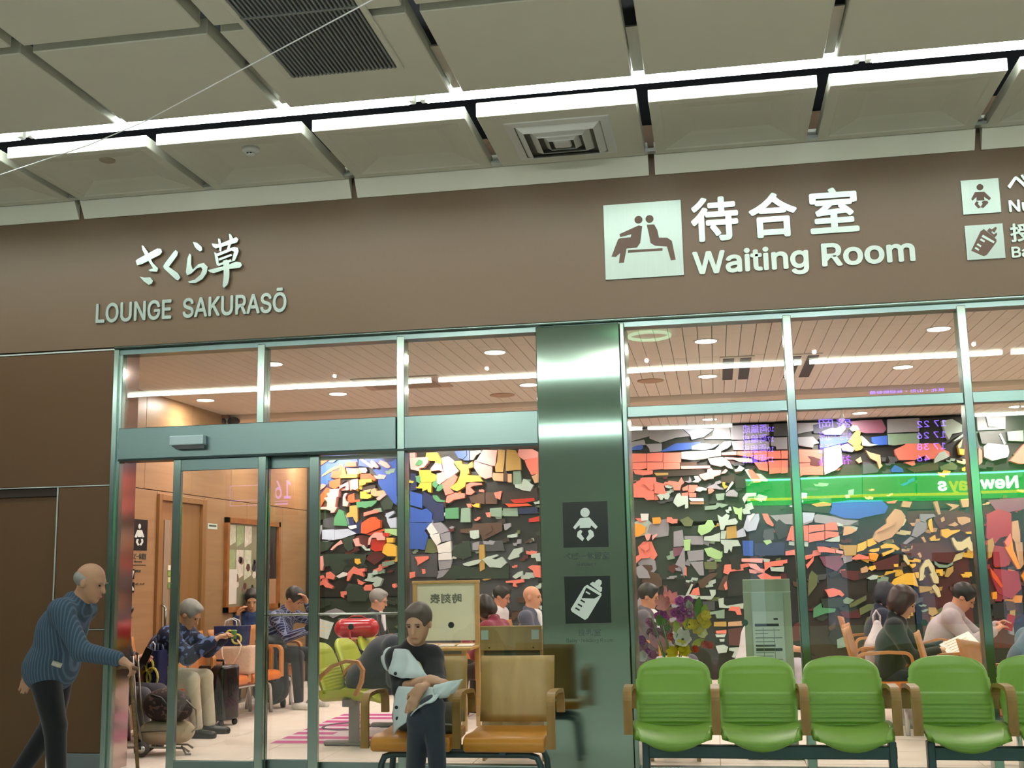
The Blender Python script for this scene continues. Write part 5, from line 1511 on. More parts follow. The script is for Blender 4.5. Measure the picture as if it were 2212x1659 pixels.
def person(label, loc, rz, J, look, cat='person', res=.009):
    """J: joints in the person's own frame (x right, y ahead, z up). look: colours and garments"""
    root = empty('person', loc, rz, label=label, cat=cat)
    sc = look.get('scale', 1.0)
    pel, ch, nb = J['pelvis'], J['chest'], J['neck']
    up = nrm(nb-pel); rt = J.get('right', V3(1, 0, 0)); rt = nrm(rt-up*(rt@up)); fw_ = np.cross(up, rt)
    hd = J['head']; hp, hyaw, hroll = J.get('head_rot', (0, 0, 0))
    base = np.stack([V3(1, 0, 0), V3(0, 1, 0), V3(0, 0, 1)], 1)
    HR = rotv((0, 0, 1), hyaw) @ rotv((1, 0, 0), -hp) @ rotv((0, 1, 0), hroll) @ base
    H = lambda x, y, z: hd+HR @ (V3(x, y, z)*sc)
    TR = np.stack([rt, fw_, up], 1)
    fat = look.get('fat', 1.0)
    def torso(g):
        sh = J['shoulders']
        P = [ell(pel, (.165*fat*sc+g, .115*fat*sc+g, .11*sc+g), TR, .05), cone(pel+up*.03, ch, .112*fat*sc+g, .118*fat*sc+g, .05, (rt, 1.32)),
             ell(ch+up*.02, (.158*fat*sc+g, .112*fat*sc+g, .165*sc+g), TR, .05), cone(sh[0], sh[1], .062*sc+g, .062*sc+g, .05)]
        P.append(cone(nb-up*.02, nb+up*.02, .07*sc+g*.5, .058*sc+g*.5, .05)); return P
    def arm(i, g, cut=1.0, to=None):
        s_, e_, w_ = J['shoulders'][i], J['elbows'][i], J['wrists'][i]
        P = [cone(s_, e_, .054*sc+g, .043*sc+g, .03)]
        if to == 'upper': return [cone(s_, s_+(e_-s_)*cut, .054*sc+g, .047*sc+g*1.4, .03)]
        return P+[cone(e_, e_+(w_-e_)*cut, .043*sc+g, (.043-.015*cut)*sc+g, .02)]
    def leg(i, g, cut=1.0):
        h_, k_, a_ = J['hips'][i], J['knees'][i], J['ankles'][i]
        return [cone(h_, k_, .086*fat*sc+g, .058*sc+g, .035), cone(k_, k_+(a_-k_)*cut, .056*sc+g, (.056-.018*cut)*sc+g, .02)]
    def foot(i, g):
        a_ = J['ankles'][i]; f_ = nrm(J['feet'][i])
        hl = a_-f_*.035+V3(0, 0, -.05); to = a_+f_*.15+V3(0, 0, -.062)
        return [cone(a_, hl, .036+g, .036+g, .02), cone(hl, to, .036+g, .03+g, .02, (np.cross(f_, V3(0, 0, 1)), 1.25))]
    skin = mat('skin_'+look.get('skin', 'd8a482'), look.get('skin', 'd8a482'), .5, noise=.05, scale=30)
    B = torso(0)+arm(0, 0)+arm(1, 0)+leg(0, 0)+leg(1, 0)+foot(0, 0)+foot(1, 0)
    B += [cone(nb, H(0, -.02, -.05), .056*sc, .052*sc, .03), ell(H(0, -.012, .03), V3(.075, .096, .088)*sc, HR, .03), ell(H(0, .026, -.045), V3(.057, .066, .072)*sc, HR, .035),
          ell(H(0, .064, -.098), V3(.028, .022, .02)*sc, HR, .02), ell(H(0, .07, .022), V3(.05, .022, .018)*sc, HR, .02)]
    B += [ell(H(s_*.031, .098, .004), V3(.018, .016, .012)*sc, HR, .012, True) for s_ in (-1, 1)]
    B += [cone(H(0, .086, .012), H(0, .108, -.03), .008*sc, .013*sc, .012), ell(H(0, .085, -.066), V3(.024, .012, .012)*sc, HR, .01)]
    B += [ell(H(s_*.076, -.008, -.008), V3(.011, .021, .031)*sc, HR, .006) for s_ in (-1, 1)]
    for i in (0, 1):
        d_ = J.get('hand_dir', {}).get(i, J['wrists'][i]-J['elbows'][i]); pn_ = J.get('palm', {}).get(i, V3(0, -.2, -1))
        B += hand_prims(J['wrists'][i], np.asarray(d_, float), np.asarray(pn_, float), (1 if i == 0 else -1)*J.get('thumb', {}).get(i, 1), J.get('curl', {}).get(i, .6))
    link('body', sdf_mesh(B, res), skin, root)
    # garments
    tm = look['top']; g = look.get('top_g', .013)
    sl = look.get('sleeve', 'long'); T = torso(g)
    for i in (0, 1): T += arm(i, g, .93) if sl == 'long' else (arm(i, g, look.get('cut', .9)) if sl == 'rolled' else arm(i, g, .85, 'upper'))
    if look.get('hem'): T += [cone(pel, pel-up*look['hem'], .13*fat+g, .135*fat+g, .05, (rt, 1.3))]
    if look.get('hood'): T += [cone(nb+rt*.075-fw_*.06+up*.01, nb-rt*.075-fw_*.06+up*.01, .05, .05, .04), cone(nb+rt*.07+up*.015, nb+rt*.05+fw_*.06, .028, .022, .03), cone(nb-rt*.07+up*.015, nb-rt*.05+fw_*.06, .028, .022, .03)]
    if look.get('collar', True): T += [cone(nb+rt*.03+fw_*.055-up*.02, nb-rt*.03-fw_*.05+up*.03, .03, .032, .03), cone(nb-rt*.03+fw_*.055-up*.02, nb+rt*.03-fw_*.05+up*.03, .03, .032, .03)]
    link(look.get('top_name', 'jacket'), sdf_mesh(T, res), tm, root)
    lm = look['legs']; Lg = [ell(pel-up*.02, (.168*fat*sc+.012, .118*fat*sc+.012, .10*sc+.012), TR, .05)]+leg(0, .013, .97)+leg(1, .013, .97)
    link('trousers', sdf_mesh(Lg, res), lm, root)
    for i in (0, 1): link('shoe', sdf_mesh(foot(i, .008)[1:]+[cone(J['ankles'][i]-V3(0, 0, .02), J['ankles'][i]-V3(0, 0, .05), .04, .042, .02)], .008), look.get('shoe', mat('black_shoe', '17171a', .35)), root)
    if look.get('shirt') is not None:      # shirt front showing in the collar
        f0 = nb+fw_*.085-up*.02; f1 = ch+fw_*(.118*fat+g)+up*.05
        link('shirt_front', sdf_mesh([cone(f0, f1, .04, .022, .02, (rt, 1.0)), cone(nb+fw_*.02+up*.012, nb+fw_*.05-up*.01, .058, .05, .02)], .008), look['shirt'], root)
        if look.get('tie') is not None: link('necktie', sdf_mesh([cone(f0+fw_*.03, f1+fw_*.02, .014, .02, .01)], .007), look['tie'], root)
    hs = look.get('hair', 'short'); hm = look.get('hair_m', mat('black_hair', '15110f', .45, noise=.25, scale=60, stretch=(1, 1, .3)))
    Hs = []
    if hs in ('short', 'bob', 'long'):
        v = look.get('hair_v', .012)
        Hs = [ell(H(0, -.018, .036), V3(.078+v, .099+v, .088+v)*sc, HR, .02), ell(H(0, .045, .095), V3(.062, .04, .022)*sc, HR, .025)]
        if hs != 'short': Hs += [ell(H(0, -.045, -.03), V3(.088+v, .062+v, .09)*sc, HR, .03)]+[ell(H(s_*.075, .012, -.03), V3(.025, .045, .085)*sc, HR, .02) for s_ in (-1, 1)]
        if hs == 'long': Hs += [ell(H(0, -.07, -.12), V3(.09, .05, .12)*sc, HR, .03)]
        Hs += [ell(H(0, .110, -.014 if hs == 'short' else -.024), V3(.066 if hs != 'short' else .082, .072, .090)*sc, HR, .012, True)]
        if hs == 'short': Hs += [ell(H(s_*.09, .012, -.05), V3(.04, .05, .055)*sc, HR, .012, True) for s_ in (-1, 1)]+[ell(H(0, -.06, -.13), V3(.1, .09, .06)*sc, HR, .015, True)]
    elif hs == 'fringe':
        Hs = [ell(H(0, -.03, .012), V3(.083, .088, .062)*sc, HR, .02), ell(H(0, .03, .09), V3(.09, .105, .06)*sc, HR, .01, True), ell(H(0, .10, -.02), V3(.085, .075, .1)*sc, HR, .01, True), ell(H(0, -.06, -.12), V3(.1, .09, .06)*sc, HR, .015, True)]
    if Hs: link('hair', sdf_mesh(Hs, .0075), hm, root)
    em = mat('eye_dark', '1c1410', .2); lp = mat('lip_tone', 'b0685a', .5)
    for s_ in (-1, 1):
        b = MB(); b.ball((0, 0, 0), (.0105*sc, .006*sc, .0055*sc), 10); M4 = Matrix(HR.tolist()).to_4x4(); M4.translation = Vector(H(s_*.031, .0835, .004)); b.xf(M4).build('eye', em, root, True)
        b = MB(); b.box(-.016, .016, -.003, .004, -.003, .003, .002); M4 = Matrix(HR.tolist()).to_4x4(); M4.translation = Vector(H(s_*.031, .0915, .024)); b.xf(M4).build('eyebrow', hm, root)
    b = MB(); b.ball((0, 0, 0), (.021*sc, .006*sc, .0055*sc), 10); M4 = Matrix(HR.tolist()).to_4x4(); M4.translation = Vector(H(0, .0955, -.066)); b.xf(M4).build('lips', lp, root, True)
    if look.get('glasses'):
        b = MB()
        for s_ in (-1, 1):
            b.tube([H(s_*.031+.02*math.cos(t*.5236), .104, .004+.015*math.sin(t*.5236)) for t in range(12)], .0016, 5, closed=True)
            b.tube([H(s_*.052, .104, .008), H(s_*.08, .0, .006)], .0016, 5)
        b.tube([H(-.011, .104, .006), H(.011, .104, .006)], .0016, 5); b.build('glasses', mat('glasses_frame', '55504c', .3, .6), root)
    if look.get('mask'):
        link('face_mask', sdf_mesh([ell(H(0, .062, -.06), V3(.058, .05, .05)*sc, HR, .01), ell(H(0, .0, -.06), V3(.2, .055, .2), HR, .005, True)], .007), mat('white_mask', 'e8e8e6', .8), root)
    return root
def sit(lean=.1, head=.15, hyaw=0.0, hands=None, elb=None, knees=.06, seat=.44, thigh=.43, shin_fwd=.02, kz=.0, sw=.175, feet_fwd=None, hroll=0.0, twist=0.0, **kw):
    J = {}
    pel = V3(0, 0, seat+.085); up = V3(0, math.sin(lean), math.cos(lean)); up2 = V3(0, math.sin(lean*1.35), math.cos(lean*1.35))
    ch = pel+up*.27; nb = ch+up2*.225
    J.update(pelvis=pel, chest=ch, neck=nb); ss = nb-up2*.055
    rt = V3(math.cos(twist), math.sin(twist), 0)
    J['shoulders'] = [ss+rt*sw, ss-rt*sw]
    ha = lean*.9+head; nd = V3(math.sin(hyaw)*0, math.sin(lean*.8+head*.5), math.cos(lean*.8+head*.5))
    J['head'] = nb+nd*.155+V3(0, .012, 0); J['head_rot'] = (ha, hyaw, hroll)
    hands = hands or [V3(.09, .32, seat+.17), V3(-.09, .32, seat+.17)]; elb = elb or [V3(.6, -.5, -1), V3(-.6, -.5, -1)]
    J['elbows'] = []; J['wrists'] = []
    for i in (0, 1):
        e, w_ = ik(J['shoulders'][i], np.asarray(hands[i], float), .275, .245, np.asarray(elb[i], float)); J['elbows'].append(e); J['wrists'].append(w_)
    J['hips'] = [pel+V3(.088, .03, -.01), pel+V3(-.088, .03, -.01)]
    J['knees'] = [V3(.088+knees, thigh+.02, seat+.07+kz), V3(-.088-knees, thigh+.02, seat+.07+kz)]
    J['ankles'] = [V3(.088+knees*.9, thigh+.02+shin_fwd, .085), V3(-.088-knees*.9, thigh+.02+shin_fwd, .085)]
    J['feet'] = [V3(.1, 1, 0), V3(-.1, 1, 0)]
    J.update(kw); return J
def fabric(name, col, **k): return mat('cloth_'+name, col, k.pop('rough', .85), noise=k.pop('noise', .12), scale=k.pop('scale', 25), bump=k.pop('bump', .25), bscale=k.pop('bscale', 9), sheen=.2, **k)

# ================================================================== SEATING
M_GRN = mat('green_vinyl', '739c34', .36, noise=.06, scale=4, bump=.04, bscale=120)
M_LIME = mat('lime_vinyl', 'a9b52c', .45, noise=.06, scale=4)
M_ORG = mat('amber_vinyl', 'c8852a', .36, noise=.06, scale=5, bump=.03, bscale=120)
M_ARM = wood('oak_arm', '8d6a34', 'a27c42', 5, (3, 3, 1), .4)
M_OAK = wood('oak_ply', 'a88850', 'b8985e', 3, (4, 4, .5), .4)
M_BEECH = wood('beech_ply', 'c08048', 'cc8e56', 3, (4, 4, .5), .4)
M_LEG = mat('grey_green_steel', '44565a', .4, .6)
def green_seat_mesh(w_=.50, dp=.47):
    """rounded shell seat, x across, y from -dp (front) to 0"""
    b = MB()
    def top(u, v):
        x = (u-.5)*2; y = -dp*v
        sx = (1-.10*(v**3))*(.5*w_)
        front = max(0, v-.62)/.38
        z = -.018*math.cos(x*1.4)*1.0+.02*x*x-.055*front**2.0+.012*math.sin(v*3.1)
        yy = y-.035*math.cos(x*1.5)*front
        return Vector((x*sx, yy, z))
    nu, nv = 14, 14
    T = [[b.b.verts.new(top(i/nu, j/nv)) for j in range(nv+1)] for i in range(nu+1)]
    Bm = [[b.b.verts.new(top(i/nu, j/nv)*1.0+Vector((-(i/nu-.5)*.05, .02*(j/nv), -.065*(math.sin(math.pi*min(max(i/nu, .0), 1.))**.35)-.012+.045*(max(0, j/nv-.7)/.3)))) for j in range(nv+1)] for i in range(nu+1)]
    for G_, fl_ in ((T, False), (Bm, True)):
        for i in range(nu):
            for j in range(nv):
                q = (G_[i][j], G_[i+1][j], G_[i+1][j+1], G_[i][j+1]); b.b.faces.new(q[::-1] if fl_ else q)
    bd = [(i, 0) for i in range(nu)]+[(nu, j) for j in range(nv)]+[(i, nv) for i in range(nu, 0, -1)]+[(0, j) for j in range(nv, 0, -1)]
    for k in range(len(bd)):
        p, q = bd[k], bd[(k+1) % len(bd)]
        b.b.faces.new((T[p[0]][p[1]], T[q[0]][q[1]], Bm[q[0]][q[1]], Bm[p[0]][p[1]]))
    return b
def green_back_mesh(w_=.475, h_=.385, th=.075):
    """backrest with rounded shoulders and horizontal pleats low down; stands on z=0, leans back"""
    b = MB(); nu, nv = 20, 56
    def outline(v):
        if v > .70:
            t = (v-.70)/.30; return .5*w_*(1-.05*v)*(max(0, 1-(t*.93)**3.2))**(1/2.6)
        return .5*w_*(.97+.03*math.sin(v*3))
    def pt(u, v, s_):
        x = (u-.5)*2; hw = outline(v); z = h_*v+(.012*math.cos(x*1.5) if v > .8 else 0)
        lean = .10*v+.05*v*v
        ple = 0
        if .04 < v < .50: ple = .010*(abs(math.sin(math.pi*(v-.04)/.46*7))**.4)*min(1, (1-abs(x))*4)
        ed = (1-abs(x)**4)**.5*min(1, (1-v)*6+.15)**.5
        y = lean*1.0+.035*x*x*-1 - s_*(th*.5*ed+ (ple if s_ > 0 else 0))
        return Vector((x*hw, y, z))
    A = [[b.b.verts.new(pt(i/nu, j/nv, 1)) for j in range(nv+1)] for i in range(nu+1)]
    C = [[b.b.verts.new(pt(i/nu, j/nv, -1)) for j in range(nv+1)] for i in range(nu+1)]
    for i in range(nu):
        for j in range(nv):
            b.b.faces.new((A[i][j], A[i+1][j], A[i+1][j+1], A[i][j+1])); b.b.faces.new((C[i][j+1], C[i+1][j+1], C[i+1][j], C[i][j]))
    bd = [(i, 0) for i in range(nu)]+[(nu, j) for j in range(nv)]+[(i, nv) for i in range(nu, 0, -1)]+[(0, j) for j in range(nv, 0, -1)]
    for k in range(len(bd)):
        p, q = bd[k], bd[(k+1) % len(bd)]
        b.b.faces.new((A[p[0]][p[1]], A[q[0]][q[1]], C[q[0]][q[1]], C[p[0]][p[1]]))
    return b
_gs = green_seat_mesh().mesh('seat'); _gb = green_back_mesh().mesh('backrest')
for me in (_gs, _gb): me.materials.append(M_GRN); me.polygons.foreach_set('use_smooth', [True]*len(me.polygons))
def arm_path(front=-.40, z0=-.02, z1=.235, back=.02):
    P = [(0, front, z0), (0, front, z1-.06)]
    for k in range(1, 7): a = k*math.pi/12; P.append((0, front+.05*(1-math.cos(a))*1.2, z1-.06+.06*math.sin(a)))
    P += [(0, front+.18, z1+.004), (0, back-.10, z1-.01)]
    for k in range(1, 6): a = k*math.pi/10; P.append((0, back-.10+.07*math.sin(a), z1-.01-.06*(1-math.cos(a))))
    return P+[(0, back-.028, z1-.15)]
_ga = MB().bar(arm_path(), .052, .026).mesh('armrest'); _ga.materials.append(M_ARM)
def beam_legs(root, xs_, x0, x1, y=-.24, z1=.345, h_=.075, mt=None):
    mt = mt or M_LEG
    MB().box(x0, x1, y-.03, y+.03, z1-h_, z1, .006).build('beam', mt, root)
    for x in xs_:
        MB().box(x-.022, x+.022, y-.035, y+.035, .02, z1+.03, .006).build('leg', mt, root)
        MB().box(x-.03, x+.03, y-.26, y+.22, 0, .035, .01).build('foot', mt, root)
def green_bench(label, xs_, axs, X0, Y0, x0, x1, legs):
    bn = empty('green_bench', (X0, Y0, 0), label=label, cat='bench')
    for x in xs_:
        link('seat', _gs, None, bn, (x-X0, 0, .445)); o = link('backrest', _gb, None, bn, (x-X0, -.035, .435))
        MB().box(x-X0-.09, x-X0-.05, -.30, -.16, .34, .40).build('bracket', M_BLACK, bn); MB().box(x-X0+.05, x-X0+.09, -.30, -.16, .34, .40).build('bracket', M_BLACK, bn)
    for x in axs: link('armrest', _ga, None, bn, (x-X0, 0, .445))
    beam_legs(bn, [l-X0 for l in legs], x0-X0, x1-X0)
    return bn
GY = -.62
green_bench('long green vinyl bench of three seats beside the steel column', [-.30, .21, .72], [-.56, -.045, .465, .975], .2, GY, -.49, .98, [-.47, .955])
green_bench('green vinyl bench at the picture edge, its first seat in view', [1.345, 1.855], [1.085, 1.60, 2.11], 1.6, GY, 1.15, 2.25, [1.17, 2.2])
# wooden pair seat with amber cushions
def wood_bench(label, X0, Y0, rz, n=2, pitch=.57, mats=(M_OAK, M_ORG, M_ARM), group=None, legmat=None, notch=False, name='wooden_bench'):
    bn = empty(name, (X0, Y0, 0), rz, label=label, cat='bench', group=group)
    for i in range(n):
        x = (i-(n-1)/2)*pitch
        bk = MB()
        hw = .235
        def pt(u, v, s_): return Vector(((u-.5)*2*hw*(1+.015*v), .02+.085*v-.012*math.cos((u-.5)*3)-(.009 if s_ else -.009), .455+.40*v))
        A = [[bk.b.verts.new(pt(a/6, c/8, 1)) for c in range(9)] for a in range(7)]; C = [[bk.b.verts.new(pt(a/6, c/8, 0)) for c in range(9)] for a in range(7)]
        for a in range(6):
            for c in range(8): bk.b.faces.new((A[a][c], A[a+1][c], A[a+1][c+1], A[a][c+1])); bk.b.faces.new((C[a][c+1], C[a+1][c+1], C[a+1][c], C[a][c]))
        bd = [(a, 0) for a in range(6)]+[(6, c) for c in range(8)]+[(a, 8) for a in range(6, 0, -1)]+[(0, c) for c in range(8, 0, -1)]
        for k in range(len(bd)):
            p, q = bd[k], bd[(k+1) % len(bd)]; bk.b.faces.new((A[p[0]][p[1]], A[q[0]][q[1]], C[q[0]][q[1]], C[p[0]][p[1]]))
        bk.xf(Matrix.Translation((x, 0, 0))).build('backrest', mats[0], bn, True)
        st = MB()
        def cs(v):      # cushion profile
            return [(.0, .435), (-.2, .425), (-.40, .432), (-.455, .42), (-.475, .385), (-.465, .345), (-.44, .335), (0, .375)][v]
        L_ = [st.b.verts.new((x-.245, p[0], p[1])) for p in map(cs, range(8))]; R_ = [st.b.verts.new((x+.245, p[0], p[1])) for p in map(cs, range(8))]
        st.b.faces.new(L_); st.b.faces.new(R_[::-1])
        for k in range(8): st.b.faces.new((L_[k], R_[k], R_[(k+1) % 8], L_[(k+1) % 8]))
        o = st.build('seat_cushion', mats[1], bn); md = o.modifiers.new('soft', 'BEVEL'); md.width = .014; md.segments = 3; o.data.polygons.foreach_set('use_smooth', [True]*len(o.data.polygons))
    for i in range(n+1):
        x = (i-n/2)*pitch
        a = MB().bar(arm_path(-.44, -.09, .22, .03), .05, .024).mesh('armrest'); a.materials.append(mats[2]); link('armrest', a, None, bn, (x, 0, .445))
    lm = legmat or M_LEG; w_ = n*pitch/2
    for y in (-.36, -.10):
        z_ = .31
        MB().tube([(-w_+.06, y, 0), (-w_+.08, y, z_-.06), (-w_+.10, y, z_-.015), (-w_+.15, y, z_), (w_-.15, y, z_), (w_-.10, y, z_-.015), (w_-.08, y, z_-.06), (w_-.06, y, 0)], .02, 10).build('leg_frame', lm, bn, True)
    for s_ in (-1, 1): MB().box(s_*(w_-.3)-.02, s_*(w_-.3)+.02, -.42, -.04, .315, .345).build('seat_support', lm, bn)
    return bn
wood_bench('wooden two-seat bench with amber cushions where the woman sits', -1.575, -.70, 0)

# ================================================================== PEOPLE OUTSIDE
class Fr:
    """own frame of a thing at loc turned by rz"""
    def __init__(s, loc, rz): s.loc = Vector(loc); s.rz = rz; s.M = Matrix.Rotation(-rz, 3, 'Z')
    def L(s, px, py, Y): return np.array(s.M @ (at(px, py, Y)-s.loc))
# --- elderly man with a cane
X0 = at(112, 1440, -1.2).x
fr1 = Fr((X0, -1.2, 0), -math.pi/2); L1 = fr1.L
pel = L1(112, 1438, -1.2); nb = L1(168, 1306, -1.2)
ch = pel+(nb-pel)*.55+V3(0, -.03, .01)
ss = nb+(ch-nb)*.22
J = dict(pelvis=pel, chest=ch, neck=nb, head=L1(196, 1258, -1.2), head_rot=(.32, 0, 0), shoulders=[ss+V3(.17, .01, 0), ss+V3(-.17, -.03, 0)])
wr = L1(258, 1424, -1.36); e0, w0 = ik(J['shoulders'][0], wr, .29, .25, V3(.25, -.6, -1))
wl_ = L1(52, 1452, -1.02); e1, w1 = ik(J['shoulders'][1], wl_, .29, .25, V3(-.3, -1, -.2))
J['elbows'] = [e0, e1]; J['wrists'] = [w0, w1]
J['hips'] = [pel+V3(.085, 0, -.03), pel+V3(-.085, 0, -.03)]
J['knees'] = [V3(.10, .10, .50), V3(-.08, -.03, .49)]; J['ankles'] = [V3(.10, .14, .085), V3(-.08, -.30, .11)]
J['feet'] = [V3(0, 1, 0), V3(0, 1, -.2)]
J['hand_dir'] = {0: V3(-.1, 1, -.55), 1: V3(0, -.1, -1)}; J['palm'] = {0: V3(0, -.4, -1), 1: V3(1, .2, 0)}; J['curl'] = {0: 1.0, 1: .45}
def stripe_cloth(name, c1, c2, sc):
    m = bpy.data.materials.new(name); m.use_nodes = True; nt = m.node_tree; b = nt.nodes['Principled BSDF']; L = nt.links
    tc = nt.nodes.new('ShaderNodeTexCoord'); wv = nt.nodes.new('ShaderNodeTexWave'); wv.bands_direction = 'Y'; wv.inputs['Scale'].default_value = sc; wv.inputs['Distortion'].default_value = .6
    cr = nt.nodes.new('ShaderNodeValToRGB'); cr.color_ramp.elements[0].color = (*srgb(c1), 1); cr.color_ramp.elements[1].color = (*srgb(c2), 1); cr.color_ramp.elements[0].position = .55; cr.color_ramp.elements[1].position = .9
    n = nt.nodes.new('ShaderNodeTexNoise'); n.inputs['Scale'].default_value = 9; bp = nt.nodes.new('ShaderNodeBump'); bp.inputs['Strength'].default_value = .5; bp.inputs['Distance'].default_value = .02
    L.new(tc.outputs['Object'], wv.inputs['Vector']); L.new(wv.outputs['Fac'], cr.inputs['Fac']); L.new(cr.outputs['Color'], b.inputs['Base Color'])
    L.new(tc.outputs['Object'], n.inputs['Vector']); L.new(n.outputs['Fac'], bp.inputs['Height']); L.new(bp.outputs['Normal'], b.inputs['Normal'])
    b.inputs['Roughness'].default_value = .85; return m
def check_cloth(name, c1, c2, sc):
    m = bpy.data.materials.new(name); m.use_nodes = True; nt = m.node_tree; b = nt.nodes['Principled BSDF']; L = nt.links
    tc = nt.nodes.new('ShaderNodeTexCoord'); br = nt.nodes.new('ShaderNodeTexBrick'); br.offset = 0; br.inputs['Scale'].default_value = sc; br.inputs['Mortar Size'].default_value = .06
    br.inputs['Brick Width'].default_value = .5; br.inputs['Row Height'].default_value = .5
    br.inputs['Color1'].default_value = (*srgb(c1), 1); br.inputs['Color2'].default_value = (*srgb(c1), 1); br.inputs['Mortar'].default_value = (*srgb(c2), 1)
    mp = nt.nodes.new('ShaderNodeMapping'); mp.inputs['Rotation'].default_value = (1.2, .3, .5)
    L.new(tc.outputs['Object'], mp.inputs['Vector']); L.new(mp.outputs['Vector'], br.inputs['Vector']); L.new(br.outputs['Color'], b.inputs['Base Color']); b.inputs['Roughness'].default_value = .85; return m
def camo_cloth(name, cols, sc):
    m = bpy.data.materials.new(name); m.use_nodes = True; nt = m.node_tree; b = nt.nodes['Principled BSDF']; L = nt.links
    tc = nt.nodes.new('ShaderNodeTexCoord'); n = nt.nodes.new('ShaderNodeTexNoise'); n.inputs['Scale'].default_value = sc; n.inputs['Detail'].default_value = 1.5
    cr = nt.nodes.new('ShaderNodeValToRGB'); cr.color_ramp.interpolation = 'CONSTANT'
    for i, c in enumerate(cols):
        e = cr.color_ramp.elements[i] if i < 2 else cr.color_ramp.elements.new(.3)
        e.position = (0, .43, .51, .57)[i]; e.color = (*srgb(c), 1)
    L.new(tc.outputs['Object'], n.inputs['Vector']); L.new(n.outputs['Fac'], cr.inputs['Fac']); L.new(cr.outputs['Color'], b.inputs['Base Color']); b.inputs['Roughness'].default_value = .8; return m
GREYH = mat('grey_hair', '8c8a86', .5, noise=.25, scale=60)
man = person('stooped elderly man in striped teal shirt walking with a cane', (X0, -1.2, 0), -math.pi/2, J,
       dict(top=stripe_cloth('striped_teal_shirt', '384b5c', '50647a', 17), top_name='shirt', legs=fabric('night_black', '0b0c13'), skin='b98a6c', hair='fringe', hair_m=GREYH, hem=.02, top_g=.018), res=.0075)
MB().tube([Vector(J['pelvis']+V3(.16, .10, .03)), Vector(J['pelvis']+V3(.14, .15, .01))], .016, 8).build('belt_tag', mat('belt_tag_white', 'c8c0b0', .6), man, True)
# cane in the near hand
hp = w0+nrm(V3(-.1, 1, -.55))*.075+V3(0, 0, -.02)
hw_ = Vector(fr1.loc)+Matrix.Rotation(-math.pi/2, 3, 'Z') @ Vector(hp)
ft = at(306, 1690, -1.25); ft = Vector((ft.x, ft.y, 0)) if ft.z < .3 else ft
cn = empty('walking_cane', (hw_.x+.12, hw_.y, 0), label='brown bamboo walking cane in the elderly man\'s hand', cat='cane')
o_ = cn.location
gx = Vector((hw_.x, hw_.y, hw_.z))-o_
MB().tube([gx+Vector((.10, 0, -.86)), gx+Vector((.075, 0, -.6)), gx+Vector((.055, 0, -.40)), gx+Vector((.03, 0, -.2)), gx+Vector((.01, 0, -.02))], [.011, .011, .012, .012, .013], 10).build('cane_shaft', wood('bamboo', '5e4424', '7c5c32', 6, (1, 1, 8), .4), cn, True)
MB().tube([gx+Vector((-.085, 0, .0)), gx+Vector((-.05, 0, .012)), gx+Vector((.01, 0, .008)), gx+Vector((.05, 0, -.004))], [.010, .014, .015, .012], 10).build('cane_handle', wood('bamboo', '5e4424', '7c5c32'), cn, True)
MB().lathe([(.016, 0), (.016, .03), (.012, .04)], gx+Vector((.10, 0, -gx.z if gx.z < .86 else -.88)), 12).build('rubber_tip', M_BLACK, cn)
for k in (.25, .55): MB().tube([gx+Vector((.10-.09*k, 0, -.86+.84*k-.006)), gx+Vector((.10-.09*k, 0, -.86+.84*k+.006))], .0145, 10).build('bamboo_node', wood('bamboo', '5e4424', '7c5c32'), cn, True)

# --- woman seated on the wooden bench
WX_, WY_ = -1.86, -.86
fr2 = Fr((WX_, WY_, 0), math.pi); L2 = fr2.L
pel = V3(0, 0, .53); nb = L2(893, 1402, -.90); hd = L2(903, 1346, -.96)
ch = pel+(nb-pel)*.56+V3(0, -.015, 0); ss = nb+(ch-nb)*.26
sr, sl_ = L2(852, 1418, -.90), L2(937, 1415, -.90)
J = dict(pelvis=pel, chest=ch, neck=nb, head=hd, head_rot=(.30, -.12, 0), shoulders=[sr+V3(-.015, 0, -.01), sl_+V3(.015, 0, -.01)])
er = L2(866, 1488, -1.02); wr_ = L2(928, 1468, -1.24)
el_ = L2(946, 1480, -1.08); wl2 = L2(906, 1487, -1.36)
J['elbows'] = [er, el_]; J['wrists'] = [wr_, wl2]
J['hand_dir'] = {0: V3(-1, .15, -.18), 1: V3(.45, .15, -1)}; J['palm'] = {0: V3(0, -.3, -1), 1: V3(-.25, -1, .1)}; J['curl'] = {0: .35, 1: .25}
J['hips'] = [pel+V3(.085, .03, -.01), pel+V3(-.085, .03, -.01)]
J['knees'] = [L2(935, 1528, -1.36), L2(905, 1556, -1.34)]
J['ankles'] = [L2(946, 1668, -1.34), L2(893, 1690, -1.20)]
J['ankles'][0][2] = max(.14, J['ankles'][0][2]-.0); J['ankles'][1][2] = .085
J['feet'] = [V3(-.25, 1, -.15), V3(.05, 1, 0)]
M_DENIM = fabric('dark_denim', '2c3440', bump=.4); M_BLKKNIT = fabric('black_knit', '14151a')
woman = person('seated woman in black top with pale coat and crossed legs', (WX_, WY_, 0), math.pi, J,
       dict(top=M_BLKKNIT, top_name='black_top', legs=M_DENIM, skin='c79a7c', hair='short', hair_m=mat('brown_grey_hair', '5a4e46', .5, noise=.3, scale=60), scale=.97, sleeve='rolled', cut=.12, collar=False, hair_v=.010), res=.006)
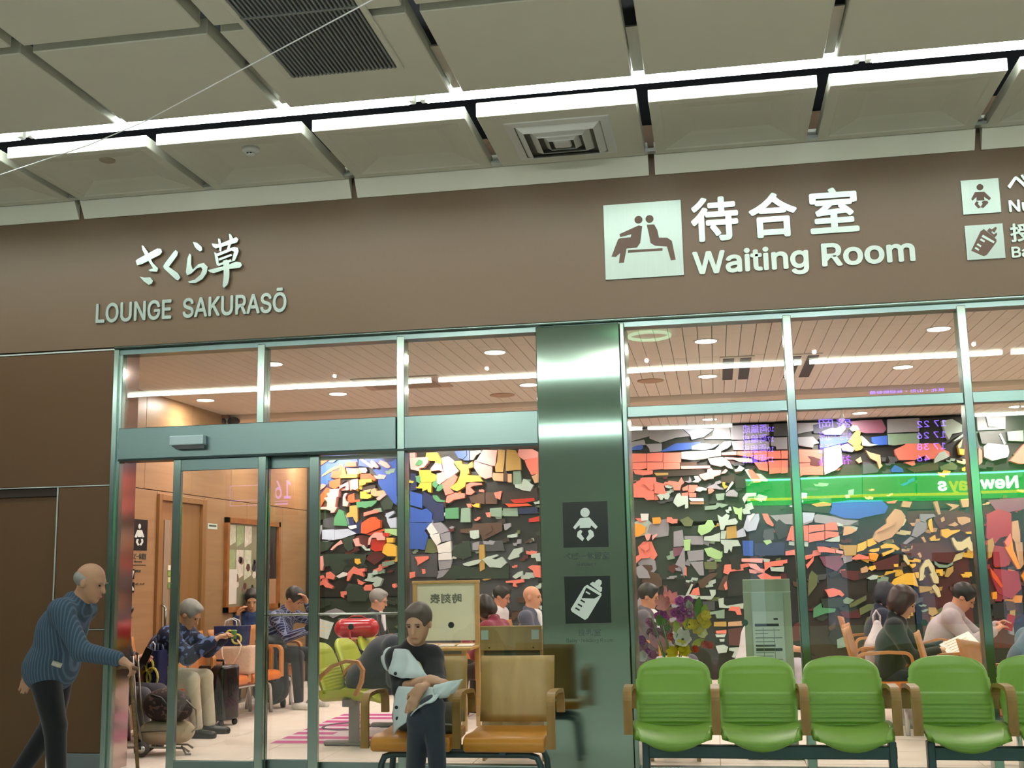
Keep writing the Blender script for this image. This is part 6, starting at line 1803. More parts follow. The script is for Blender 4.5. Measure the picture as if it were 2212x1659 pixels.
# neckline: pale yellow camisole and bare throat
M_COAT = mat('pale_grey_coat', 'c9d6d6', .7, noise=.05, scale=12, bump=.3, bscale=10)
f0 = J['neck']+V3(-.01, .085, -.05); f1 = J['chest']+V3(-.035, .145, -.02)
link('throat_opening', sdf_mesh([cone(J['neck']+V3(0, .03, -.01), f0+V3(0, .0, -.05), .045, .032, .02)], .007), mat('skin_c79a7c', 'c79a7c'), woman)
link('camisole', sdf_mesh([cone(f0+V3(-.02, .0, -.06), f1+V3(-.04, .005, -.05), .05, .06, .02)], .008), fabric('pale_yellow', 'd8d88c'), woman)
def bez(c, u, v):
    bu = [(1-u)**3, 3*u*(1-u)**2, 3*u*u*(1-u), u**3]; bv = [(1-v)**3, 3*v*(1-v)**2, 3*v*v*(1-v), v**3]
    q = V3(0, 0, 0)
    for i in range(4):
        for j in range(4): q = q+c[i][j]*bu[i]*bv[j]
    return q
ct = empty('draped_coat', (WX_, WY_, 0), math.pi, label='pale grey coat draped over the seated woman\'s shoulder and lap', cat='coat')
def patch(name, rows_, wave=.012, nw=5, seed=0):
    C = [[L2(*p) for p in r] for r in rows_]; rn = random.Random(seed)
    ph = rn.uniform(0, 6)
    def fn(u, v):
        q = bez(C, u, v); a = wave*math.sin(v*nw*3+u*4+ph)*(.3+u); return Vector(q+V3(a*.3, a+.4*wave*math.sin(u*9+ph), a*.3))
    o = MB().grid(fn, 22, 22, .006).build(name, M_COAT, ct, True); return o
# over the shoulder (image: 825..905 x 1395..1465)
patch('shoulder_drape', [[(824, 1418, -.82), (846, 1396, -.94), (872, 1400, -1.0), (884, 1404, -1.0)], [(824, 1432, -.86), (850, 1408, -1.04), (880, 1420, -1.10), (902, 1430, -1.08)],
                         [(828, 1446, -.90), (850, 1440, -1.10), (884, 1452, -1.16), (915, 1452, -1.12)], [(834, 1448, -.94), (850, 1466, -1.10), (880, 1472, -1.18), (925, 1460, -1.14)]], .014, 5, 1)
patch('upturned_collar', [[(828, 1408, -.80), (838, 1392, -.84), (856, 1396, -.90), (868, 1406, -.92)], [(826, 1420, -.84), (840, 1410, -.90), (858, 1412, -.98), (870, 1416, -.98)],
                          [(828, 1432, -.86), (842, 1424, -.94), (858, 1424, -1.0), (872, 1424, -1.0)], [(832, 1442, -.88), (846, 1436, -.96), (860, 1436, -1.02), (874, 1432, -1.02)]], .008, 3, 2)
# over the lap, hanging to a point at (850,1585)
patch('lap_drape', [[(862, 1482, -1.12), (900, 1486, -1.22), (935, 1478, -1.32), (952, 1490, -1.34)], [(846, 1510, -1.14), (880, 1515, -1.26), (925, 1500, -1.42), (950, 1505, -1.42)],
                    [(846, 1545, -1.16), (870, 1545, -1.28), (900, 1525, -1.40), (940, 1520, -1.44)], [(848, 1588, -1.24), (862, 1572, -1.34), (890, 1540, -1.42), (918, 1516, -1.46)]], .009, 4, 3)
patch('sleeve_fold', [[(938, 1480, -1.36), (958, 1474, -1.36), (980, 1469, -1.36), (1000, 1467, -1.36)], [(932, 1492, -1.40), (955, 1489, -1.42), (980, 1480, -1.40), (998, 1473, -1.37)],
                      [(936, 1504, -1.40), (955, 1503, -1.42), (976, 1493, -1.40), (990, 1484, -1.37)], [(946, 1511, -1.37), (958, 1511, -1.39), (970, 1503, -1.38), (980, 1496, -1.36)]], .010, 4, 4)
for px, py, Y in ((854, 1455, -1.13), (856, 1528, -1.22), (858, 1552, -1.26)):
    b = MB().ball((0, 0, 0), (.011, .006, .011), 10); b.build('coat_button', M_BLACK, ct, True, loc=Vector(L2(px, py, Y)))
# grey bag of hers on the seat between arm and lap
hb = empty('shoulder_bag', (-1.68, -.95, .43), label='olive grey bag beside the seated woman\'s lap', cat='bag')
link('bag_body', sdf_mesh([ell(V3(0, 0, .09), (.10, .13, .085), None, .03), cone(V3(-.05, -.09, .05), V3(.05, -.09, .05), .05, .05, .03)], .01), fabric('olive_grey', '6a6650'), hb)
MB().tube([(-.08, -.12, .10), (-.04, -.15, .075), (.03, -.15, .06), (.09, -.12, .05)], .006, 6).build('bag_seam', fabric('bag_seam_pale', 'a8a48a'), hb, True)

# ================================================================== PEOPLE IN THE LOUNGE
def place(label, px, py, Y, ang, look, res=.0105, seat0=.44, maxdz=.09, **kw):
    """ang: direction faced, degrees from +X"""
    t = at(px, py, Y); rz = math.radians(ang-90)
    J = sit(seat=seat0, **kw); dz = max(-maxdz, min(maxdz, t.z-J['head'][2]))
    kw2 = dict(kw)
    if kw2.get('hands') is not None: kw2['hands'] = [h_+V3(0, 0, dz) for h_ in kw2['hands']]
    J = sit(seat=seat0+dz, **kw2)
    h_ = Matrix.Rotation(rz, 3, 'Z') @ Vector(J['head'])
    loc = Vector((t.x-h_.x, t.y-h_.y, 0)); 
    p = person(label, loc, rz, J, look, res=res)
    return p, J, Fr(loc, rz)
def chair_under(fr_, seat, label, kind='wood'):
    pass
SUITW = mat('white_shirt', 'e6e6ea', .7)
BLKSUIT = fabric('black_suit', '1a1b22'); GRYSUIT = fabric('grey_suit', '5a5560'); NAVY = fabric('navy_coat', '23243a')
P3, J3, F3 = place('man in blue camouflage jacket bending forward by the luggage cart', 410, 1327, 1.86, 0, dict(top=camo_cloth('blue_camouflage', ['161d38', '2a3a68', '5a70a0', 'a8b4c8'], 17), legs=fabric('beige_chino', 'c8bea6'), skin='c8946e', hair='short', hair_m=GREYH, top_g=.03),
      lean=.50, head=.15, hands=[V3(.10, .62, .84), V3(-.03, .66, .86)], elb=[V3(.5, -.2, -1), V3(-.5, -.2, -1)], knees=.05, shin_fwd=.06, res=.009)
P4, J4, F4 = place('person in dark clothes half hidden behind the steel door jamb', 258, 1335, 1.32, 0, dict(top=fabric('black_coat', '191a1e'), legs=fabric('grey_jersey', '4c4c54'), skin='d09a7c'),
      lean=.15, head=.3, hands=[V3(.10, .34, .80), V3(-.05, .34, .78)])
P5, J5, F5 = place('dark-haired person in blue with raised hand behind the door stile', 545, 1296, 4.75, -70, dict(top=fabric('blue_shirt', '2a3f6e'), legs=fabric('black_navy', '14161f'), skin='c8946e', hair='short'),
      lean=.15, head=.3, hands=[V3(.16, .34, 1.0), V3(-.10, .34, .7)])
P6, J6, F6 = place('man in navy checked shirt covering his face with a hand', 636, 1294, 3.95, -12, dict(top=check_cloth('navy_check', '1e2448', '8088a8', 16), top_name='shirt', legs=fabric('charcoal', '24262c'), skin='c08a66', hair='short', shoe=mat('white_sneaker', 'd8d4cc', .5)),
      lean=.42, head=.28, hands=[V3(.16, .60, .78), V3(-.02, .46, 1.06)], elb=[V3(.5, -.2, -1), V3(-.7, .3, -1)])
P7, J7, F7 = place('grey-haired man in glasses and dark suit behind the red bag', 818, 1300, 5.2, 0, dict(top=BLKSUIT, legs=BLKSUIT, skin='d29a7e', hair='short', hair_m=GREYH, shirt=SUITW, glasses=True), lean=.08, head=.25)
P8, J8, F8 = place('person in navy coat hunched forward on the lime seats', 898, 1352, 1.62, -4, dict(fat=1.15, top=NAVY, legs=fabric('black_navy', '14161f'), skin='c8946e', hair='short', top_g=.028), lean=.72, head=.0,
      hands=[V3(.12, .55, .66), V3(-.08, .55, .66)], seat0=.45)
P9, J9, F9 = place('dark-haired person in maroon writing at the notice desk', 1046, 1322, 3.35, 165, dict(top=fabric('maroon_knit', '7c1436'), legs=fabric('black_navy', '14161f'), skin='b07a58', hair='bob', hair_m=mat('black_hair', '15110f')), lean=.34, head=.45,
      hands=[V3(.12, .44, .80), V3(-.10, .44, .80)])
P10, J10, F10 = place('black-haired man with white collar next to the bald man', 1084, 1288, 5.7, -12, dict(top=fabric('white_cotton', 'd8d4d8'), top_name='shirt', legs=BLKSUIT, skin='c4866a', hair='short', glasses=True), lean=.2, head=.22)
P11, J11, F11 = place('bald man in grey-blue suit sitting upright beside the steel column', 1150, 1290, 4.5, -12, dict(top=fabric('grey_blue_suit', '4a4e62'), legs=fabric('grey_blue_suit', '4a4e62'), skin='cf9676', hair='none', shirt=SUITW), lean=.02, head=.08)
P12, J12, F12 = place('man in grey suit behind the flowers with stretched legs', 1402, 1288, 4.0, -8, dict(top=GRYSUIT, legs=GRYSUIT, skin='c48a6c', hair='short', shirt=SUITW), lean=.06, head=.22, shin_fwd=.22)
P13, J13, F13 = place('person in white with bare arms behind the glass notice stand', 1662, 1308, 3.9, 15, dict(top=fabric('white_cotton', 'd8d4d8'), top_name='shirt', legs=fabric('lilac_white', 'c8c4d4'), skin='dca286', hair='short', sleeve='short', collar=False), lean=.3, head=.3,
      hands=[V3(.10, .48, .66), V3(-.06, .48, .66)])
P14, J14, F14 = place('woman with brown bob in black reading an open book', 1952, 1312, 2.25, -12, dict(top=M_BLKKNIT, top_name='black_top', legs=fabric('blue_black', '262a3c'), skin='d8a482', hair='bob', hair_m=mat('brown_bob_hair', '3a2420', .4, noise=.3, scale=50, stretch=(1, 1, .3)), scale=1.0, hair_v=.02), lean=.18, head=.35,
      hands=[V3(.10, .42, .76), V3(-.06, .46, .80)])
P15, J15, F15 = place('person in pale hooded sweatshirt bowed over a phone', 2082, 1290, 3.3, -15, dict(top=fabric('pale_mauve_fleece', 'b8a8ac'), top_name='hooded_sweatshirt', legs=fabric('charcoal', '24262c'), skin='cf9070', hair='short', hood=True, glasses=True, top_g=.022), lean=.42, head=.30,
      hands=[V3(.10, .55, .80), V3(-.04, .58, .84)])
P16, J16, F16 = place('person in dark navy behind the reading woman', 1916, 1322, 4.4, 0, dict(top=fabric('ink_navy', '1c2038'), legs=fabric('black_navy', '14161f'), skin='c8946e', hair='bob', hair_m=mat('ink_hair', '1a1a2a', .5)), lean=.15, head=.3)
P17, J17, F17 = place('person in rolled denim shirt at the picture edge', 2262, 1322, .52, 8, dict(top=fabric('washed_denim', '5a7288', bump=.4), top_name='denim_shirt', legs=fabric('black_navy', '14161f'), skin='c8946e', hair='short', sleeve='rolled', cut=.35, top_g=.02), lean=.30, head=.1,
      hands=[V3(.12, .26, .60), V3(-.12, .30, .62)], elb=[V3(.6, -.9, -1), V3(-.6, -.5, -1)])
wrp = J17['wrists'][0]-nrm(J17['wrists'][0]-J17['elbows'][0])*.03
MB().tube([Vector(wrp-nrm(J17['wrists'][0]-J17['elbows'][0])*.014), Vector(wrp+nrm(J17['wrists'][0]-J17['elbows'][0])*.014)], .036, 14).build('wrist_watch', M_BLACK, P17, True)

# ================================================================== LOUNGE SEATING AND THINGS
BM = (M_BEECH, mat('orange_vinyl', 'd8742a', .4, noise=.05, scale=5), M_BEECH)
M_CHROME = mat('chrome_leg', 'c4c4c4', .25, 1.0)
def seat_for(F_, label):
    f = Matrix.Rotation(F_.rz, 3, 'Z') @ Vector((0, 1, 0))
    return wood_bench(label, F_.loc.x-f.x*.22, F_.loc.y-f.y*.22, F_.rz+math.pi, 1, .57, BM, None, M_CHROME, name='beech_chair')
seat_for(F3, 'beech chair under the man in camouflage jacket'); seat_for(F4, 'beech chair behind the steel door jamb')
seat_for(F6, 'beech chair under the man in checked shirt'); seat_for(F5, 'beech chair under the person in blue')
seat_for(F7, 'beech chair under the grey-haired man'); seat_for(F9, 'beech chair of the person in maroon'); seat_for(F10, 'beech chair under the man with white collar')
seat_for(F11, 'beech chair under the bald man'); seat_for(F12, 'beech chair under the man in grey suit')
r = empty('round_stool', (F13.loc.x, F13.loc.y, 0), label='low round stool behind the glass notice stand', cat='stool')
MB().lathe([(.19, .40), (.20, .42), (.19, .44), (.05, .445)]).build('stool_seat', BM[1], r, True); MB().lathe([(.03, .04), (.03, .40)], seg=12).build('stool_post', M_CHROME, r, True); MB().lathe([(.20, 0), (.20, .02), (.04, .04)]).build('stool_base', M_CHROME, r, True)
seat_for(F14, 'beech chair of the reading woman'); seat_for(F16, 'beech chair of the person in dark navy'); seat_for(F17, 'beech chair under the person in denim')
p = at(1905, 1400, 1.75); wood_bench('empty beech chair in front of the reading woman, nearest the glass', p.x+.36, 1.62, math.pi/2-.22, 1, .57, BM, None, M_CHROME, name='beech_chair')
p = at(1880, 1400, 2.95); wood_bench('empty beech chair with a white carrier bag behind it', p.x-.10, 2.95, math.pi/2-.22, 1, .57, BM, None, M_CHROME, name='beech_chair')
bx_ = wood_bench('beech two-seat bench carrying shopping bags near the door stile', at(470, 1440, 3.15).x-.04, 3.12, math.pi/2-.22, 2, .57, BM, None, M_CHROME, name='beech_bench')
# lime seats by the doorway, seen from the side
def lime_row(label, X0, Y0, rz, n):
    bn = empty('lime_bench', (X0, Y0, 0), rz, label=label, cat='bench')
    s1, b1 = _gs.copy(), _gb.copy()
    for me in (s1, b1): me.materials.clear(); me.materials.append(M_LIME)
    a1 = MB().bar([(0, .02, .0), (0, -.06, .12), (0, -.16, .20), (0, -.28, .24), (0, -.38, .23), (0, -.42, .17), (0, -.41, .08), (0, -.36, -.03)], .045, .028).mesh('armrest'); a1.materials.append(M_BEECH)
    for i in range(n):
        link('seat', s1, None, bn, (i*.56, 0, .445)); link('backrest', b1, None, bn, (i*.56, -.035, .435))
    for i in range(n+1): link('armrest', a1, None, bn, (i*.56-.28, 0, .46))
    MB().box(-.2, (n-1)*.56+.2, -.27, -.21, .33, .39, .005).build('beam', mat('grey_beam', '8a8684', .4, .4), bn)
    for x in (0.0, (n-1)*.56):
        MB().box(x-.03, x+.03, -.28, -.20, .03, .38, .006).build('leg', mat('grey_beam', '8a8684'), bn)
        MB().box(x-.03, x+.03, -.50, .02, 0, .04, .01).build('foot', mat('grey_beam', '8a8684'), bn)
    return bn
pL = at(712, 1440, 1.35)
lime_row('row of lime vinyl seats with curved wood arms by the doorway', pL.x-.02, 1.35, math.pi/2-.06, 3)
f15 = Matrix.Rotation(F15.rz, 3, 'Z') @ Vector((0, 1, 0))
lime_row('single lime vinyl seat under the hooded sweatshirt', F15.loc.x-f15.x*.2, F15.loc.y-f15.y*.2, F15.rz+math.pi, 1)

# --- bags and luggage
def bag_shape(w_, d_, h_, taper=.9, n=10, pinch=.0):
    b = MB()
    def ring(z, k, pz):
        pts = []
        for i in range(24):
            a = 2*math.pi*i/24; c, s_ = math.cos(a), math.sin(a); e = .35
            pts.append(Vector((w_/2*k*math.copysign(abs(c)**e, c), d_/2*k*(1-pz)*math.copysign(abs(s_)**e, s_), z)))
        return [b.b.verts.new(p_) for p_ in pts]
    R = [ring(h_*j/n, (taper+(1-taper)*j/n) if taper < 1 else 1-(taper-1)*j/n, pinch*(j/n)**2) for j in range(n+1)]
    for A, B in zip(R, R[1:]):
        for k in range(24): b.b.faces.new((A[k], A[(k+1) % 24], B[(k+1) % 24], B[k]))
    b.b.faces.new(R[0][::-1]); b.b.faces.new(R[-1]); return b
M_NAVYB = mat('navy_paper_bag', '1c2456', .45); M_YEL = mat('yellow_print', 'd8cc5a', .5)
def navy_bag(label, loc, rz, w_, d_, h_):
    r = empty('shopping_bag', loc, rz, label=label, cat='bag')
    bag_shape(w_, d_, h_, .92, 8, .15).build('bag_body', M_NAVYB, r)
    for cx, cz, rr in ((-.22*w_, .30*h_, .20*h_), (.20*w_, .34*h_, .24*h_), (.0, .62*h_, .16*h_)):
        for sy in (-1, 1):
            MB().tube([(cx+rr*math.cos(t*.5236), sy*(d_/2+.001), cz+rr*math.sin(t*.5236)) for t in range(12)], .011, 6, closed=True).build('printed_ring', M_YEL, r)
    for sy in (-1, 1): MB().tube([(-.18*w_, sy*d_*.36, h_-.01), (-.15*w_, sy*d_*.3, h_+.05), (0, sy*d_*.28, h_+.075), (.15*w_, sy*d_*.3, h_+.05), (.18*w_, sy*d_*.36, h_-.01)], .006, 6).build('bag_handle', SUITW, r, True)
    return r
q = at(338, 1490, 1.62); navy_bag('navy paper bag with yellow rings on the lap by the cart', (q.x, 1.60, q.z), -.5, .22, .13, .34)
q = at(505, 1378, 3.1); navy_bag('navy paper bag with yellow rings on top of the pink bag', (q.x, 3.06, .71), .1, .36, .16, .19)
q = at(508, 1442, 3.05)
r = empty('woven_tote', (q.x, 3.04, .435), .05, label='pinkish beige woven tote bag on the beech bench', cat='bag')
bag_shape(.40, .20, .27, .95, 8, .2).build('bag_body', mat('pink_beige_weave', 'd9b59c', .8, noise=.2, scale=60, bump=.4, bscale=80), r, True)
for s_ in (-1, 1): MB().tube([(-.10, -.105*s_, .27), (-.09, -.115*s_, .18), (-.05, -.12*s_, .08), (.03, -.12*s_, .10), (.08, -.115*s_, .20), (.10, -.10*s_, .28), (.05, -.07*s_, .33)], .009, 6).build('bag_handle', mat('pink_beige_strap', 'e2c4ae', .7), r, True)
# black suitcase
q = atz(470, 1566, 0)
r = empty('black_suitcase', (q.x, q.y, 0), -.35, label='black hard-shell suitcase beside the camouflage jacket man', cat='suitcase')
MB().box(-.17, .17, -.12, .12, .05, .56, .035, 4).build('suitcase_shell', mat('black_gloss_shell', '0e0f12', .22, coat=.3), r, True)
for x in (-.10, -.03, .04, .11): MB().box(x-.008, x+.008, -.124, -.118, .10, .50, .002).build('shell_rib', mat('black_gloss_shell', '0e0f12'), r)
MB().tube([(-.06, 0, .55), (-.06, 0, .60), (.06, 0, .60), (.06, 0, .55)], .012, 8).build('suitcase_handle', M_BLACK, r, True)
for sx in (-1, 1):
    for sy in (-1, 1): MB().tube([(sx*.13-.012, sy*.09, .028), (sx*.13+.012, sy*.09, .028)], .028, 12).build('wheel', M_BLACK, r, True)
# cart with bags
q = atz(352, 1628, 0)
r = empty('luggage_cart', (q.x, q.y, 0), .3, label='folding luggage cart strapped with bags at the door', cat='cart')
for s_ in (-1, 1):
    w_ = MB().tube([(-.14, s_*.15-.018, .06), (-.14, s_*.15+.018, .06)], .058, 16).build('wheel', mat('grey_tyre', '4a4642', .6), r, True)
    MB().tube([(-.14, s_*.15-.021, .06), (-.14, s_*.15+.021, .06)], .03, 12).build('hub', M_CHROME, w_, True)
MB().tube([(-.14, -.15, .06), (-.14, .15, .06)], .008, 8).build('axle', M_CHROME, r, True)
for s_ in (-1, 1): MB().tube([(.22, s_*.10, .02), (.18, s_*.10, .05), (-.14, s_*.10, .07), (-.20, s_*.10, .35), (-.24, s_*.10, .78)], .009, 8).build('frame_tube', mat('cart_tube', '8a8478', .3, .7), r, True)
MB().tube([(-.24, -.10, .78), (-.245, 0, .80), (-.24, .10, .78)], .011, 8).build('cart_handle', M_BLACK, r, True)
MB().tube([(.20, -.05, .14), (.27, -.06, .20), (.26, -.07, .34), (.18, -.08, .42)], .007, 6).build('bungee_cord', mat('cart_tube', '8a8478'), r, True)
MB().tube([(.16, -.11, .07), (.20, -.14, .01), (.24, -.14, .01)], .008, 6).build('kick_stand', mat('cart_tube', '8a8478'), r, True)
r2 = empty('beige_bag', (q.x, q.y, .085), .3, label='beige soft bag lying on the luggage cart', cat='bag')
link('bag_body', sdf_mesh([ell(V3(.03, 0, .085), (.21, .15, .085), None, .03), cone(V3(-.10, 0, .08), V3(.15, 0, .08), .085, .08, .05)], .012), mat('beige_canvas', 'b8a488', .8, noise=.1, scale=10, bump=.3), r2)
MB().tube([(-.16, -.10, .10), (0, -.158, .11), (.18, -.10, .10)], .005, 6).build('zip_line', mat('zip_dark', '5c5044', .5), r2, True)
r3 = empty('brown_backpack', (q.x+.02, q.y, .25), .3, label='dark brown patterned backpack strapped on the cart', cat='bag')
link('bag_body', sdf_mesh([ell(V3(0, 0, .13), (.19, .14, .135), None, .03), ell(V3(.12, -.04, .09), (.09, .10, .08), None, .03)], .012), camo_cloth('brown_pattern', ['2a1c1a', '4a302c', '5c4440', '2a1c1a'], 26), r3)
MB().tube([(-.10, -.12, .22), (-.02, -.16, .20), (.06, -.15, .10), (.05, -.13, .02)], .012, 8).build('bag_strap', M_BLACK, r3, True)
# dark wheeled rucksack before the checked shirt
q = atz(603, 1524, 0)
r = empty('dark_rucksack', (q.x, q.y-.25, 0), .1, label='tall charcoal wheeled rucksack before the checked shirt man', cat='bag')
M_CHAR = fabric('charcoal_nylon', '2b3138', rough=.6)
link('bag_body', sdf_mesh([cone(V3(0, 0, .18), V3(0, 0, .58), .145, .135, .05, (V3(1, 0, 0), 1.35)), ell(V3(0, -.11, .22), (.16, .07, .15), None, .03), ell(V3(0, -.12, .46), (.15, .06, .10), None, .03)], .013), M_CHAR, r)
link('bag_lid', sdf_mesh([ell(V3(0, -.02, .70), (.17, .14, .07), None, .03)], .012), fabric('charcoal_lid', '39424a', rough=.6), r)
for s_ in (-1, 1):
    MB().tube([(s_*.12-.02, .06, .045), (s_*.12+.02, .06, .045)], .045, 12).build('wheel', M_BLACK, r, True)
    MB().tube([(s_*.10, -.16, .60), (s_*.10, -.185, .45), (s_*.10, -.19, .30)], .009, 6).build('bag_strap', M_BLACK, r, True)
MB().box(-.012, .012, -.20, -.19, .40, .54).build('reflective_tab', mat('reflective_tab', 'b8b8b8', .4), r)
MB().tube([(-.06, .10, .70), (-.06, .12, .80), (.06, .12, .80), (.06, .10, .70)], .009, 8).build('bag_handle', M_BLACK, r, True)
# red bag over a black bag on the lime seats
q = at(772, 1378, 2.45)
r = empty('red_bag', (q.x, 2.42, q.z), .12, label='glossy red holdall with strap on the lime seats', cat='bag')
link('bag_body', sdf_mesh([cone(V3(-.12, 0, .09), V3(.13, 0, .09), .085, .085, .03, (V3(0, 0, 1), 1.05))], .01), mat('red_gloss_vinyl', 'c81c2e', .22, coat=.4, bump=.2, bscale=14, noise=.05), r)
MB().tube([(-.05, -.085, .06), (-.03, -.12, -.02), (.03, -.13, -.10), (.09, -.12, -.14)], .022, 8, flat=.35).build('bag_strap', mat('red_strap', 'b01828', .4), r, True)
MB().tube([(-.08, 0, .175), (-.04, 0, .20), (.05, 0, .20), (.09, 0, .175)], .008, 6).build('bag_handle', mat('red_strap', 'b01828'), r, True)
MB().box(-.17, .17, -.004, .004, .176, .182).build('zip_line', mat('zip_silver', 'c0b8b8', .3, .8), r)
q = at(768, 1460, 2.35)
r = empty('black_bag', (q.x, 2.36, .46), .12, label='black soft bag on the lime seats below the red holdall', cat='bag')
link('bag_body', sdf_mesh([ell(V3(0, 0, .14), (.22, .17, .15), None, .03), cone(V3(-.12, 0, .07), V3(.13, 0, .07), .09, .09, .04)], .013), fabric('black_nylon', '17181c', rough=.5), r)
MB().tube([(-.12, -.10, .20), (-.04, -.15, .25), (.06, -.15, .25), (.14, -.10, .20)], .011, 6).build('bag_handle', M_BLACK, r, True)
# papers in hands
def sheet(name, label, c, ux, uy, w_, h_, th, mt, cat, lines=0, fold=False):
    """thin rectangular thing centred at c, spanned by ux, uy"""
    r = empty(name, c, label=label, cat=cat); ux = Vector(ux).normalized(); uy = (Vector(uy)-ux*Vector(uy).dot(ux)).normalized(); un = ux.cross(uy)
    M4 = Matrix((ux, uy, un)).transposed().to_4x4()
    MB().box(-w_/2, w_/2, -h_/2, h_/2, -th/2, th/2, min(.002, th*.3)).xf(M4).build('cover' if th > .006 else 'page', mt, r)
    if th > .006: MB().box(-w_/2+.004, w_/2-.002, -h_/2+.004, h_/2-.004, th/2-.001, th/2+.004).xf(M4).build('page', mat('book_page', 'f0ece4', .6), r)
    for i in range(lines):
        MB().box(-w_*.36, w_*(.30 if i % 3 else .1), h_*(.34-.68*i/max(1, lines-1))-.003, h_*(.34-.68*i/max(1, lines-1))+.003, (th/2+.0042 if th > .006 else th/2), (th/2+.0048 if th > .006 else th/2+.0008)).xf(M4).build('printed_line', mat('print_ochre', 'd8b060', .6), r)
    return r
M_PAPER = mat('paper_white', 'e8e6e0', .7)
wp_ = lambda F_, v: F_.loc+Matrix.Rotation(F_.rz, 3, 'Z') @ Vector(v)
h6 = wp_(F6, J6['wrists'][0]); sheet('booklet', 'open grey booklet in the checked shirt man\'s hand', h6+Vector((.17, -.03, .01)), (1, .2, -.3), (0, .6, 1), .16, .20, .004, mat('booklet_grey', 'a8b0a8', .6), 'booklet', 4)
h14 = (wp_(F14, J14['wrists'][0])+wp_(F14, J14['wrists'][1]))/2
sheet('open_book', 'open white book held by the reading woman', h14+Vector((.13, -.08, .03)), (1, .1, .42), (-.35, .9, .5), .27, .19, .012, mat('book_cover_tan', 'c8986c', .5), 'book', 5)
h15 = (wp_(F15, J15['wrists'][0])+wp_(F15, J15['wrists'][1]))/2
sheet('phone', 'red-backed phone held by the hooded person', h15+Vector((.12, -.04, .05)), (.3, .1, 1), (1, .2, -.3), .145, .07, .005, mat('phone_red', 'b02030', .3), 'phone')
h3 = wp_(F3, J3['wrists'][1]); r = empty('green_cup', h3+Vector((.12, -.03, .03)), label='small green cup in the camouflage jacket man\'s hands', cat='cup')
MB().lathe([(.022, -.035), (.026, .03), (.024, .034)], seg=16).build('cup_body', mat('cup_green', '5c8a3c', .4), r, True); MB().lathe([(.027, .03), (.027, .038), (.02, .042)], seg=16).build('cup_lid', mat('cup_lid', '7ca05a', .4), r, True)
h4 = wp_(F4, J4['wrists'][0]); sheet('dark_phone', 'dark phone in the hand beside the steel jamb', h4+Vector((.11, 0, .03)), (.5, 0, 1), (1, 0, -.5), .14, .07, .008, M_BLACK, 'phone')
# carrier bag
q = at(1903, 1385, 2.75)
r = empty('carrier_bag', (q.x-.02, 2.78, .44), label='white plastic carrier bag standing behind the empty beech chair', cat='bag')
hz = q.z-.44
link('bag_body', sdf_mesh([ell(V3(0, 0, .16), (.13, .10, .17), None, .04), cone(V3(0, 0, .25), V3(0, 0, .42), .10, .035, .05), cone(V3(-.07, 0, .10), V3(.07, .02, .12), .08, .08, .04)], .011), mat('thin_white_plastic', 'e4dade', .35, noise=.05, bump=.6, bscale=16), r)
MB().tube([(-.025, 0, .40), (-.03, 0, .49), (0, 0, .54), (.03, 0, .49), (.025, 0, .40)], .010, 6).build('bag_handle', mat('thin_white_plastic', 'e4dade'), r, True)

# --- floor sticker with magenta stripes
fs = empty('floor_sticker', (0, 0, .001), label='magenta striped white sticker on the lounge floor', cat='sticker')
c00, c01 = atz(582, 1607, 0), atz(700, 1536, 0)
sx0_, sx1_ = c00.x, atz(905, 1600, 0).x; sy0, sy1 = c00.y, atz(700, 1540, 0).y
MB().box(sx0_, sx1_, sy0, sy1, 0, .0015).build('sticker_sheet', mat('sticker_white', 'e8d8e2', .4), fs)
nst = 8
for i in range(nst):
    y0 = sy0+(sy1-sy0)*(i+.1)/nst; y1 = sy0+(sy1-sy0)*(i+.62)/nst
    if 2 <= i <= 5:
        MB().box(sx0_, sx0_+(sx1_-sx0_)*.30, y0, y1, .001, .003).build('sticker_stripe', mat('magenta_print', 'c8328c', .4), fs); MB().box(sx1_-(sx1_-sx0_)*.30, sx1_, y0, y1, .001, .003).build('sticker_stripe', mat('magenta_print', 'c8328c'), fs)
    else: MB().box(sx0_, sx1_, y0, y1, .001, .003).build('sticker_stripe', mat('magenta_print', 'c8328c'), fs)
cx_, cy_ = (sx0_+sx1_)/2, (sy0+sy1)/2
MB().tube([(cx_-.28+.22*math.cos(t*.3927), cy_+.24*math.sin(t*.3927), .002) for t in range(16)], .012, 6, closed=True).build('sticker_ring', mat('print_grey', '6c6670', .5), fs)
MB().prism([(cx_+.05, 0), (cx_+.3, 0), (cx_+.32, .004), (cx_+.05, .004)], cy_-.05, cy_+.05).build('sticker_mark', mat('print_grey', '6c6670'), fs)

# --- desk with framed notice
DY_ = 2.55
xa, xb = at(897, 1320, DY_).x, at(1031, 1320, DY_).x; zt_ = at(965, 1254, DY_).z; zb_ = at(965, 1355, DY_).z; ztab = at(1000, 1396, DY_-.2).z
nb_ = empty('notice_desk', ((xa+xb)/2, DY_, 0), label='oak desk with a tall framed timetable notice', cat='desk'); hw = (xb-xa)/2
for s_ in (-1, 1): MB().box(s_*hw-.02-(.0), s_*hw+.02, -.02, .02, 0, zt_, .003).build('post', M_OAK, nb_)
MB().box(-hw-.025, hw+.025, -.025, .025, zt_-.028, zt_, .004).build('top_rail', M_OAK, nb_)
pan = MB().box(-hw+.02, hw-.02, -.006, .006, zb_-.12, zt_-.028).build('notice_panel', mat('notice_panel_pale', 'cfd6bc', .35, noise=.06, scale=6), nb_)
MB().box(-hw-.01, hw+.02, -.42, .30, ztab-.025, ztab, .004).build('table_top', M_OAK, nb_)
for sx in (-1, 1): MB().box(sx*(hw-.05)-.02, sx*(hw-.05)+.02, -.38, -.34, 0, ztab-.02).build('leg', M_OAK, nb_)
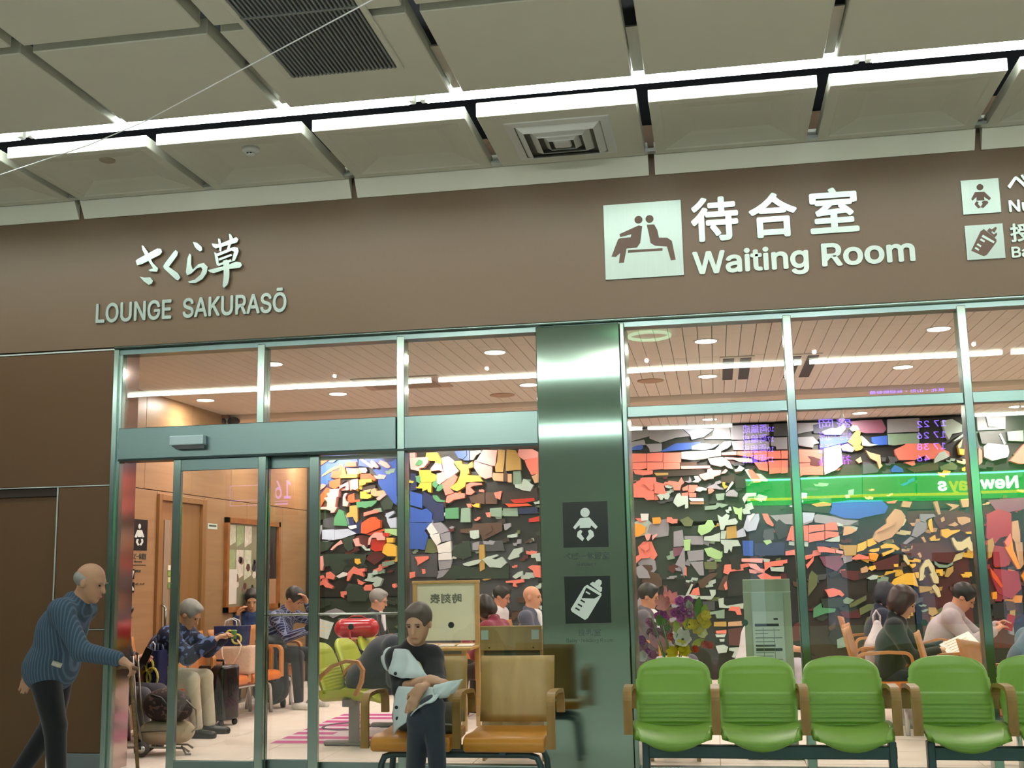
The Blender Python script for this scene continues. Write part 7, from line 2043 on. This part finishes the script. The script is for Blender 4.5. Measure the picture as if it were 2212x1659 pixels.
MB().box(-hw+.06, hw-.06, -.34, -.30, ztab-.42, ztab-.06).build('modesty_panel', M_OAK, nb_)
# lettering printed on the far side reads backwards from here
e = text_line(nb_, '時刻表', -.15, .15, zt_-.20, zt_-.12, .0085, mat('notice_print', '5a6458', .6), .003, .02, 'notice_letter', cap='表', facing=1)
for o in e: o.location.y = -.0075
for i in range(3):
    o = sheet('leaflet', ('stack of white leaflets on the notice desk', 'white form beside the leaflets on the notice desk', 'pale card at the end of the notice desk')[i], Vector(((xa+xb)/2+(-.12+.17*i), DY_-.18, ztab+.006)), (1, .1, 0), (0, 1, 0), .14, .2, .008, M_PAPER, 'paper')
# --- oak cabinet behind the wooden bench
CY = .62
xa, xb = at(1037, 1400, CY).x, at(1171, 1400, CY).x; zt_ = at(1100, 1352, CY).z; zm = at(1100, 1405, CY).z
cb = empty('oak_cabinet', ((xa+xb)/2, CY, 0), label='oak counter box with two paper labels behind the bench', cat='cabinet'); hw = (xb-xa)/2
MB().box(-hw, hw, 0, .022, zm, zt_, .004).build('upper_panel', M_OAK, cb); MB().box(-hw, hw, .022, .34, zt_-.05, zt_-.025, .003).build('counter_top', M_OAK, cb)
for s_ in (-1, 1): MB().box(s_*hw-(.022 if s_ > 0 else 0), s_*hw+(0 if s_ > 0 else .022), .022, .36, 0, zt_-.05, .003).build('side_panel', M_OAK, cb)
MB().box(-hw+.022, hw-.022, .06, .08, zm-.10, zm, .002).build('recess_panel', mat('cabinet_recess', '4a5238', .6), cb)
MB().box(-hw+.022, hw-.022, .03, .05, .08, zm-.10, .002).build('lower_panel', M_OAK, cb)
for px in (1047, 1156): x_ = at(px, 1365, CY).x-(xa+xb)/2; MB().box(x_-.028, x_+.028, -.002, 0, zt_-.10, zt_-.03).build('paper_label', mat('label_paper', 'c4d8cc', .6), cb)
for px in (1057, 1152): x_ = at(px, 1401, CY).x-(xa+xb)/2; MB().ball((x_, -.002, zm+.02), .006, 8).build('screw_cap', M_BLACK, cb, True)

# --- glass notice stand
NY = .95
xa, xb = at(1606, 1300, NY).x, at(1708, 1300, NY).x; zt_ = at(1657, 1251, NY).z
ns = empty('notice_stand', ((xa+xb)/2, NY, 0), label='pale green acrylic notice stand behind the middle green seat', cat='stand'); hw = (xb-xa)/2
M_ACR = mat('frosted_acrylic', 'c2d8c6', .3, spec=.5); M_ACR2 = mat('acrylic_edge', 'b4c0a4', .3)
MB().box(-hw, hw, -.012, .012, zt_-.095, zt_, .003).build('header_strip', M_ACR2, ns)
MB().box(-hw-.002, hw+.002, -.014, .014, zt_-.10, zt_-.092).build('header_line', mat('pale_line', 'd8e4d8', .3), ns)
for s_ in (-1, 1): MB().box(s_*hw-(.055 if s_ > 0 else 0), s_*hw+(0 if s_ > 0 else .055), -.010, .010, .05, zt_-.10, .002).build('side_strip', M_ACR2, ns)
MB().box(-hw+.055, hw-.055, -.004, .004, zt_-.72, zt_-.10).build('panel', M_ACR, ns)
pg = MB().box(-hw+.06, hw-.06, -.008, -.0045, zt_-.64, zt_-.24).build('notice_page', mat('notice_page', 'dcebe0', .6), ns)
rn = random.Random(9)
for i, (z_, h_, dk) in enumerate(((.29, .012, 1), (.33, .02, 1), (.375, .006, 0), (.40, .006, 0), (.43, .008, 0), (.46, .006, 0), (.485, .014, 1), (.51, .022, 1), (.54, .006, 0), (.565, .006, 0), (.59, .006, 0))):
    MB().box(-hw+.075+(.0 if i != 0 else .14), hw-.075-rn.uniform(0, .06 if dk else .12), -.0095, -.0078, zt_-z_-h_, zt_-z_).build('printed_line', mat('notice_ink', '2c3a34', .6) if dk else mat('notice_ink_pale', '7c9088', .6), ns)
for x_ in (-.04, .04): MB().box(x_-.002, x_+.002, -.0096, -.0078, zt_-.60, zt_-.36).build('printed_rule', mat('notice_ink_pale', '7c9088'), ns)
MB().box(-hw-.03, hw+.03, -.16, .16, 0, .05, .01).build('stand_base', M_CHROME, ns)

# --- flower arrangement
FY = .85
fa = empty('flower_arrangement', (at(1452, 1420, FY).x, FY, 0), label='mixed bouquet of pink, yellow and white flowers behind the first green seat', cat='flowers')
def FL(px, py, dy=0.0): return at(px, py, FY+dy)-fa.location
def petal(b, base, d, up, L, W, curl):
    d = Vector(d).normalized(); sd = d.cross(Vector(up)).normalized(); n_ = sd.cross(d)
    def fn(u, v):
        a = curl*u; w_ = W*math.sin(math.pi*min(1, .08+u*.92))**.7*(v-.5)*2
        return Vector(base)+d*(L*u*math.cos(a*.6))+n_*(L*u*math.sin(a)*.5+.25*abs(v-.5)*W)+sd*w_*.5
    b.grid(fn, 5, 4)
def bloom(name, c, out, R, n, W, curl, mt, ctr=None, layers=1, open_=.8):
    b = MB(); out = Vector(out).normalized(); s1 = out.orthogonal().normalized(); s2 = out.cross(s1)
    for l in range(layers):
        for k in range(n):
            a = 2*math.pi*(k+.5*l)/n; q_ = s1*math.cos(a)+s2*math.sin(a); op = open_*(1-.33*l)
            petal(b, c, q_*op+out*(1-op*.6), out, R*(1-.18*l), W, curl)
    o = b.build(name, mt, fa, True)
    if ctr: MB().ball(Vector(c)+out*.012, .011, 8).build('flower_heart', ctr, fa, True)
    return o
def leaf_(c, d, L, W, mt):
    b = MB(); petal(b, c, d, (0, -1, .2), L, W, .5); b.build('leaf', mt, fa, True)
mPK = mat('petal_salmon', 'f4aaa8', .5); mMG = mat('petal_magenta', 'dc5cc8', .5, noise=.25, scale=40); mLP = mat('petal_lilac_pink', 'e8a0cc', .5, noise=.2, scale=30); mYE = mat('petal_yellow', 'e6d02c', .5, noise=.1, scale=30)
mWH = mat('petal_white', 'ece6de', .5); mRD = mat('petal_red', 'd8342c', .5); mDP = mat('petal_dusty_pink', 'cc8c9c', .5, noise=.2, scale=30)
mLF = mat('leaf_green', '4f8a28', .45, noise=.2, scale=20); mLF2 = mat('leaf_lime', '9cb83c', .45, noise=.2, scale=20); mDK = mat('heart_dark', '2a1a14', .6)
bloom('lily', FL(1437, 1308), (-.2, -1, .3), .115, 6, .05, .7, mPK)
bloom('lily_bud', FL(1437, 1296), (.05, -.1, 1), .11, 3, .03, .1, mPK, open_=.15)
bloom('lily', FL(1447, 1300, .02), (.3, -.8, .5), .10, 6, .05, .6, mPK)
for px, py in ((1470, 1302), (1484, 1296), (1492, 1312), (1478, 1320), (1466, 1318), (1488, 1328), (1475, 1334), (1460, 1328)):
    bloom('orchid_bloom', FL(px, py, -.03), (rn.uniform(-.5, .5), -1, rn.uniform(-.2, .6)), .062, 5, .055, .5, mMG if rn.random() < .6 else mLP, layers=2)
for px, py in ((1430, 1326), (1436, 1336), (1424, 1332)): bloom('small_orchid_bloom', FL(px, py), (rn.uniform(-.4, .4), -1, .2), .05, 5, .045, .5, mMG, layers=2)
for px, py in ((1404, 1346), (1412, 1356), (1404, 1366), (1418, 1366), (1440, 1350), (1450, 1364), (1432, 1372), (1444, 1378), (1410, 1380)):
    bloom('gladiolus_bloom', FL(px, py, -.02), (rn.uniform(-.6, .6), -1, rn.uniform(0, .7)), .055, 5, .05, .6, mLP if rn.random() < .5 else mDP, layers=2)
for px, py in ((1386, 1384), (1394, 1396), (1388, 1408), (1400, 1410), (1412, 1416), (1384, 1416)):
    bloom('orchid_bloom', FL(px, py, -.05), (rn.uniform(-.5, .5), -1, rn.uniform(-.2, .5)), .058, 5, .055, .5, mMG if rn.random() < .5 else mLP, layers=2)
for px, py in ((1512, 1340), (1524, 1348), (1520, 1332), (1500, 1352), (1488, 1350), (1508, 1360)):
    bloom('daffodil', FL(px, py, -.05), (rn.uniform(-.3, .5), -1, rn.uniform(0, .5)), .065, 6, .05, .4, mYE, mDK if px == 1488 else None)
bloom('white_lily', FL(1475, 1382, -.08), (.0, -1, .25), .125, 6, .06, .7, mWH, mDK); bloom('cream_bloom', FL(1512, 1368, -.05), (.4, -1, .2), .07, 6, .05, .5, mat('petal_cream', 'e2dca0', .5))
for px, py in ((1450, 1376), (1482, 1394), (1500, 1402), (1524, 1392), (1530, 1394)): bloom('carnation', FL(px, py, -.07), (rn.uniform(-.3, .6), -1, .1), .045, 9, .025, .4, mRD, layers=2)
for px, py in ((1458, 1412), (1476, 1408), (1468, 1398)): bloom('daffodil', FL(px, py, -.10), (rn.uniform(-.4, .4), -1, .3), .08, 6, .05, .5, mYE)
bloom('white_bloom', FL(1392, 1420, -.1), (-.3, -1, .3), .07, 5, .05, .5, mWH)
for px, py, dx, dz, L, m_ in ((1505, 1332, .2, 1, .17, mLF), (1516, 1334, .35, .9, .12, mLF2), (1492, 1330, -.1, 1, .14, mat('leaf_pale', 'a8c0a0', .5)), (1464, 1372, -.1, 1, .13, mLF2), (1424, 1352, .1, 1, .10, mLF), (1446, 1362, -.5, 1, .12, mLF), (1496, 1395, .6, .3, .12, mLF2), (1420, 1400, -.4, .8, .14, mDP), (1440, 1410, -.3, .9, .16, mDP)):
    leaf_(FL(px, py, -.04), (dx, -.15, dz), L, .055, m_)
zv = FL(1452, 1420).z
MB().lathe([(.085, zv-.42), (.10, zv-.40), (.13, zv-.22), (.11, zv-.06), (.125, zv), (.115, zv+.005)], seg=24).build('vase', mat('vase_white', 'd8d4cc', .3), fa, True)
for k in range(10): a = k*.628; MB().tube([(.05*math.cos(a), .05*math.sin(a), zv-.05), (.10*math.cos(a), .09*math.sin(a)-.02, zv+.12), (.17*math.cos(a), .10*math.sin(a)-.03, zv+.30-.06*(k % 3))], .005, 6).build('stem', mLF, fa, True)
MB().box(-.20, .20, -.18, .18, zv-.45, zv-.42, .005).build('stand_top', M_OAK, fa)
for sx in (-1, 1):
    for sy in (-1, 1): MB().box(sx*.17-.015, sx*.17+.015, sy*.15-.015, sy*.15+.015, 0, zv-.45).build('stand_leg', M_OAK, fa)
